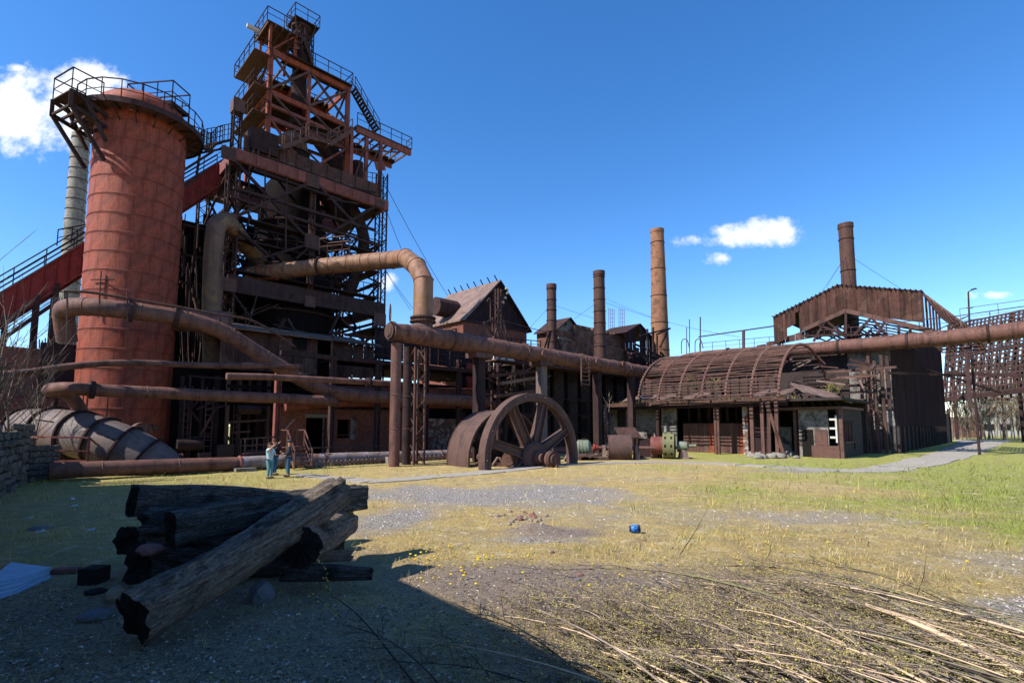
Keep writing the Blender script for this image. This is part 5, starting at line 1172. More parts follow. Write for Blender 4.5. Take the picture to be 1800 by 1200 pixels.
# ------------------------------------------------------------------ arched lattice and the low building under it
CF = 45.9     # cross plane of the low building's front
def WC(c, b, z=0): return E1 * c - E2 * b + UP * z
def build_low():
    c0 = CF; bR, bL = bof(1480, c0, 805), bof(1075, c0, 800); t = thing('low_engine_house', 'ruined low building with rusty sheet front, stone piers and a flat overgrown roof', 'building', WC(c0, (bR + bL) / 2))
    zr = 4.45; dep = 9.5
    def Bx(px): return bof(px, c0)
    # roof slab with rusty edge beam
    MB().obox(WC(c0 + dep / 2 - .7, (bR + bL) / 2 + .3, zr + .1), E1 * (dep / 2 + .7), E2 * ((bR - bL) / 2 + .2), UP * .1).build('roof_slab', MT['charred'], t)
    bpart(t, 'edge_beam', MT['rust'], WC(c0 - 1.45, bL - .3, zr + .12), WC(c0 - 1.45, Bx(1395), zr + .12), .22, .34, i=False)
    bpart(t, 'edge_beam', MT['dark'], WC(c0 - 1.2, bL, zr - .2), WC(c0 - 1.2, Bx(1395), zr - .2), .14, .28)
    # back wall & side walls
    MB().obox(WC(c0 + dep, (bR + bL) / 2, zr / 2), E1 * .2, E2 * ((bR - bL) / 2), UP * zr / 2).build('back_wall', MT['charred'], t)
    MB().obox(WC(c0 + dep / 2, bL, zr / 2), E1 * (dep / 2), E2 * .2, UP * (zr / 2)).build('left_wall', MT['plaster'], t)
    # front pieces by pixel column
    def fw(x0, x1, z0, z1, mt, nm='wall_section', d=0., th=.25): b0, b1 = Bx(x0), Bx(x1); return MB().obox(WC(c0 + d + th / 2, (b0 + b1) / 2, (z0 + z1) / 2), E1 * th / 2, E2 * abs(b1 - b0) / 2, UP * (z1 - z0) / 2).build(nm, MT[mt], t)
    fw(1092, 1150, 1.15, zr, 'plaster', 'whitewashed_wall', .9); fw(1160, 1186, 0, zr, 'plaster', 'pier', .3); fw(1075, 1092, 0, zr, 'charred', 'pier', .9); fw(1092, 1160, 0, 1.15, 'charred', 'low_wall', .9)
    # rusty sheet screen, each sheet a piece
    n = 13
    for i in range(n):
        x0 = 1190 + (1308 - 1190) * i / n; x1 = 1190 + (1308 - 1190) * (i + 1) / n; b0, b1 = Bx(x0), Bx(x1); o = R.uniform(0, .05)
        MB().obox(WC(c0 + 1.2 + o, (b0 + b1) / 2, 1.35), E1 * .015, E2 * (abs(b1 - b0) / 2 - .01), UP * 1.35).build('screen_sheet', MT['orange'] if i in (5, 6, 11) else MT['rust'], t)
    fw(1190, 1310, 2.7, 2.78, 'dark', 'screen_rail', 1.1, .1)
    for i in range(7): x = 1196 + i * 17; fw(x, x + R.uniform(2, 9), 2.9, zr, 'darkpanel', 'hanging_sheet', 1.6, .03)
    # piers: banded stone/brick posts and steel posts
    def col_(px, mt='brickw', w=.34, d=-1.2, z1=zr, lean=0.): b = Bx(px); return bpart(t, 'pier' if mt in ('brickw', 'plaster') else 'post', MT[mt], WC(c0 + d, b), WC(c0 + d, b + lean, z1), w)
    col_(1077, 'brickw', .36); 
    for px, w in ((1166, .3), (1266, .2), (1271, .2), (1330, .28)): col_(px, 'dark' if px < 1200 else 'rust', w, -1.0)
    col_(1312, 'brickw', .4, -.1)
    for px, y0, y1, l in ((1362, 0, 4.6, .1), (1376, 0, 4.9, .05), (1388, 0, 4.4, -1.2), (1352, .8, 4.4, 0)): col_(px, 'rust', .26, -1.5, y1, l)
    fw(1310, 1345, 0, zr, 'darkpanel', 'dark_sheet', .4, .05); 
    # white walled bay and corner hut
    fw(1400, 1452, 0, 4.0, 'plaster', 'whitewashed_wall', .6); fw(1345, 1372, 0, 2.4, 'plaster', 'whitewashed_wall', 2.5)
    fw(1425, 1474, 0, .95, 'rust', 'low_sheet', -.1, .05); fw(1428, 1450, .95, 2.2, 'rust', 'sheet', .5, .05)
    fw(1405, 1425, 0, 2.2, 'void', 'opening', .55, .04)  # no real gap: a dark board takes the place of doorway shade
    b = Bx(1478)
    MB().obox(WC(c0 + .1, b, 1.9), E1 * .12, E2 * .12, UP * 1.9).build('corner_post', MT['rust'], t)
    for z in (1.6, 2.3, 3.0): MB().obox(WC(c0 + .0, b + -.5, z), E1 * .06, E2 * .25, UP * .08).build('window_bar', MT['white'], t)
    bpart(t, 'window_frame', MT['white'], WC(c0 - .02, b - .3, 1.2), WC(c0 - .02, b - .3, 3.3), .12); 
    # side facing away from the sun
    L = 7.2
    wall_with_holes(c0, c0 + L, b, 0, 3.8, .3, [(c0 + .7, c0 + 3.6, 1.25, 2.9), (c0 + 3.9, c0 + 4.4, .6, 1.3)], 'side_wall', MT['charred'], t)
    for i in range(5): bpart(t, 'window_bar', MT['rust'], WC(c0 + 1.0 + i * .6, b - .1, 1.25), WC(c0 + 1.0 + i * .6, b - .1, 2.9), .1)
    bpart(t, 'sill', MT['rust'], WC(c0 + .5, b + .05, 1.2), WC(c0 + 3.8, b + .05, 1.2), .2, .1)
    MB().obox(WC(c0 + L / 2, b - 2.5, 3.9), E1 * (L / 2), E2 * 2.7, UP * .1).build('roof_slab', MT['rust'], t)
    # sloping tin lean-to
    q = [CP(1385, 672, c0 - 1), CP(1412, 690, c0 - 1.2), CP(1500, 709, c0 + 2), CP(1460, 690, c0 + 3)]
    for i in range(6):
        f0, f1 = i / 6, (i + 1) / 6 - .01; A = q[0].lerp(q[3], f0); B = q[1].lerp(q[2], f0); C_ = q[1].lerp(q[2], f1); D_ = q[0].lerp(q[3], f1); MB().hexa([A, B, C_, D_, A + UP * .08, B + UP * .08, C_ + UP * .08, D_ + UP * .08]).build('roof_sheet', MT['tin'], t)
    for i in range(6): x = 1392 + i * 15; bpart(t, 'strut', MT['dark'], CP(x, 690 + i * 3, c0 + .5), CP(x + 8, 712, c0 + .5), .12)
    # debris and bent sheets on the roof
    for i in range(26):
        px = R.uniform(1080, 1400); bb = Bx(px); c = c0 + R.uniform(-.9, 2.5); L_ = R.uniform(.4, 2.0); p = WC(c, bb, zr + .28 + R.uniform(0, .3)); d = (E2 * R.choice([-1, 1]) + E1 * R.uniform(-.4, .4) + UP * R.uniform(-.12, .2)).normalized(); MB().beam(p, p + d * L_, R.choice([.1, .25, .45]), .05).build('roof_debris', MT[R.choice(['rust', 'tin', 'dark', 'rust'])], t)
    for x0, x1 in ((1100, 1160), (1160, 1190), (1205, 1250), (1330, 1370), (1370, 1400)): A, B = WC(c0 - .6, Bx(x0), zr + .5), WC(c0 - .4, Bx(x1), zr + .75); MB().hexa([A, B, B + E1 * .9 + UP * .45, A + E1 * .9 + UP * .4, A + UP * .04, B + UP * .04, B + E1 * .9 + UP * .5, A + E1 * .9 + UP * .45]).build('bent_sheet', MT['tin'], t)
    for i in range(24):
        px = R.uniform(1378, 1545); y = R.uniform(632, 700); c = R.uniform(c0 + .5, 55); A = CP(px, y, c); bpart(t, 'loose_beam', MT[R.choice(['rust', 'dark', 'tin', 'rust'])], A, A + (E2 * R.uniform(-2, 2) + E1 * R.uniform(-1, 1) + UP * R.uniform(-.8, .8)), R.choice([.1, .16, .22]))
    for px, y0, y1 in ((1392, 620, 800), (1404, 700, 800), (1512, 640, 790), (1524, 600, 790), (1548, 620, 795)): A = CP(px, y0, c0 + 1 if px < 1450 else 56.8); bpart(t, 'post', MT['rust'], V((A.x, A.y, 0)), A if px > 1450 else V((A.x, A.y, 4.4)), .24)
    for px, y in ((1440, 655), (1470, 664), (1500, 650)): A = CP(px, y, 55); bpart(t, 'walkway_beam', MT['rust'], A, A - E2 * 3.2, .2)
    # rubble inside/in front
    for i in range(26):
        g = G(R.uniform(1318, 1400), R.uniform(799, 806)); tag(rock('rubble_stone', g, R.uniform(.15, .5), 'concrete'), 'pale broken concrete lump at the foot of the leaning rusty posts', 'rubble', 'rubble by the engine house posts')
    # roof grass
    rs = np.random.RandomState(5); n = 2600; px = rs.rand(n) * 330 + 1080; bb = np.array([Bx(x) for x in px]); cc = c0 - 1.2 + rs.rand(n) * 3.5
    pos = np.stack([cc * S2 + bb * S2, cc * S2 - bb * S2, np.full(n, zr + .2)], -1); h = .1 + rs.rand(n) * .3
    tv = [(-.5, 0, 0), (.5, 0, 0), (.1, .5, .95), (-.1, .5, .95)]; col_g = np.array(srgb('#a89a68'))[None] * (.5 + rs.rand(n, 1) * .7)
    scatter('roof_grass', tv, [(0, 1, 2, 3)], pos, np.stack([np.full(n, .03), h, h], -1), rs.rand(n) * 6.28, MATG, vcol=col_g)
    return t
MATG = tint_mat('dry_roof_grass', .8, .3)
def rock(name, g, s, mt, flatk=.6, sub=0, seed=None):
    import bmesh
    bm = bmesh.new(); bmesh.ops.create_icosphere(bm, subdivisions=2, radius=s)
    sd_ = R.random() * 50
    for v in bm.verts:
        n = float(fbm(v.co.x / s * .9 + sd_, v.co.y / s * .9 + v.co.z / s + sd_, 1, 3)); v.co *= .65 + n * .7; v.co.z *= flatk
        q = .25 * s; v.co.x = round(v.co.x / q) * q * .5 + v.co.x * .5; v.co.y = round(v.co.y / q) * q * .5 + v.co.y * .5
    bmesh.ops.rotate(bm, verts=bm.verts, cent=(0, 0, 0), matrix=Matrix.Rotation(R.random() * 6, 3, 'Z'))
    me = bpy.data.meshes.new(name); bm.to_mesh(me); bm.free(); me.materials.append(MT[mt] if isinstance(mt, str) else mt)
    o = bpy.data.objects.new(name, me); col.objects.link(o); o.location = (g[0], g[1], g[2] + s * flatk * .35 + gz(g[0], g[1])); o['org'] = tuple(o.location); return o
build_low()
def build_arch():
    # quarter barrel of hoops and laths standing on the low roof
    cb = 42.4 + .8; w = 7.6; H = 4.9; z0 = 4.75
    b0 = bof(1369, cb, 690); b1 = bof(1123, cb, 695); t = thing('arched_lattice', 'rusty half barrel roof skeleton of curved ribs and long laths on the low roof', 'roof frame', WC(cb + w, (b0 + b1) / 2))
    def pt(f, b, dr=0.): th = pi * f; ww = w if f < .5 else 6.9; return WC(cb + w - (ww + dr) * cos(th), b, z0 + (H + dr) * sin(th))
    nr = 7
    for i in range(nr):
        b = b0 + (b1 - b0) * i / (nr - 1); m = MB(); fmax = .86 if i == 0 else (.56 if i < 6 else .5)
        N_ = 22; pts = [pt(fmax * j / N_, b) for j in range(N_ + 1)]
        for a, c in zip(pts, pts[1:]): m.beam(a, c, .12, .2)
        m.build('rib', MT['redbeam'] if i < 6 else MT['rust'], t)
        cl = MB()
        for j in range(1, 24): 
            p = pt(.5 * j / 24, b, .12); cl.box(p, .14, .14, .14)
        cl.build('rib_cleats', MT['tin'], t, kind='stuff')
    nl = 30
    for j in range(nl):
        f = .5 * (j + .5) / nl; pts = [pt(f, b0 + (b1 - b0) * (q / 6) + (.35 if q == 6 else 0), .09 + R.uniform(-.02, .02)) - UP * (R.uniform(0, .12) if R.random() < .4 else 0) for q in range(7)]
        cut = R.choice([6, 6, 6, 6, 5]) if j > 6 else 6
        m = MB(); [m.beam(a, c, .05, .1) for a, c in list(zip(pts, pts[1:]))[:cut]]; m.build('lath', MT['rust'], t)
    for j in range(8): f = .56 + j * .045; bpart(t, 'lath', MT['dark'], pt(f, b0, .09), pt(f, b0 + (b1 - b0) * .17, .09), .1)
    # remains of a closed skin on the upper back part
    for i in range(12):
        f0 = .42; b = b0 + (b1 - b0) * (.15 + i * .06); MB().hexa([pt(f0, b), pt(.5, b), pt(.5, b + -.0 + (b1 - b0) * .055), pt(f0, b + (b1 - b0) * .055), pt(f0, b, .05), pt(.5, b, .05), pt(.5, b + (b1 - b0) * .055, .05), pt(f0, b + (b1 - b0) * .055, .05)]).build('remaining_sheet', MT['rust'], t)
    for i in range(10): b = b0 + (b1 - b0) * R.uniform(.05, .9); bpart(t, 'post', MT['dark'], WC(cb + w * R.uniform(.4, 1.1), b, 4.6), WC(cb + w * R.uniform(.4, 1.0), b, 4.6 + R.uniform(1.5, 4)), .12)
    # dark hall behind the barrel
    h = thing('dark_hall', 'dark wall and roof behind the arched lattice, below the overhead pipe', 'building', WC(58, (b0 + b1) / 2))
    c2 = 58.3; bb0 = bof(1560, c2); bb1 = bof(1130, c2)
    MB().obox(WC(c2, (bb0 + bb1) / 2, 4.9), E1 * .2, E2 * abs(bb1 - bb0) / 2, UP * 4.9).build('wall', MT['charred'], h); 
    MB().obox(WC(c2 + 3, (bb0 + bb1) / 2, 9.9), E1 * 3.2, E2 * abs(bb1 - bb0) / 2, UP * .12).build('roof', MT['dark'], h)
    for i in range(26): b = bb0 + (bb1 - bb0) * (i + .5) / 26; bpart(h, 'column', MT['dark'], WC(c2 - .35, b, 4.2), WC(c2 - .35, b, 9.2), .15)
    for z, y in ((6.4, 0), (7.0, 0), (5.6, 0)): bpart(h, 'handrail', MT['rust'], WC(c2 - 1.2, bof(1530, c2), z), WC(c2 - 1.2, bof(1400, c2), z), .1)
build_arch()
def build_overhead():
    c = 56.6; pts = [CP(1830, 576, c), CP(1700, 590, c), CP(1600, 599, c), CP(1420, 614, c), CP(1300, 622, c), CP(1220, 629, c), CP(1185, 640, c), CP(1160, 655, c + 1), CP(1130, 675, c + 3)]
    t = pipe_thing('overhead_pipe', 'long overhead rusty pipe crossing in front of the big shed to the right edge', pts, .66, 'pipe', 22, bands=2.1, samp=5, flange=(.08, .22, .36, .5, .64))
    top = [CP(1810, 576, c), CP(1680, 592, c), CP(1560, 602, c), CP(1440, 612, c)]
    z = UP * .8
    m = MB(); m.rail([p + z for p in top], .95, 2.3, .06); m.build('railing', MT['dark'], t)
    m = MB(); m.rail([CP(1830, 566, c) + z * .5, CP(1690, 582, c) + z * .5], 1.5, 2.1, .045, 1); m.build('upper_railing', MT['greysteel'], t)
    for px in (1530,): p = CP(px, 640, c); MB().lattice(V((p.x, p.y, 0)), V((p.x, p.y, p.z + .3)), .6, .6, 16, .09).build('lattice_leg', MT['rust'], t)
    for px in (1206, 1560, 1700): p = CP(px, 640, c + .3); bpart(t, 'leg', MT['dark'], V((p.x, p.y, 4)), V((p.x, p.y, 9)), .25)
    # long thin pipe and masts on the roof at centre
    r = thing('roof_railing', 'long dark slanting pipe rail with posts above the arched lattice', 'railing', CP(1300, 748, 56)); k = 58.5
    bpart(r, 'pipe', MT['dark'], CP(1228, 592, k), CP(1374, 571, k), .12)
    for px, y0, y1, w in ((1231, 612, 557, .1), (1212, 610, 561, .07), (1207, 612, 575, .07), (1307, 609, 581, .25), (1370, 600, 560, .15), (1376, 596, 556, .12)): bpart(r, 'post', MT['dark'] if px != 1307 else MT['rust'], CP(px, y0 + 10, k), CP(px, y1, k), w)
    m = MB(); m.rail([CP(1230, 618, k), CP(1380, 606, k)], 1.0, 1.5, .045, 1); m.build('railing', MT['dark'], r)
    for x in (1198, 1222): MB().tube(smoothpath([CP(x, 622, k), CP(x, 602, k), CP(x + 4, 596, k), CP(x + 10, 598, k), CP(x + 14, 612, k)], 4), .05, 6).build('hoop', MT['dark'], r)
    l = thing('street_lamp', 'slender lamp post with a short bent arm above the right end of the overhead pipe', 'lamp', CP(1702, 748, 60)); a = CP(1705, 590, 60); b = CP(1702, 513, 60)
    MB().tube([V((a.x, a.y, 0)), a, b, CP(1713, 507, 59.7)], [.1, .08, .06, .05], 8).build('lamp_post', MT['dark'], l); bpart(l, 'lamp_head', MT['dark'], CP(1708, 509, 59.8), CP(1716, 507, 59.6), .16, .1)
    bpart(l, 'step', MT['dark'], CP(1698, 541, 60), CP(1710, 541, 60), .08)
build_overhead()
# ------------------------------------------------------------------ big shed
def build_shed():
    X0 = V((36.7, 45, 0)); c = X0.dot(E1); bR = -X0.dot(E2); bM = bof(1487, c); bL = bof(1368, c)
    zR, zM, zL = zc_(1635, 510, c), zc_(1487, 499, c), zc_(1370, 556, c)
    t = thing('corrugated_shed', 'huge rusty corrugated shed with a broken gable and dark side wall', 'shed', WC(c, bM))
    f = lambda b: (zM + (zR - zM) * (b - bM) / (bR - bM)) if b > bM else (zM + (zL - zM) * (bM - b) / (bM - bL))
    # lower edge of the cladding: follows the inner truss gable
    bt = bof(1490, c); zt0 = zc_(1487, 548, c); zt1 = zc_(1635, 566, c); zt2 = zc_(1400, 590, c)
    g = lambda b: (zt0 + (zt1 - zt0) * (b - bt) / (bR - bt)) if b > bt else (zt0 + (zt2 - zt0) * (bt - b) / (bt - bof(1400, c)))
    n = 30
    for i in range(n):
        b0 = bL + (bR - bL) * i / n; b1 = bL + (bR - bL) * (i + 1) / n + .05; o = .06 * (i % 2) + R.uniform(0, .02); m = MB(); rows = [[], []]
        lo = g; cut = 0
        if i in (3, 4): cut = R.uniform(.5, 1.6)
        if i == 5: lo = lambda q: f(q) - .7
        for j in range(13):
            b = b0 + (b1 - b0) * j / 12; cc = c - o + (.014 if j % 2 else -.014); rows[0].append(WC(cc, b, lo(b) + cut + R.uniform(-.02, .02))); rows[1].append(WC(cc, b, f(b) - .05 + (R.uniform(-.1, .05) if j in (0, 12) else 0)))
        m.grid(rows).build('cladding_sheet', MT['panel'], t)
    for i in range(34):
        b = bL + (bR - bL) * i / 33; bpart(t, 'purlin_end', MT['dark'], WC(c - .35, b, f(b) + .06), WC(c + 2.2, b, f(b) + .12), .09)
    for a, b in ((bL, bM), (bM, bR)): bpart(t, 'verge_beam', MT['dark'], WC(c, a, f(a)), WC(c, b, f(b)), .2, .14)
    # left roof slope, broken sheets
    for i in range(9):
        b0 = bL + (bM - bL) * i / 9; b1 = bL + (bM - bL) * (i + 1) / 9; MB().hexa([WC(c, b0, f(b0)), WC(c, b1, f(b1)), WC(c + 16, b1, f(b1)), WC(c + 16, b0, f(b0)), WC(c, b0, f(b0) + .05), WC(c, b1, f(b1) + .05), WC(c + 16, b1, f(b1) + .05), WC(c + 16, b0, f(b0) + .05)]).build('roof_sheet', MT['dark'], t)
    # inner truss gable
    c2 = c - .3; apex = CP(1487, 546, c2); le = CP(1412, 580, c2); re = CP(1640, 582, c2)
    bpart(t, 'truss_chord', MT['rust'], le, apex, .28, .4); bpart(t, 'truss_chord', MT['rust'], apex, re, .28, .4)
    for x0, y0, x1, y1 in ((1487, 548, 1487, 600), (1415, 590, 1560, 588), (1450, 566, 1430, 600), (1455, 566, 1487, 590), (1530, 556, 1560, 590), (1558, 560, 1540, 592), (1580, 566, 1580, 590), (1440, 572, 1487, 588), (1500, 590, 1530, 560), (1600, 570, 1600, 590)): bpart(t, 'truss_member', MT['dark'], CP(x0, y0, c2), CP(x1, y1, c2), .2)
    for d in (3, 6, 9, 12):   # the frames of the bare roof behind show blue sky between them
        for x0, y0, x1, y1 in ((1420, 590, 1487, 552), (1487, 552, 1620, 575), (1440, 575, 1470, 592), (1510, 560, 1490, 592), (1520, 562, 1560, 590)): bpart(t, 'truss_member', MT['dark'], CP(x0, y0, c2) + E1 * d, CP(x1, y1, c2) + E1 * d, .14)
    for i in range(10): f_ = i / 9; p = CP(1420 + 160 * f_, 590 - 20 * (1 - abs(f_ - .4) * 2), c2); bpart(t, 'purlin', MT['dark'], p, p + E1 * 13, .12)
    # lower sheet on the left slope
    for i in range(8):
        x0 = 1330 + i * 17; A = CP(x0, 612 - i * 3.2, c + .3); B = CP(x0 + 16.5, 609 - i * 3.2, c + .3); C_ = CP(x0 + 16.5, 604 - i * 5.6, c + .3); D_ = CP(x0, 606 - i * 5.2 + 1, c + .3); MB().face([A, B, C_, D_]).build('side_sheet', MT['panel'], t)
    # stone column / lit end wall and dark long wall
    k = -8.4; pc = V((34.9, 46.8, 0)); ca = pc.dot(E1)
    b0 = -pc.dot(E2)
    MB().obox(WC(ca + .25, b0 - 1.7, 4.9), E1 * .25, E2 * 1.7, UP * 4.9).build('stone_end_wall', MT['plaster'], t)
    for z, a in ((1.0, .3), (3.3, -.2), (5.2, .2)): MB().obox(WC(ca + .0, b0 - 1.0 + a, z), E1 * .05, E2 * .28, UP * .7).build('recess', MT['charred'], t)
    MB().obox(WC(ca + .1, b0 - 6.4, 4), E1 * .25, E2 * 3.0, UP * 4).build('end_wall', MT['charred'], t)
    L = 42; zt = 8.9
    def topz(a): return 9.9 + (a - ca) * .11
    # brick plinth and dark corrugated cladding
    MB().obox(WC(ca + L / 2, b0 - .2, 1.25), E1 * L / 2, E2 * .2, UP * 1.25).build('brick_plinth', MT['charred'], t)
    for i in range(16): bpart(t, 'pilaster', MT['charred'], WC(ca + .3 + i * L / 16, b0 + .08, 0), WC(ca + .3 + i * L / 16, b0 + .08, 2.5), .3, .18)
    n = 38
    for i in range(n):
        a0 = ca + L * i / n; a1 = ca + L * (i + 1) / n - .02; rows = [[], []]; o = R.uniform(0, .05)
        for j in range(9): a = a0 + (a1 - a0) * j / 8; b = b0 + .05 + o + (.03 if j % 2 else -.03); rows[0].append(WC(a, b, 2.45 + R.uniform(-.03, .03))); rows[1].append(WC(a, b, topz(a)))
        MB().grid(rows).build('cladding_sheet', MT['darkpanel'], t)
    MB().obox(WC(ca + L + 3.6, b0 - .3, 2.2), E1 * 3.6, E2 * .15, UP * 2.2).build('low_extension', MT['rust'], t); bpart(t, 'post', MT['dark'], WC(ca + L + 7.2, b0 - .2, 0), WC(ca + L + 7.2, b0 - .2, 5.2), .4)
    # bare roof lattice right of the gable
    zb = zR; 
    for i in range(15):
        a = i * 1.05; bpart(t, 'rafter', MT['rust'], WC(c + a, bR, zb - .1), WC(c + a, bR + 3.4, zb - 4.2), .12, .16)
    for j in range(9): f_ = j / 8; bpart(t, 'purlin', MT['rust'], WC(c, bR + 3.4 * f_, zb - 4.2 * f_), WC(c + 15, bR + 3.4 * f_, zb - 4.2 * f_), .08, .1)
    for i in range(6): a = i * 2.6; bpart(t, 'brace', MT['dark'], WC(c + a, bR + 3.4, zb - 4.2), WC(c + a, bR, zb - 4.2), .14); bpart(t, 'brace', MT['dark'], WC(c + a, bR, zb - 4), WC(c + a + 1.5, bR + 3, zb - 2.4), .1); bpart(t, 'column', MT['dark'], WC(c + a, bR, zb - 4.2), WC(c + a, bR, zb), .16)
    bpart(t, 'long_beam', MT['dark'], CP(1560, 655, c - 1), CP(1700, 660, c + 6), .2); 
build_shed()
def build_openroof():
    # wide open lattice roof at the right edge
    t = thing('open_roof_frame', 'vast bare rusty roof lattice of purlins and trusses at the right edge', 'roof frame', P(1740, 748, 74))
    A, B = P(1658, 700, 84), P(1880, 672, 62); A2, B2 = P(1668, 572, 92), P(1900, 525, 70)
    nr, nc = 17, 30
    def pt(u, v): return A.lerp(B, u).lerp(A2.lerp(B2, u), v) + UP * (.6 * sin(pi * v))
    for j in range(nr + 1):
        v = j / nr; bpart(t, 'purlin', MT['rust'], pt(0, v), pt(1, v), .2, .26)
    for i in range(nc + 1):
        u = i / nc; m = MB(); pts = [pt(u, j / 6) for j in range(7)]; [m.beam(a, b, .2, .3) for a, b in zip(pts, pts[1:])]
        m.build('rafter', MT['dark'], t)
    for i in range(0, nc, 2):
        u = i / nc; lo = [pt(u, v) - UP * (1.2 + 2.4 * sin(pi * v)) for v in (0, .25, .5, .75, 1)]; up = [pt(u, v) for v in (0, .25, .5, .75, 1)]; m = MB()
        for q in range(4): m.beam(lo[q], lo[q + 1], .16); m.beam(lo[q], up[q + 1], .12); m.beam(up[q], lo[q], .12)
        m.build('truss', MT['dark'], t)
    for v in (0, .5): bpart(t, 'long_beam', MT['dark'], pt(0, v) - UP * .3, pt(1, v) - UP * .3, .5, .6)
    for u in (.2, .45, .7): 
        for v in (.0,): p = pt(u, v); 
    for i in range(190): u, v = R.random(), R.random(); p = pt(u, v) - UP * R.uniform(.5, 3); bpart(t, 'hanging_bar', MT['rust'], p, p + V((R.uniform(-3, 3), R.uniform(-2, 2), R.uniform(-1.5, 1.5))), .14)
    for x in (1672, 1790, 1880): p = P(x, 748, 80 if x < 1700 else 72); 
    for u in (.0, .55, 1.): p = pt(u, 1); bpart(t, 'column', MT['dark'], V((p.x, p.y, 0)), p, .5)
    # front girder running to the frame edge
    bpart(t, 'edge_girder', MT['dark'], P(1660, 655, 66), P(1850, 662, 60), .25, .4); bpart(t, 'edge_girder', MT['dark'], P(1600, 640, 60), P(1760, 690, 62), .15, .2)
    # white building far behind
    b = thing('factory_block', 'long pale factory block with window rows far behind the bare trees', 'building', P(1750, 748, 130)); Y = 130
    x0, x1 = P(1716, 700, Y).x, P(1980, 700, Y).x; z1 = P(1700, 640, Y).z
    MB().box(((x0 + x1) / 2, Y + 1.5, z1 / 2), x1 - x0, 3, z1).build('wall', MT['white'], b); MB().box(((x0 + x1) / 2, Y + 1.5, z1 + .2), x1 - x0 + 1, 4, .4).build('roof', MT['concrete'], b)
    wm = MB().box((0, 0, 0), 3.1, .2, 1.5).mesh('window', MT['void'])
    for i in range(int((x1 - x0) / 4.2)):
        for j in range(4): piece(wm, 'window', b, Matrix.Translation((x0 + 2.5 + i * 4.2, Y - .05, 2.2 + j * 3.3)))
    p = P(1692, 732, 112); tag(MB().box((p.x, 112, 2.2), 5, 4, 4.4).build('brick_hut', MT['brickb'], None, org=V((p.x, 112, 0))), 'small orange brick hut behind the bare trees', 'hut')
build_openroof()
# bare trees at the far right
def bare_tree(name, label, base, h, seed, spread=.25, mt='bark', group=None, buds=0, n=11):
    rr = random.Random(seed); t = thing(name, label, 'tree' if h > 3 else 'bush', base, group); m = MB(); tr = MB()
    tip = V(base) + V((rr.uniform(-.1, .1) * h, rr.uniform(-.05, .05) * h, h)); r0 = h * .012 + .01
    tp = [V(base) - UP * .1, V(base).lerp(tip, .35) + V((rr.uniform(-.03, .03) * h, 0, 0)), V(base).lerp(tip, .7), tip]; tr.tube(smoothpath(tp, 3), [r0 * (1 - i / 11) + .004 for i in range(10)], 5)
    ends = []
    for i in range(n):
        f = .18 + .75 * i / n; p = V(base).lerp(tip, f); a = rr.uniform(0, 6.28); L_ = h * spread * (1.15 - f) * rr.uniform(.7, 1.6)
        q = p + V((cos(a) * L_ * .6, sin(a) * L_ * .6, L_ * 1.1)); m.tube([p, p.lerp(q, .5) + V((cos(a), sin(a), 0)) * L_ * .12, q], [r0 * .4, r0 * .28, .006], 3, False)
        for k in range(5):
            s = p.lerp(q, rr.uniform(.3, 1)); a2 = a + rr.uniform(-1.2, 1.2); l2 = L_ * rr.uniform(.3, .6); e = s + V((cos(a2) * l2 * .6, sin(a2) * l2 * .6, l2 * .8)); m.tube([s, e], [r0 * .2, .004], 3, False); ends.append(e); ends.append(s.lerp(e, .5))
            s3 = s.lerp(e, .5); a3 = a2 + rr.uniform(-1.5, 1.5); e3 = s3 + V((cos(a3), sin(a3), 1)) * l2 * .35; m.tube([s3, e3], [r0 * .14, .003], 3, False); ends.append(e3)
    tr.build('trunk', MT['bark'], t, 60); m.build('crown', MT['twig'], t)
    if buds:
        lf = MB()
        for e in ends:
            for _ in range(2): c = e + V((rr.uniform(-1, 1), rr.uniform(-1, 1), rr.uniform(-1, 1))) * buds * 1.5; a = V((rr.uniform(-1, 1), rr.uniform(-1, 1), rr.uniform(-1, 1))).normalized(); b_ = a.orthogonal().normalized(); s = buds * rr.uniform(.5, 1.2); lf.face([c, c + a * s, c + a * s + b_ * s * .6, c + b_ * s * .6])
        lf.build('buds', MT['bud'], t, kind='stuff')
    return t
MT['bark'] = flat('grey_brown_bark', '#6f6257', .9, .4, .5); MT['twig'] = flat('brown_twigs', '#75665a', .9, .4); MT['bud'] = flat('spring_buds', '#8f8a45', .8, .3)
MT['barkgrey'] = flat('pale_cut_branch', '#8f8072', .8, .5, .4); MT['barkgreen'] = flat('olive_cut_branch', '#6d6848', .7, .4, .3); MT['barkpeel'] = flat('peeled_branch', '#c6aa8c', .75, .4, .3); MT['barkdark'] = flat('dark_twig', '#3b322d', .85, .3)
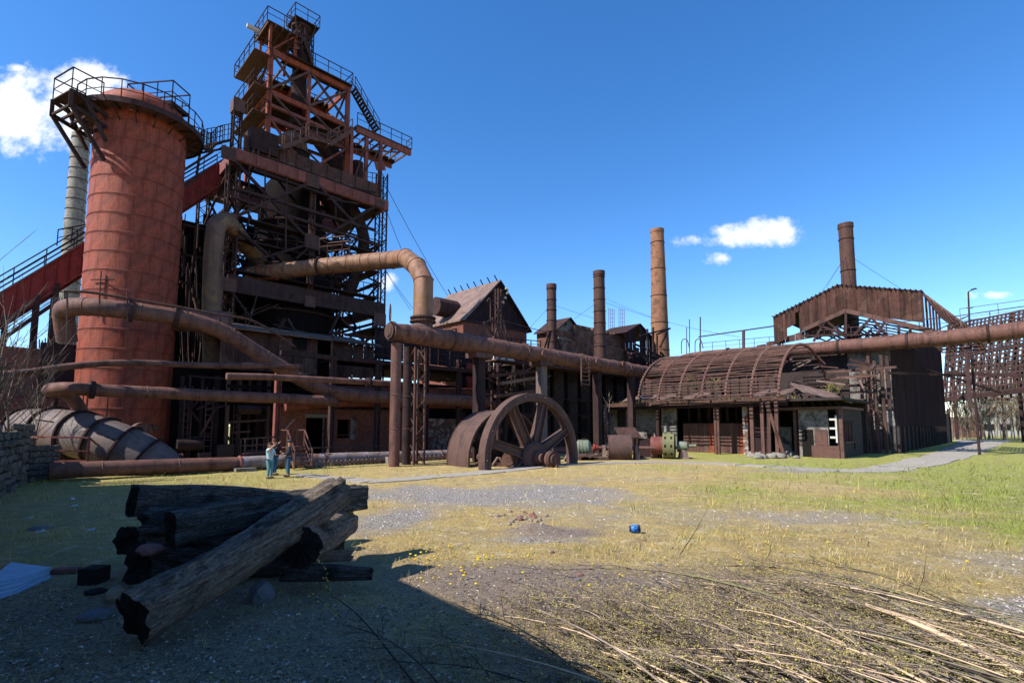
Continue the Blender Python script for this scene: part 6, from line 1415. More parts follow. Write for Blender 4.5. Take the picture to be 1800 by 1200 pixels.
def build_trees():
    for i in range(48):
        px = 1676 + i * 3.8 + R.uniform(-3, 3); Y = R.uniform(88, 108); b = P(px, 748, Y); b.z = 0
        bare_tree('bare_tree', 'thin bare birch in the thicket under the open roof frame', b, R.uniform(6.5, 11), i, .3, group='bare trees under the open roof', buds=.09 if i % 3 else 0, n=14)
    for i, (px, lab) in enumerate(((1213, 'small bare budding shrub on the overgrown low roof, left one of two'), (1258, 'bare thin shrub on the overgrown low roof, right one of two'))):
        b = CP(px, 700, CF + .4); b.z = 4.6; bare_tree('roof_shrub', lab, b, 2.6 if i == 0 else 1.9, 90 + i, .5, buds=.06, n=16)
    for px, y, c in ((1070, 700, None), (1455, 700, 1)):
        if c is None: b = FP(px, 715, -30); bare_tree('roof_shrub', 'bare sapling on the dark roof left of the arched lattice', V((b.x, b.y, 4)), 2.0, 95, .3, n=7)
        else: b = CP(1462, 700, CF + 5); bare_tree('roof_shrub', 'leafing shrub on the right low roof beside the stone wall', V((b.x, b.y, 4.1)), 1.8, 97, .5, buds=.08, n=12)
build_trees()
# ------------------------------------------------------------------ flywheel and machines
def wheel_frame(px0, px1):
    pass
def flywheel():
    a = G(846, 826); b = G(1010, 814); d = (b - a); d.z = 0; c = (a + b) / 2; d.normalize(); n = V((d.y, -d.x, 0)); Rw = 4.35; zc = .62
    ch = (b - a).length / 2; Rw = sqrt(ch * ch + .0) * 1.0 + .0; c = V((c.x, c.y, .55)); Rw = max(Rw, P(925, 693, c.y).z - .55)
    t = thing('flywheel', 'huge rusty six spoked flywheel half sunk in the ground', 'flywheel', (c.x, c.y, 0)); hw = .3
    MB().lathe(c, n, [(-hw, Rw - .1), (-hw, Rw), (hw, Rw), (hw, Rw - .47), (hw - .1, Rw - .51), (-hw + .1, Rw - .51), (-hw, Rw - .47), (-hw, Rw - .1)], 72).build('rim', MT['wheel'], t, 35)
    MB().ring(c + n * (hw + .01), Rw - .31, n, .05, 60, 5).build('rim_ridge', MT['wheel'], t)
    MB().lathe(c, n, [(-.5, 0), (-.5, .85), (-.3, 1.0), (.3, 1.0), (.5, .85), (.5, .45), (.75, .42), (.75, 0)], 30).build('hub', MT['wheel'], t, 35)
    for i in range(8):
        an = radians(28 + 45 * i); u = d * cos(an) + UP * sin(an); w = n.cross(u)
        for nm, s0, s1, hh in (('spoke', .30, .2, .26),):
            p0 = c + u * .7; p1 = c + u * (Rw - .55); m = MB()
            q = [p0 - w * .27 - n * .07, p0 + w * .27 - n * .07, p0 + w * .27 + n * .07, p0 - w * .27 + n * .07]; r = [p1 - w * .16 - n * .07, p1 + w * .16 - n * .07, p1 + w * .16 + n * .07, p1 - w * .16 + n * .07]; m.hexa(q + r)
            for s in (-1, 1): m.beam(p0 + w * .29 * s, p1 + w * .18 * s, .5, .07, ref=w)
            m.beam(p1 - w * .35, p1 + w * .35, .3, .2, ref=n); m.build(nm, MT['wheel'], t)
    bolt = MB().box((0, 0, 0), .06, .06, .06).mesh('bolt', MT['tin'])
    for i in range(14): an = 2 * pi * i / 14; piece(bolt, 'bolt', t, Matrix.Translation(c + n * (hw + .05) + (d * cos(an) + UP * sin(an)) * (Rw - .16)))
    # drum pulley behind
    tc = V(G(829, 827)); t2c = V((tc.x, tc.y, 0)); 
    c2 = c - n * 3.1 - d * 0.25; c2.z = .35; R2 = 3.15
    t2 = thing('drum_pulley', 'wide rusty drum pulley on the shaft behind the flywheel', 'pulley', (c2.x, c2.y, 0))
    MB().lathe(c2, n, [(-1.15, R2 - .08), (-1.15, R2), (0, R2 + .03), (1.15, R2), (1.15, R2 - .1), (0, R2 - .09), (-1.15, R2 - .08)], 64).build('drum', MT['wheel'], t2, 35)
    for s in (-1.12, 0, 1.12): MB().ring(c2 + n * s, R2 + .015, n, .035, 60, 5).build('drum_edge', MT['rust'], t2)
    for pl in (-.7, .7):
        for i in range(6): an = radians(25 + 60 * i); u = d * cos(an) + UP * sin(an); bpart(t2, 'spoke', MT['dark'], c2 + n * pl + u * .3, c2 + n * pl + u * (R2 - .1), .2, .28)
        MB().lathe(c2 + n * pl, n, [(-.25, 0), (-.25, .5), (.25, .5), (.25, 0)], 18).build('hub', MT['dark'], t2, 35)
    MB().tube([c2 - n * 1.8, c + n * 1.0], .28, 16).build('shaft', MT['rust'], t2, 40)
    # small clutch wheels and bearings at the foot
    for px, py, rr, lab in ((898, 807, .62, 'round rusty coupling wheels inside the left side of the flywheel'), (970, 807, .6, 'round rusty stepped pulley inside the right foot of the flywheel')):
        q = P(px, py, c.y - .7 if px > 950 else c.y - .4); q.z = max(q.z, .45); s = thing('coupling_wheel', lab, 'coupling', (q.x, q.y, 0)); ax = (d * .55 - V((0, 1, 0))).normalized() if px > 950 else (n * .6 - d).normalized()
        for h, r_ in ((0, rr * .86), (.17, rr * .8), (.32, rr * .55)): MB().lathe(q + ax * h, ax, [(-.1, r_ * .3), (-.1, r_), (.1, r_), (.1, r_ * .3)], 26).build('disc', MT['rust'], s, 35)
        MB().tube([q - ax * 1.2, q + ax * .42], rr * .25, 14).build('shaft', MT['rust'], s, 40)
        for e in (-.5,): MB().hexa([q + ax * e + V((x, y, 0)) * 1 + UP * (z) - UP * 0 for x, y, z in ((-.35, -.15, -q.z), (.35, -.15, -q.z), (.35, .15, -q.z), (-.35, .15, -q.z), (-.15, -.12, -.05), (.15, -.12, -.05), (.15, .12, -.05), (-.15, .12, -.05))]).build('bearing_stand', MT['tin'], s)
    for i, px in enumerate((876, 915, 930, 1000)):
        q = G(px, 821 - (px - 860) * .07); s = thing('iron_bracket', ('bent grey iron bracket on the grass at the left foot of the flywheel', 'first angled iron bearing bracket under the flywheel hub', 'second angled iron bearing bracket under the flywheel hub', 'pale iron bracket at the right foot of the flywheel')[i], 'bracket', q)
        MB().tube([q + V((-.35, 0, .1)), q + V((-.05, 0, .55)), q + V((.1, 0, .5)), q + V((.4, 0, .05))], .09, 6).build('arm', MT['tin'], s); MB().box(q + V((.1, .2, .12)), .7, .4, .22).build('foot', MT['rust'], s)
flywheel()
def machines():
    # small drum, box with open lid, pale green motor at left, green belt generator
    ax = (E1 * .2 - E2).normalized() * -1; ax = V((1, -.12, 0)).normalized()
    g = G(1092, 808); rr = .95; c = V((g.x, g.y + .6, rr * .9)); t = thing('belt_pulley', 'dark ribbed steel belt drum on the grass by the open lid box', 'pulley', (c.x, c.y, 0))
    MB().lathe(c, ax, [(-.85, rr - .06), (-.85, rr), (0, rr + .03), (.85, rr), (.85, rr - .08), (0, rr - .05), (-.85, rr - .06)], 40).build('drum', MT['wheel'], t, 35)
    for s in (-.82, 0, .82): MB().ring(c + ax * s, rr + .01, ax, .025, 40, 5).build('drum_edge', MT['rust'], t)
    MB().tube([c - ax * 1.9, c + ax * 2.6], .13, 12).build('shaft', MT['rust'], t, 40)
    for i in range(5): an = i * 1.256; u = UP * cos(an) + V((0, 1, 0)) * sin(an); bpart(t, 'spoke', MT['dark'], c, c + u * (rr - .05), .14, .2)
    for e in (-1.15, 1.2): p = c + ax * e; MB().hexa([p + V((x, y, z)) for x, y, z in ((-.12, -.5, -c.z), (.12, -.5, -c.z), (.12, .5, -c.z), (-.12, .5, -c.z), (-.1, -.18, .2), (.1, -.18, .2), (.1, .18, .2), (-.1, .18, .2))]).build('bearing_stand', MT['tin'], t)
    # motor left
    m = thing('motor', 'small pale green electric motor with a red coupling left of the belt drum', 'motor', (c.x - 3.0, c.y, 0)); q = c - ax * 2.6
    MB().lathe(q, ax, [(-.65, 0), (-.65, .35), (-.45, .58), (.3, .6), (.5, .4), (.55, .15), (.55, 0)], 26).build('housing', MT['palegreen'], m, 35)
    for h in (-.4, -.15, .1): MB().ring(q + ax * h, .6, ax, .03, 26, 5).build('fin', MT['palegreen'], m)
    MB().lathe(q + ax * .85, ax, [(-.2, .1), (-.2, .28), (-.05, .28), (-.05, .2), (.1, .2), (.25, .1)], 18).build('coupling', MT['skip'], m, 35)
    MB().box((q.x, q.y, .22), 1.5, 1.0, .44).build('base', MT['tin'], m); MB().box(q + UP * .6, .35, .3, .2).build('terminal_box', MT['dark'], m)
    MB().tube([q + ax * -.6, q + ax * -1.2 + UP * -.15], .12, 10).build('shaft', MT['rust'], m)
    # box with open lid
    b = G(1128, 806); t = thing('machine_box', 'low rusty steel box with its dark lid tilted open', 'machine box', b); w = (1.05, .6)
    MB().box((b.x + .9, b.y + 1.2, .75), 1.7, 1.2, 1.5).build('body', MT['dark'], t); MB().box((b.x + 1.1, b.y + .55, .6), .5, .08, .9).build('side_plate', MT['rust'], t)
    A, B, C_, D_ = P(1079, 752, b.y + .8), P(1116, 752, b.y + .8), P(1128, 769, b.y + .5), P(1090, 770, b.y + .5); MB().hexa([A, B, C_, D_, A + UP * .06, B + UP * .06, C_ + UP * .06, D_ + UP * .06]).build('lid', MT['rust'], t); bpart(t, 'lid_stay', MT['rust'], D_.lerp(C_, .5), (b.x + .9, b.y + 1.2, 1.45), .1)
    MB().lathe((b.x + 2.0, b.y + .8, .8), (1, 0, 0), [(-.25, 0), (-.25, .45), (0, .45), (.1, .3), (.1, 0)], 20).build('pulley', MT['palegreen'], t, 35); MB().tube([(b.x + 1.8, b.y + .8, .8), (b.x + 3.2, b.y + .8, .8)], .1, 10).build('shaft', MT['rust'], t)
    # generator ring
    g = G(1180, 807); rr = 1.02; c = V((g.x + .15, g.y + .9, rr * .97)); ax2 = V((.93, -.37, 0)).normalized(); t = thing('generator', 'olive green slotted generator ring with a red drum and pale green bearing', 'generator', (c.x, c.y, 0))
    MB().lathe(c, ax2, [(-.42, rr - .28), (-.42, rr), (.42, rr), (.42, rr - .14), (.3, rr - .3), (-.3, rr - .3), (-.42, rr - .28)], 44).build('stator_ring', MT['green'], t, 35)
    for s in (-.22, .22):
        for i in range(10):
            an = 2 * pi * (i + .5) / 10; u = (UP * cos(an) + ax2.cross(UP) * sin(an)); v = ax2.cross(u); MB().obox(c + ax2 * s + u * (rr + .001), ax2 * .07, v * .10, u * .012).build('slot', MT['void'], t)
    MB().lathe(c - ax2 * .95, ax2, [(-.4, 0), (-.4, .62), (-.35, .68), (.5, .68), (.5, .3)], 32).build('red_drum', MT['skip'] if False else MT['redbeam'], t, 35)
    MB().lathe(c + ax2 * .1, ax2, [(-.2, 0), (-.2, .35), (.3, .35), (.3, 0)], 20).build('rotor_hub', MT['dark'], t, 35)
    for i in range(6): an = i * 1.047; u = (UP * cos(an) + ax2.cross(UP) * sin(an)); bpart(t, 'rotor_arm', MT['rust'], c + u * .2, c + u * (rr - .3), .12, .2)
    q = c + ax2 * 1.0; MB().lathe(q, ax2, [(-.45, .1), (-.45, .25), (-.3, .33), (.3, .33), (.4, .2), (.4, .12), (.95, .12), (.95, 0)], 24).build('bearing', MT['palegreen'], t, 35)
    for e in (-1.75, 1.0): p = c + ax2 * e; MB().hexa([p + V((x, y, z)) for x, y, z in ((-.35, -.3, -c.z), (.35, -.3, -c.z), (.35, .3, -c.z), (-.35, .3, -c.z), (-.18, -.15, -.1), (.18, -.15, -.1), (.18, .15, -.1), (-.18, .15, -.1))]).build('bearing_stand', MT['tin' if e > 0 else 'palegreen'], t)
    MB().tube([c - ax2 * 2.0, c - ax2 * 1.2], .13, 12).build('shaft', MT['orange'], t)
    for i, (px, lab) in enumerate(((1047, 'low rusty bed plate left of the belt drum'), (1030, 'small rusty scrap plate right of the flywheel foot'))):
        p = G(px, 809); m_ = MB(); m_.box((p.x, p.y + .5, .1), 2.0 - i * .8, .7, .2); m_.beam((p.x - .5, p.y, .2), (p.x + .5, p.y + .2, .5), .12); tag(m_.build('bed_plate', MT['rust'], None, org=V((p.x, p.y, 0))), lab, 'scrap')
machines()
# cables strung over the yard
def cable(label, a, b, sag=.6, r=.022, name='cable'):
    pts = [a.lerp(b, i / 14) - UP * (sag * 4 * (i / 14) * (1 - i / 14)) for i in range(15)]; tag(MB().tube(pts, r, 4).build(name, MT['dark'], None, org=a), label, 'cable')
cable('dark cable falling from the furnace top towards the steep gable, upper one', FP(676, 322, FK), FP(787, 520, -46), .3, .03)
cable('dark cable falling from the furnace top towards the steep gable, lower one', FP(676, 362, FK), FP(758, 560, -44), .3, .03)
cable('short dark cable behind the gooseneck pipe, left one', FP(674, 470, FK), FP(722, 545, -42), .1, .025)
cable('short dark cable behind the gooseneck pipe, right one', FP(676, 472, FK), FP(728, 545, -42), .1, .025)
cable('long dark cable sagging from the lattice mast across to the brick ruin', FP(880, 562, -31.5), FP(1110, 612, -37), .3, .035)
cable('thin wire running from the banded chimney towards the arched lattice', FP(1060, 522, -45), CP(1300, 592, 58), .8, .018)
# ------------------------------------------------------------------ people
MT['skin'] = flat('skin', '#b98a6e', .6); MT['jeans'] = flat('blue_denim', '#2f5570', .85, bump=.3); MT['jeanslight'] = flat('faded_teal_denim', '#5b8a92', .85, bump=.3)
MT['teelight'] = flat('pale_blue_tunic', '#a9c4cc', .85, bump=.2); MT['jacket'] = flat('charcoal_jacket', '#33333c', .8, bump=.4); MT['hair'] = flat('brown_hair', '#4a3426', .8, bump=.4)
MT['blackcloth'] = flat('black_cloth', '#20222b', .85, bump=.3); MT['bagred'] = flat('maroon_backpack', '#7a3a3c', .8, bump=.3); MT['shoe'] = flat('dark_shoe', '#1d1b1b', .6); MT['cap'] = flat('dark_cap', '#34363f', .8)
def skinmesh(parent, name, mat, joints, edges, levels=2):
    org = V(root(parent)['org']); names = list(joints); idx = {n: i for i, n in enumerate(names)}
    me = bpy.data.meshes.new(name); me.from_pydata([tuple(joints[n][0]) for n in names], [(idx[a], idx[b]) for a, b in edges], [])
    me.materials.append(mat); ob = bpy.data.objects.new(name, me); col.objects.link(ob); ob.parent = parent
    sm = ob.modifiers.new('skin', 'SKIN'); sm.use_smooth_shade = True
    if not me.skin_vertices: me.skin_vertices.new()
    for n in names: r = joints[n][1]; me.skin_vertices[0].data[idx[n]].radius = r if isinstance(r, tuple) else (r, r)
    me.skin_vertices[0].data[0].use_root = True
    sb = ob.modifiers.new('sub', 'SUBSURF'); sb.levels = levels; sb.render_levels = levels
    return ob
def person(label, loc, rz, h=1.75, top='jacket', legs='jeans', hair='hair', arms='camera', cap=False, bag=None, long_top=False, hairlong=False):
    t = thing('person', label, 'person', loc); t.rotation_euler = (0, 0, rz); t['org'] = (0, 0, 0); s = h / 1.75
    def v(x, y, z): return V((x, y, z)) * s
    # facing -Y locally
    J = {'pelvis': (v(0, 0, .94), .125), 'belly': (v(0, .0, 1.08), .115), 'chest': (v(0, .01, 1.3), (.15, .11)), 'neck': (v(0, .0, 1.47), .055), 'head': (v(0, -.01, 1.57), .085), 'head2': (v(0, 0, 1.68), .088)}
    E = [('pelvis', 'belly'), ('belly', 'chest'), ('chest', 'neck'), ('neck', 'head'), ('head', 'head2')]
    for sg, n in ((-1, 'L'), (1, 'R')):
        st = .02 if sg > 0 else -.05
        J['hip' + n] = (v(.09 * sg, 0, .88), .09); J['knee' + n] = (v(.1 * sg, st - .03, .48), .06); J['ank' + n] = (v(.11 * sg, st, .09), .04); J['toe' + n] = (v(.13 * sg, st - .16, .035), .035)
        J['sh' + n] = (v(.17 * sg, .0, 1.42), .055)
        if arms == 'camera': el, wr = v(.24 * sg, -.16, 1.22), v(.07 * sg, -.3, 1.4)
        elif arms == 'raised': el, wr = (v(.22 * sg, -.22, 1.42), v(.06 * sg, -.28, 1.62)) 
        elif arms == 'low': el, wr = v(.24 * sg, .0, 1.14), v(.14 * sg, -.24, 1.12)
        elif arms == 'mixed': el, wr = ((v(.24, -.02, 1.16), v(.12, -.26, 1.16)) if sg > 0 else (v(-.2, -.22, 1.4), v(-.07, -.3, 1.58)))
        J['el' + n] = (el, .042); J['wr' + n] = (wr, .03); J['hand' + n] = (wr + (wr - el).normalized() * .07 * s, .032)
        E += [('pelvis', 'hip' + n), ('hip' + n, 'knee' + n), ('knee' + n, 'ank' + n), ('ank' + n, 'toe' + n), ('chest', 'sh' + n), ('sh' + n, 'el' + n), ('el' + n, 'wr' + n), ('wr' + n, 'hand' + n)]
    body = skinmesh(t, 'body', MT['skin'], J, E)
    # fingers
    fm = MB()
    for n in 'LR':
        w, e = J['wr' + n][0], J['el' + n][0]; u = (w - e).normalized(); sd_ = u.cross(UP).normalized(); b = J['hand' + n][0]
        for i in range(4): o = b + sd_ * (i - 1.5) * .02 * s + u * .02; l_ = (.05, .06, .058, .045)[i] * s; fm.tube([o, o + u * l_ * .6, o + u * l_ - UP * .02], [.01, .009, .007], 6)
        o = b - u * .02 + sd_ * .03 * (1 if n == 'L' else -1); fm.tube([o, o + sd_ * .03 * (1 if n == 'L' else -1) + u * .03], [.011, .009], 6)
    fm.build('fingers', MT['skin'], t, 60)
    face = MB(); face.box(v(0, -.098, 1.6), .025, .04, .045); 
    face.build('nose', MT['skin'], t); ey = MB(); [ey.box(v(x, -.088, 1.635), .022, .01, .012) for x in (-.032, .032)]; ey.build('eyes', MT['shoe'], t); MB().box(v(0, -.088, 1.555), .045, .01, .01).build('mouth', MT['bagred'], t)
    ea = MB(); [ea.lathe(v(x, .0, 1.61), V((1, 0, 0)), [(-.012, 0), (-.012, .028), (.012, .03), (.012, 0)], 8) for x in (-.092, .092)]; ea.build('ears', MT['skin'], t)
    # trousers, top
    TJ = {'pelvis': (v(0, 0, .95), .142)}; TE = []
    for sg, n in ((-1, 'L'), (1, 'R')):
        TJ['hip' + n] = (J['hip' + n][0], .105); TJ['knee' + n] = (J['knee' + n][0], .075); TJ['ank' + n] = (J['ank' + n][0] + v(0, 0, .02), .065); TE += [('pelvis', 'hip' + n), ('hip' + n, 'knee' + n), ('knee' + n, 'ank' + n)]
    skinmesh(t, 'trousers', MT[legs], TJ, TE)
    UJ = {'belly': (v(0, 0, 1.1), .14), 'hem': (v(0, 0, .82 if long_top else .93), .165 if long_top else .15), 'chest': (v(0, .01, 1.31), (.172, .132)), 'collar': (v(0, .005, 1.45), .07)}; UE = [('belly', 'hem'), ('belly', 'chest'), ('chest', 'collar')]
    for n in 'LR': UJ['sh' + n] = (J['sh' + n][0], .07); UJ['el' + n] = (J['el' + n][0], .056); UE += [('chest', 'sh' + n), ('sh' + n, 'el' + n)]
    if top != 'teelight':
        for n in 'LR': UJ['wr' + n] = (J['wr' + n][0], .044); UE += [('el' + n, 'wr' + n)]
    skinmesh(t, 'jacket' if top == 'jacket' else 'top', MT[top], UJ, UE)
    for n in 'LR':
        a = J['toe' + n][0]; q = J['ank' + n][0]; MB().tube([q + v(0, .05, -.04), q + v(0, -.02, -.03), a + v(0, .02, .01), a + v(0, -.05, .0)], [.045, .05, .048, .02], 10).build('shoe', MT['shoe'], t, 60)
    hm = MB()
    if hairlong: hm.tube([v(0, .02, 1.76), v(0, .04, 1.68), v(0, .06, 1.58), v(0, .085, 1.42), v(0, .09, 1.3)], [.05, .108, .1, .075, .03], 14)
    else: hm.tube([v(0, .0, 1.785), v(0, .005, 1.76), v(0, .02, 1.69), v(0, .035, 1.6)], [.03, .088, .102, .07], 14)
    hm.build('hair', MT[hair], t, 70)
    if cap: c = MB(); c.lathe(v(0, .0, 1.69), UP, [(0, .112), (.05, .105), (.095, .06), (.105, 0)], 18); c.hexa([v(x, y, z) for x, y, z in ((-.075, -.09, 1.69), (.075, -.09, 1.69), (.05, -.2, 1.675), (-.05, -.2, 1.675), (-.075, -.09, 1.705), (.075, -.09, 1.705), (.05, -.2, 1.685), (-.05, -.2, 1.685))]); c.build('cap', MT['cap'], t, 50)
    if bag: 
        b = MB(); b.tube([v(0, .2, 1.38), v(0, .22, 1.25), v(0, .22, 1.02), v(0, .2, .95)], [.1, .15, .16, .1], 12); b.build('backpack', MT[bag], t, 60)
        for sg in (-1, 1): MB().tube([v(.11 * sg, .14, 1.45), v(.13 * sg, -.02, 1.47), v(.12 * sg, -.14, 1.3), v(.14 * sg, .1, 1.05)], .018, 6).build('bag_strap', MT[bag], t)
    return t
g1, g2, g3 = G(507, 838), G(473, 841), G(481, 835)
def gr(p): return (p.x, p.y, gz(p.x, p.y))
person('person in dark jacket, cap and blue jeans, looking down at held camera', gr(g1), radians(-75), 1.78, 'jacket', 'jeans', arms='low', cap=True)
tag(MB().box((0, 0, 0), .14, .1, .09).lathe((0, -.05, 0), (0, -1, 0), [(0, .035), (.05, .035), (.06, 0)], 10).build('photo_camera', MT['shoe'], None), 'small black camera held by the person in the dark jacket and cap', 'camera').location = (g1.x - .28, g1.y + .02, 1.17)
person('person in pale blue tunic and faded jeans, one hand raised to the forehead', gr(g2), radians(60), 1.68, 'teelight', 'jeanslight', arms='mixed', long_top=True, hairlong=True)
person('person in dark clothes with maroon backpack, half hidden by the pale tunic', gr(g3), radians(70), 1.78, 'blackcloth', 'jeans', arms='mixed', bag='bagred')
# ------------------------------------------------------------------ logs
def log(label, p0, p1, r0, r1=None, mt='log', sq=0., seed=0, rag=.0, name='old_log', bend=0., rough=.05, group=None, endmt='logdark', n=36, ns=30, rot=0.):
    p0, p1 = V(p0), V(p1); r1 = r1 or r0; d = p1 - p0; L = d.length; t = d / L; a = t.cross(UP).normalized(); b = a.cross(t)
    rs = np.random.RandomState(seed); i = np.arange(ns + 1)[:, None] / ns; j = np.arange(n)[None, :] / n; th = j * 2 * pi
    rad = (r0 + (r1 - r0) * i) * np.ones_like(j)
    c, s = np.cos(th + rot), np.sin(th + rot)
    sqf = 1 / np.maximum(np.abs(c), np.abs(s)); rad = rad * (1 - sq + sq * sqf * .86)
    groove = fbm(j * 14 + np.sin(th) * 2 + i * 0, i * 2.2 + seed * 3.3, 1., 4, seed); rad = rad * (1 + (groove - .5) * rough * 6)
    # keep the seam closed
    gs = fbm(np.cos(th) * 2.2 + seed + i * .7, np.sin(th) * 2.2 + i * 2.4, 1, 5, seed + 2); rad = (r0 + (r1 - r0) * i) * (1 - sq + sq * sqf * .86) * (1 + (gs - .5) * rough * 8)
    crack = np.clip((fbm(np.cos(th) * 9 + 3, np.sin(th) * 9 + i * .8 + seed, 1, 2, seed + 7) - .62) * 9, 0, 1); rad = rad * (1 - crack * .16)
    along = i * L + (fbm(np.cos(th) * 1.6 + 3, np.sin(th) * 1.6 + seed, 1, 4, seed + 5) - .5) * rag * ((i < .5) * np.exp(-i * 18) + (i >= .5) * np.exp(-(1 - i) * 18)) * 2
    P_ = [[None] * n for _ in range(ns + 1)]; verts = []
    for ii in range(ns + 1):
        off = bend * sin(pi * ii / ns)
        for jj in range(n):
            q = p0 + t * along[ii, jj] + (a * c[0, jj] + b * s[0, jj]) * rad[ii, jj] + UP * off; verts.append(tuple(q - p0))
    faces = [(ii * n + jj, ii * n + (jj + 1) % n, (ii + 1) * n + (jj + 1) % n, (ii + 1) * n + jj) for ii in range(ns) for jj in range(n)]; uv = []
    me = bpy.data.meshes.new(name); me.from_pydata(verts, [], faces); me.polygons.foreach_set('use_smooth', [True] * len(faces)); me.materials.append(MT[mt])
    ul = me.uv_layers.new(name='UVMap'); u = np.empty((len(faces), 4, 2), 'f'); ii = np.repeat(np.arange(ns), n); jj = np.tile(np.arange(n), ns)
    u[:, 0] = np.stack([ii / ns * L, jj / n], -1); u[:, 1] = np.stack([ii / ns * L, (jj + 1) / n], -1); u[:, 2] = np.stack([(ii + 1) / ns * L, (jj + 1) / n], -1); u[:, 3] = np.stack([(ii + 1) / ns * L, jj / n], -1)
    ul.data.foreach_set('uv', u.ravel()); 
    tt = thing(name, label, 'log', p0, group); o = bpy.data.objects.new('bark', me); col.objects.link(o); o.parent = tt
    for ii, sg in ((0, -1), (ns, 1)):
        cen = V((0, 0, 0)); ring = [V(verts[ii * n + k]) for k in range(n)]
        for q in ring: cen += q / n
        vv = [tuple(q) for q in ring]; rings = [ring]
        for f in (.7, .4, .12):
            rings.append([cen.lerp(q, f) + t * sg * (R.uniform(-.02, .03) * (1 + rag * 4)) - t * sg * rag * .25 * (1 - f) for q in ring])
        m = MB(); m.grid(rings, True); m.face(rings[-1] if sg > 0 else rings[-1][::-1]); e = MB(); e.v = m.v; e.f = m.f
        me2 = bpy.data.meshes.new('cut_end'); me2.from_pydata(m.v, [], m.f); me2.materials.append(MT[endmt]); eo = bpy.data.objects.new('cut_end', me2); col.objects.link(eo); eo.parent = tt
    return tt
log('longest weathered grey brown log lying slanted across the front of the pile', P(232, 1087, 6.0), P(596, 864, 8.7), .30, .26, 'log', .2, 1, .12, bend=-.06, rough=.075, ns=60)
log('thick charred squared beam with a tall cut end, upper middle of the pile', P(300, 930, 7.5), P(636, 872, 9.9), .28, .25, 'burnt', .5, 2, .04, bend=.04, rough=.06, ns=50, rot=.3)
log('charred squared beam jutting out at the upper left of the pile', P(232, 880, 8.4), P(560, 884, 11.0), .28, .22, 'burnt', .7, 3, .03, bend=.05, rough=.055, ns=46, rot=.55)
log('short fibrous round log with a dark cut end at the lower right of the pile', P(530, 962, 7.8), P(604, 915, 9.8), .30, .28, 'log', .1, 4, .02, rough=.05, ns=40)
log('thin charred plank like beam lying on the ground at the right foot of the pile', P(500, 1004, 7.9), P(652, 1008, 8.0), .15, .1, 'burnt', .7, 5, .08, rough=.05)
log('ragged broken black log under the thick beam, its splintered end facing left', P(250, 915, 8.1), P(420, 915, 9.0), .22, .24, 'burnt', .3, 6, .2, rough=.1)
log('stubby fibrous log end at the left side of the pile', P(222, 948, 8.4), P(330, 950, 9.6), .22, .22, 'log', .1, 7, .05, rough=.1)
log('black rotten stump under the left end of the pile', P(240, 988, 7.6), P(330, 990, 8.4), .27, .22, 'burnt', .3, 8, .1, rough=.12)
log('flat dark timber wedged under the short round log', P(540, 975, 8.4), P(612, 975, 9.0), .12, .1, 'log', .6, 9, .1, rough=.06)
log('dark timber lying under the middle of the pile', P(330, 985, 8.6), P(540, 990, 9.0), .24, .22, 'burnt', .3, 12, .06, rough=.08)
log('dark supporting timber hidden behind the long slanted log', P(340, 960, 9.3), P(600, 950, 10.6), .3, .28, 'burnt', .3, 13, .06, rough=.08)
def prock(label, px, py, Y, s, mt, fk=.6, name='stone', cat='stone'): q = P(px, py, Y); return tag(rock(name, (q.x, q.y, 0), s, mt, fk), label, cat)
MT['redstone'] = flat('reddish_stone', '#7d5650', .9, bump=.6); MT['stonelight'] = flat('tan_stone', '#8b7c6c', .9, bump=.6); MT['stonegrey'] = flat('grey_stone', '#5f6166', .9, bump=.6); MT['stoneblack'] = flat('black_block', '#1d1d20', .9, bump=.6); MT['paper'] = flat('white_litter', '#b8bcc0', .8)
q = prock('reddish flat stone resting on the black stump left of the pile', 262, 968, 7.5, .17, 'redstone', .5); q.location.z = P(262, 968, 7.4).z
prock('rounded tan stone at the left foot of the log pile', 205, 995, 7.6, .15, 'stonelight', .9)
prock('grey triangular stone upright in front of the log pile', 460, 1022, 7.55, .16, 'stonegrey', 1.2)
prock('flat dark stone on the grass left of the long log, nearer one', 170, 1038, 6.9, .19, 'stonegrey', .4)
prock('flat dark shard beside the black block left of the pile', 173, 995, 7.9, .16, 'stoneblack', .3)
prock('flat grey stone sunk in the grass near the left stone wall', 70, 910, 12.6, .2, 'stonegrey', .3)
q = P(168, 975, 8.4); b = MB().box((q.x, q.y, .13), .3, .28, .26).build('black_block', MT['stoneblack'], None, org=V((q.x, q.y, 0))); tag(b, 'small black block standing on the grass left of the log pile', 'block')
m = MB(); q0, q1 = G(92, 1008), G(137, 1006); m.beam(q0 + UP * .05, q1 + UP * .05, .16, .07); tag(m.build('wood_offcut', MT['redstone'], None, org=q0), 'short pinkish brown wood offcut right of the pale slab', 'wood')
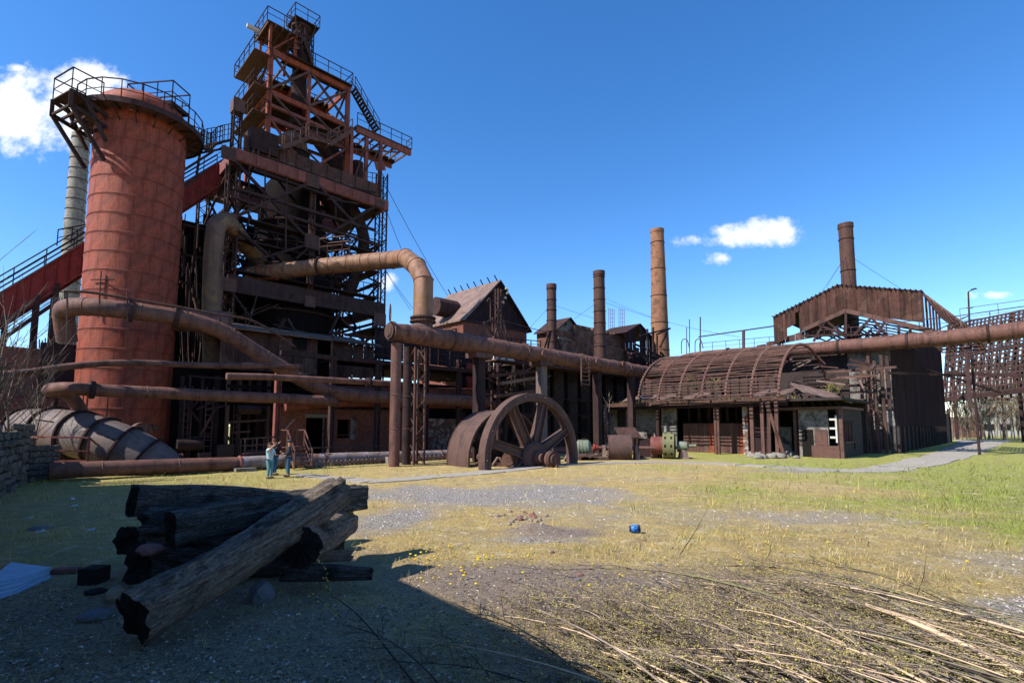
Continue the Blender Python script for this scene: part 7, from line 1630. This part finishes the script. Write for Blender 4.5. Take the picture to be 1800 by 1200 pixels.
# pale layered slab at left edge
def build_slab():
    t = thing('foam_slab', 'pale blue grey layered slab lying at the left edge', 'slab', G(40, 1040)); A, B, C_, D_ = G(-20, 1062), G(10, 1035), G(84, 1018), G(78, 1026)
    for i in range(5):
        z0, z1 = .02 + i * .032, .042 + i * .032; s = .0 + i * .03; j = lambda p: p + V((R.uniform(-.03, .03), R.uniform(-.03, .03), 0))
        a = [j(G(-30, 1066 - i * 5)), j(G(30, 1046 - i * 3)), j(G(86, 1018)), j(G(15, 1008))]; MB().hexa([p + UP * z0 for p in a] + [p + UP * (z1 + (.02 if k in (2, 3) else 0)) for k, p in enumerate(a)]).build('layer', MT['slab'], t)
build_slab()
for i, (px, py) in enumerate(((66, 937), (72, 936), (160, 933), (128, 878), (131, 890), (52, 912))):
    g = G(px, py); m = MB(); a = R.uniform(0, 3); u = V((cos(a), sin(a), .2)) * .07; v_ = V((-sin(a), cos(a), .3)) * .05; p = g + UP * .03; m.hexa([p - u - v_, p + u - v_, p + u + v_, p - u + v_] + [x + UP * .012 for x in (p - u - v_, p + u - v_, p + u + v_, p - u + v_)])
    tag(m.build('litter_scrap', MT['paper'], None, org=g), 'small white scrap of litter on the shaded grass at left', 'litter', 'white scraps on the shaded grass')
# blue tub and rubble mound in the yard
def build_blue():
    MT['blue'] = flat('bright_blue_plastic', '#2a6fc0', .45); g = G(1118, 936); g.z = gz(g.x, g.y) + .02
    K = .68
    t = thing('blue_canister', 'small bright blue and black canister lying on the dry grass', 'canister', g); ax = V((.95, -.3, .12)).normalized()
    ax = ax * 1
    MB().lathe(g + UP * .12 - ax * .05, ax, [(-.1, 0), (-.1, .115), (-.08, .13), (.12, .13), (.14, .115)], 20).build('canister_body', MT['blue'], t, 40); MB().lathe(g + UP * .12 - ax * .05, ax, [(.14, .12), (.2, .11), (.2, 0)], 16).build('dark_end', MT['shoe'], t, 40); MB().lathe(g + UP * .12 - ax * .05, ax, [(-.1, .11), (-.17, .1), (-.17, 0)], 16).build('dark_end', MT['shoe'], t, 40)
    MB().tube([g + V((-.06, -.12, .1)), g + V((-.1, -.18, .2)), g + V((.02, -.18, .22)), g + V((.06, -.12, .12))], .012, 6).build('handle', MT['shoe'], t)
    t.scale = (K, K, K)
build_blue()
for i in range(34):
    px = 925 + R.gauss(0, 18); py = 912 + R.gauss(0, 5); g = G(px, py); tag(rock('brick_rubble', g, R.uniform(.025, .085), 'stonelight' if i % 3 else 'redstone' if i % 2 else 'stonelight', .7), 'broken reddish rubble lump on the small mound in the yard', 'rubble', 'rubble on the small mound')
for i in range(22):
    px = R.uniform(880, 1250); py = R.uniform(930, 1050); g = G(px, py); tag(rock('pebble', g, R.uniform(.02, .06), R.choice(['redstone', 'stonelight', 'stonegrey']), .6), 'scattered small stone on the dry grass in front of the mound', 'stone', 'small scattered stones')
# dandelions
def build_dandelions():
    MT['petal'] = flat('yellow_petals', '#d9b91a', .6); MT['stemg'] = flat('green_stem', '#5f7a2e', .7); pm = MB().lathe((0, 0, 0), UP, [(0, .006), (.012, .022), (.02, .016), (.022, 0)], 9).mesh('flower_head', MT['petal']); sm = MB().tube([(0, 0, 0), (.005, 0, .06)], .003, 4).mesh('stem', MT['stemg'])
    for i in range(95):
        if i < 60: px, py = 720 + abs(R.gauss(0, 1)) * 120, 985 + R.gauss(0, 22)
        elif i < 80: px, py = R.uniform(900, 1200), R.uniform(960, 1060)
        else: px, py = R.uniform(1250, 1750), R.uniform(910, 1060)
        g = G(px, py); z = gz(g.x, g.y); h = R.uniform(.02, .06); t = thing('dandelion', 'small yellow dandelion flower in the dry grass of the yard', 'flower', (g.x, g.y, z), 'dandelions in the yard'); s = R.uniform(.7, 1.4)
        for me, nm, zz in ((pm, 'flower_head', h * s), (sm, 'stem', 0)):
            o = bpy.data.objects.new(nm, me); col.objects.link(o); o.parent = t; o.location = (0, 0, zz); o.scale = (s, s, s * (h / .06 if nm == 'stem' else 1))
build_dandelions()
# ------------------------------------------------------------------ brush pile
def branch_mesh(m, p0, d, L, r, lift=.1, wob=.12, seg=9, rr=R, droop=.0):
    t = V((d.x, d.y, 0)).normalized(); s = V((-t.y, t.x, 0)); pts = []; w1, w2 = rr.uniform(-wob, wob), rr.uniform(-wob, wob)
    for i in range(seg + 1):
        f = i / seg; pts.append(p0 + t * (L * f) + s * (w1 * sin(pi * f) + w2 * sin(2.3 * pi * f) * .5) * L * .25 + UP * (lift * sin(pi * min(f * 1.05, 1)) + d.z * L * f))
    m.tube(pts, [max(r * (1 - .85 * i / seg), .002) for i in range(seg + 1)], 6, True); return pts
def cut_branch(label, p0, d, L, r, mt, seed, lift=.1, twigs=10, buds=True, group='cut branches of the brush pile', wob=.1):
    rr = random.Random(seed); t = thing('cut_branch', label, 'branch', p0, group); m = MB(); pts = branch_mesh(m, V(p0), d, L, r, lift, wob, rr=rr); m.build('stem', MT[mt], t, 60); tw = MB(); bd = MB()
    for i in range(twigs):
        f = rr.uniform(.3, .98); k = int(f * 9); p = pts[k].lerp(pts[min(k + 1, 9)], rr.random()); a = atan2(d.y, d.x) + rr.choice([-1, 1]) * rr.uniform(.3, 1.0); l_ = rr.uniform(.25, .8) * min(L, 3) * .3
        q = V((cos(a), sin(a), rr.uniform(-.1, .35))); mid = p + q * l_ * .5 + UP * rr.uniform(-.02, .04); e = p + q * l_; tw.tube([p, mid, e], [r * .28 + .001, r * .2 + .001, .0015], 4, False)
        for j in range(5):
            s = p.lerp(e, rr.uniform(.2, 1)); a2 = a + rr.uniform(-.9, .9); e2 = s + V((cos(a2), sin(a2), rr.uniform(-.2, .5))) * l_ * rr.uniform(.2, .45); tw.tube([s, e2], [r * .13 + .001, .001], 3, False)
            if buds:
                for _ in range(4): c = s.lerp(e2, rr.uniform(.2, 1.1)); A = V((rr.uniform(-1, 1), rr.uniform(-1, 1), rr.uniform(-1, 1))).normalized(); B = A.orthogonal().normalized(); z = rr.uniform(.006, .014); bd.face([c, c + A * z + B * z * .4, c + A * z * 2, c + A * z - B * z * .4])
    if tw.v: tw.build('twigs', MT['twig'] if mt != 'barkdark' else MT['barkdark'], t, kind='stuff')
    if bd.v: bd.build('buds', MT['budy'], t, kind='stuff')
    return t
MT['budy'] = flat('yellow_green_buds', '#a99d52', .7, .4)
def build_brush():
    # thick stems run from the lower right corner up to the left
    rr = random.Random(21)
    spec = [((1745, 1110), (1190, 1000), .016, 'barkgreen', .30), ((1590, 1135), (940, 1005), .017, 'barkgreen', .32), ((1745, 1150), (1250, 1035), .02, 'barkpeel', .22), ((1800, 1195), (1290, 1045), .022, 'barkpeel', .26), ((1660, 1200), (1200, 1065), .018, 'barkpeel', .2),
            ((1690, 1130), (1320, 1020), .014, 'barkgrey', .25), ((1560, 1200), (1020, 1080), .018, 'barkpeel', .15), ((1480, 1210), (960, 1060), .016, 'barkpeel', .12), ((1610, 1220), (1130, 1110), .02, 'barkgrey', .18), ((1790, 1220), (1300, 1110), .022, 'barkgreen', .2)]
    BL = ['topmost long olive branch arching over the brush pile', 'longest olive branch reaching furthest left across the brush pile', 'pale peeled branch just below the topmost olive branch', 'thick pale peeled branch running into the right corner of the brush pile', 'pale peeled branch through the middle of the brush pile', 'grey branch lying close under the topmost olive one', 'pale peeled branch low in the middle of the brush pile', 'lowest pale peeled branch at the left side of the brush pile', 'grey stout branch at the bottom edge of the brush pile', 'thick olive branch at the bottom right corner of the brush pile']
    for i, (a, b, r, mt, lf) in enumerate(spec):
        p, q = G(*a), G(*b); d = q - p; cut_branch(BL[i], p + UP * .06, d.normalized(), d.length, r * 1.7, mt, 300 + i, lf, 16)
    for i in range(170):
        x0 = rr.uniform(1180, 1980); y0 = rr.uniform(1080, 1380); p = G(x0, y0); ang = radians(rr.gauss(136, 13)); L_ = rr.uniform(1.2, 3.6)
        stout = i % 5 == 0
        if p.y > 4.3 + (p.x) * .15 + .9: continue
        bk = rr.choice(['barkgrey', 'barkpeel', 'barkgreen', 'barkdark', 'barkgrey', 'barkpeel', 'barkgreen']); bk = rr.choice(['barkpeel', 'barkgrey', 'barkpeel']) if stout else bk; side = 'left' if x0 < 1450 else 'middle' if x0 < 1680 else 'right'
        cut_branch('%s %s budding cut branch in the %s part of the brush pile' % ('stout' if stout else 'thin', {'barkgrey': 'grey', 'barkpeel': 'pale peeled', 'barkgreen': 'olive', 'barkdark': 'dark'}[bk], side), p + UP * rr.uniform(.02, .2), V((cos(ang), sin(ang), rr.uniform(-.02, .04))), L_, rr.uniform(.010, .016) if stout else rr.uniform(.005, .013), bk, 400 + i, rr.uniform(.1, .26) if stout else rr.uniform(.05, .3), 11, wob=.05 if stout else .14)
    # dark bare limbs in the shade
    for i, (a, b, r, lf) in enumerate((((1080, 1235), (820, 1075), .014, .15), ((1010, 1240), (700, 1170), .01, .1), ((1100, 1225), (900, 1060), .009, .15), ((780, 1220), (590, 1100), .009, .12), ((900, 1250), (760, 1110), .007, .1))):
        p, q = G(*a), G(*b); d = q - p; cut_branch(('dark bare limb in the shade at the bottom centre, thickest one', 'dark bare limb in the shade left of the brush pile', 'thin dark bare limb crossing the shade edge', 'dark bare limb reaching left towards the log pile', 'thin dark limb at the bottom edge left of centre')[i], p + UP * .05, d.normalized(), d.length, r, 'barkdark', 500 + i, lf, 12, False, group=None)
    # upright suckers
    for i, (px, py, xt, yt, Yd) in enumerate(((1195, 975, 1252, 877, 8.6), (1610, 1050, 1628, 975, 6.5), (1345, 985, 1355, 955, 8), (575, 985, 566, 1010, 5.4), (1125, 965, 1120, 946, 8.9), (1525, 960, 1522, 945, 8.6))):
        g = G(px, py); e = P(xt, yt, g.y); m = MB(); m.tube([g, g.lerp(e, .5) + V((.04, 0, 0)), e], [.009, .006, .002], 5); tag(m.build('upright_twig', MT['barkdark'], None, org=g), ('tallest thin bare twig standing up out of the brush pile', 'thin bare twig upright right of the brush pile', 'short bare twig upright behind the brush pile', 'short twig upright by the log pile', 'tiny twig upright near the blue canister', 'tiny twig upright in the grass right of the pile')[i], 'twig')
    g = G(575, 1130); e = P(560, 985, g.y); t = thing('sapling', 'slender sapling with pale buds in the shade in front of the log pile', 'sapling', g); MB().tube(smoothpath([G(740, 1215), G(640, 1110) + UP * .12, G(600, 1085) + UP * .2, P(580, 1040, 5.9), P(568, 985, 5.8)], 4), [.012 - i * .0006 for i in range(17)], 5).build('stem', MT['barkdark'], t)
    bd = MB()
    for i in range(40):
        f = R.random(); c = P(580, 1040, 5.9).lerp(P(566, 985, 5.8), f) if i % 2 else P(600, 1085, 5.9).lerp(P(545, 1045, 5.9), f); c += V((R.uniform(-.03, .03), 0, R.uniform(-.03, .03))); A = V((R.uniform(-1, 1), -.3, R.uniform(0, 1))).normalized() * .018; B = A.orthogonal().normalized() * .008; bd.face([c, c + A + B, c + A * 2, c + A - B])
    bd.build('buds', MT['budy'], t, kind='stuff'); MB().tube([P(600, 1085, 5.9), P(575, 1062, 5.9), P(548, 1046, 5.9)], [.006, .005, .002], 4).build('side_shoot', MT['barkdark'], t)
    # understory of the pile: fine twigs nobody could count
    rs = np.random.RandomState(8); n = 9000; px = 1050 + rs.rand(n) * 780; py = 1000 + rs.rand(n) ** .8 * 210; keep = py > 1010 + np.abs(px - 1250) * .16 * (px > 1250) + (1250 - px) * .22 * (px < 1250) + rs.rand(n) * 60; px, py = px[keep], py[keep]; n = len(px)
    pos = np.array([tuple(G(a, b)) for a, b in zip(px, py)]); pos[:, 2] = gheight(pos[:, 0], pos[:, 1]) + rs.rand(n) ** 2 * .22 + .01
    tv = [(0, -.5, -.5), (0, .5, -.5), (0, .5, .5), (0, -.5, .5), (1, -.3, -.3), (1, .3, -.3), (1, .3, .3), (1, -.3, .3)]; tf = [(0, 1, 5, 4), (1, 2, 6, 5), (2, 3, 7, 6), (3, 0, 4, 7)]
    sc3 = np.stack([.08 + rs.rand(n) ** 2 * .5, .003 + rs.rand(n) * .006, .003 + rs.rand(n) * .006], -1)
    cc = np.array([srgb(q) for q in ('#7a6a58', '#a08b70', '#4a3e34', '#8c8058', '#c2ab8c')])[rs.randint(0, 5, n)] * (.6 + rs.rand(n, 1) * .6)
    scatter('twig_litter', tv, tf, pos, sc3, radians(135) + rs.randn(n) * .6, tint_mat('twig_litter', .8), vcol=cc)
    n2 = 26000; k = rs.randint(0, n, n2); p2 = pos[k] + (rs.rand(n2, 3) - .5) * np.array([.2, .2, .08]); p2[:, 2] = np.maximum(p2[:, 2], .02); s = .006 + rs.rand(n2) * .012
    scatter('bud_litter', [(-.5, -.3, 0), (.5, -.3, 0), (.5, .3, .2), (-.5, .3, .2)], [(0, 1, 2, 3)], p2, np.stack([s, s, s], -1), rs.rand(n2) * 6.28, tint_mat('bud_litter', .8, .2), tilt=(rs.rand(n2) - .5) * 3, vcol=np.array([srgb(q) for q in ('#a99d52', '#8f8a3f', '#bda85f', '#6f6a38')])[rs.randint(0, 4, n2)] * (.7 + rs.rand(n2, 1) * .5))
build_brush()
# ------------------------------------------------------------------ left stone wall, hedge twigs and the unseen building that shades the foreground
def build_left():
    t = thing('stone_wall', 'ruined dark rubble stone wall at the left edge of the yard', 'wall', P(30, 820, 24))
    a, b = V((-22.3, 24.0, 0)), V((-14.9, 14.2, 0)); d = (b - a).normalized(); n = V((d.y, -d.x, 0)); n = n if n.x > 0 else -n
    MB().beam(a - n * .55 + UP * 1.05, b - n * .55 + UP * 1.05, .9, 2.1).build('wall_core', MT['charred'], t)
    ln = (b - a).length; mesh_pool = []
    for i in range(16):
        w_, d_, h_ = R.uniform(.17, .3), R.uniform(.14, .2), R.uniform(.1, .15); J = lambda s: s * R.uniform(.75, 1.08)
        p = [(sx * J(w_), sy * J(d_), sz * J(h_)) for sz in (-1, 1) for sx, sy in ((-1, -1), (1, -1), (1, 1), (-1, 1))]; mesh_pool.append(MB().hexa(p).mesh('stone_block', MT['stone']))
    yaw = atan2(d.y, d.x)
    for r_ in range(9):
        x = R.uniform(0, .3); z = .12 + r_ * .29
        while x < ln:
            h = 2.0 + .7 * float(vnoise(x * .4, 3.3)) - (.0)
            if z > h: x += .5; continue
            s = R.uniform(.8, 1.25); p = a + d * x + n * R.uniform(-.2, -.02) + UP * (z + R.uniform(-.04, .04)); o = piece(R.choice(mesh_pool), 'stone_block', t, Matrix.Translation(p) @ Matrix.Rotation(yaw + R.uniform(-.2, .2), 4, 'Z') @ Matrix.Rotation(R.uniform(-.12, .12), 4, 'Y') @ Matrix.Diagonal((s, s, 1, 1))); x += .5 * s
    # square stone stub nearer the duct
    t2 = thing('stone_pier', 'square dark stone pier between the wall and the ground pipe', 'wall', P(45, 840, 23.5)); c = P(42, 838, 23.6); c.z = 0
    MB().box((c.x, c.y, .75), 1.5, 1.2, 1.5).build('pier_core', MT['charred'], t2)
    for z in range(6):
        for u in range(5):
            for f in range(2):
                p = V((c.x - .75 + u * .37 if f == 0 else c.x + .78, c.y - .62 if f == 0 else c.y - .6 + u * .3, .14 + z * .27)); piece(R.choice(mesh_pool), 'stone_block', t2, Matrix.Translation(p) @ Matrix.Rotation(R.uniform(-.2, .2) + (pi / 2 if f else 0), 4, 'Z') @ Matrix.Diagonal((.8, .8, 1, 1)))
    # bare shrubs above the wall
    for i, (px, py, Y, h) in enumerate(((14, 700, 21, 3.4), (-25, 705, 19, 4.2), (60, 720, 25, 2.6), (-60, 690, 20, 5.0))):
        b_ = P(px, 800, Y); b_.z = 1.2; bare_tree('bare_shrub', ('bare shrub with many thin stems above the stone wall, middle one', 'tall bare shrub at the left edge above the stone wall', 'small bare shrub beside the ribbed duct', 'tallest bare shrub at the far left edge')[i], b_, h, 700 + i, .8, n=16)
    # unseen building fitted to the foreground shade, pale concrete for bounced light
    s = thing('shade_building', 'unseen pale concrete building left of the yard, shaped to shade the log pile', 'building', (-20, 2, 0)); H = SHADE_H
    off = V((sd.x, sd.y, 0)).normalized() * (H / math.tan(SUN_EL))
    e = [V((x, y, 0)) + off for x, y in SHADE_EDGE]
    inn = [p + V((-12, -8, 0)) for p in e]
    m = MB(); m.grid([e, [p + UP * H for p in e]]); m.grid([inn[::-1], [p + UP * H for p in inn[::-1]]]); m.face([e[0], inn[0], inn[0] + UP * H, e[0] + UP * H]); m.face([inn[-1], e[-1], e[-1] + UP * H, inn[-1] + UP * H]); m.build('wall', MT['concrete'], s)
    m = MB(); m.grid([[p + UP * (H + .02) for p in e], [p + UP * (H + .02) for p in inn]]); m.grid([[p + UP * (H - .25) for p in e], [p + UP * (H + .02) for p in e]]); m.build('roof', MT['dark'], s)
SHADE_H = 7.5
SHADE_EDGE = [(6, -1.8), (1.5, 4.3), (0, 6.5), (-2.1, 8.9), (-3.3, 10.2), (-6, 13.8), (-8.0, 16.2), (-11.0, 20.0), (-16.5, 22.2)]
build_left()
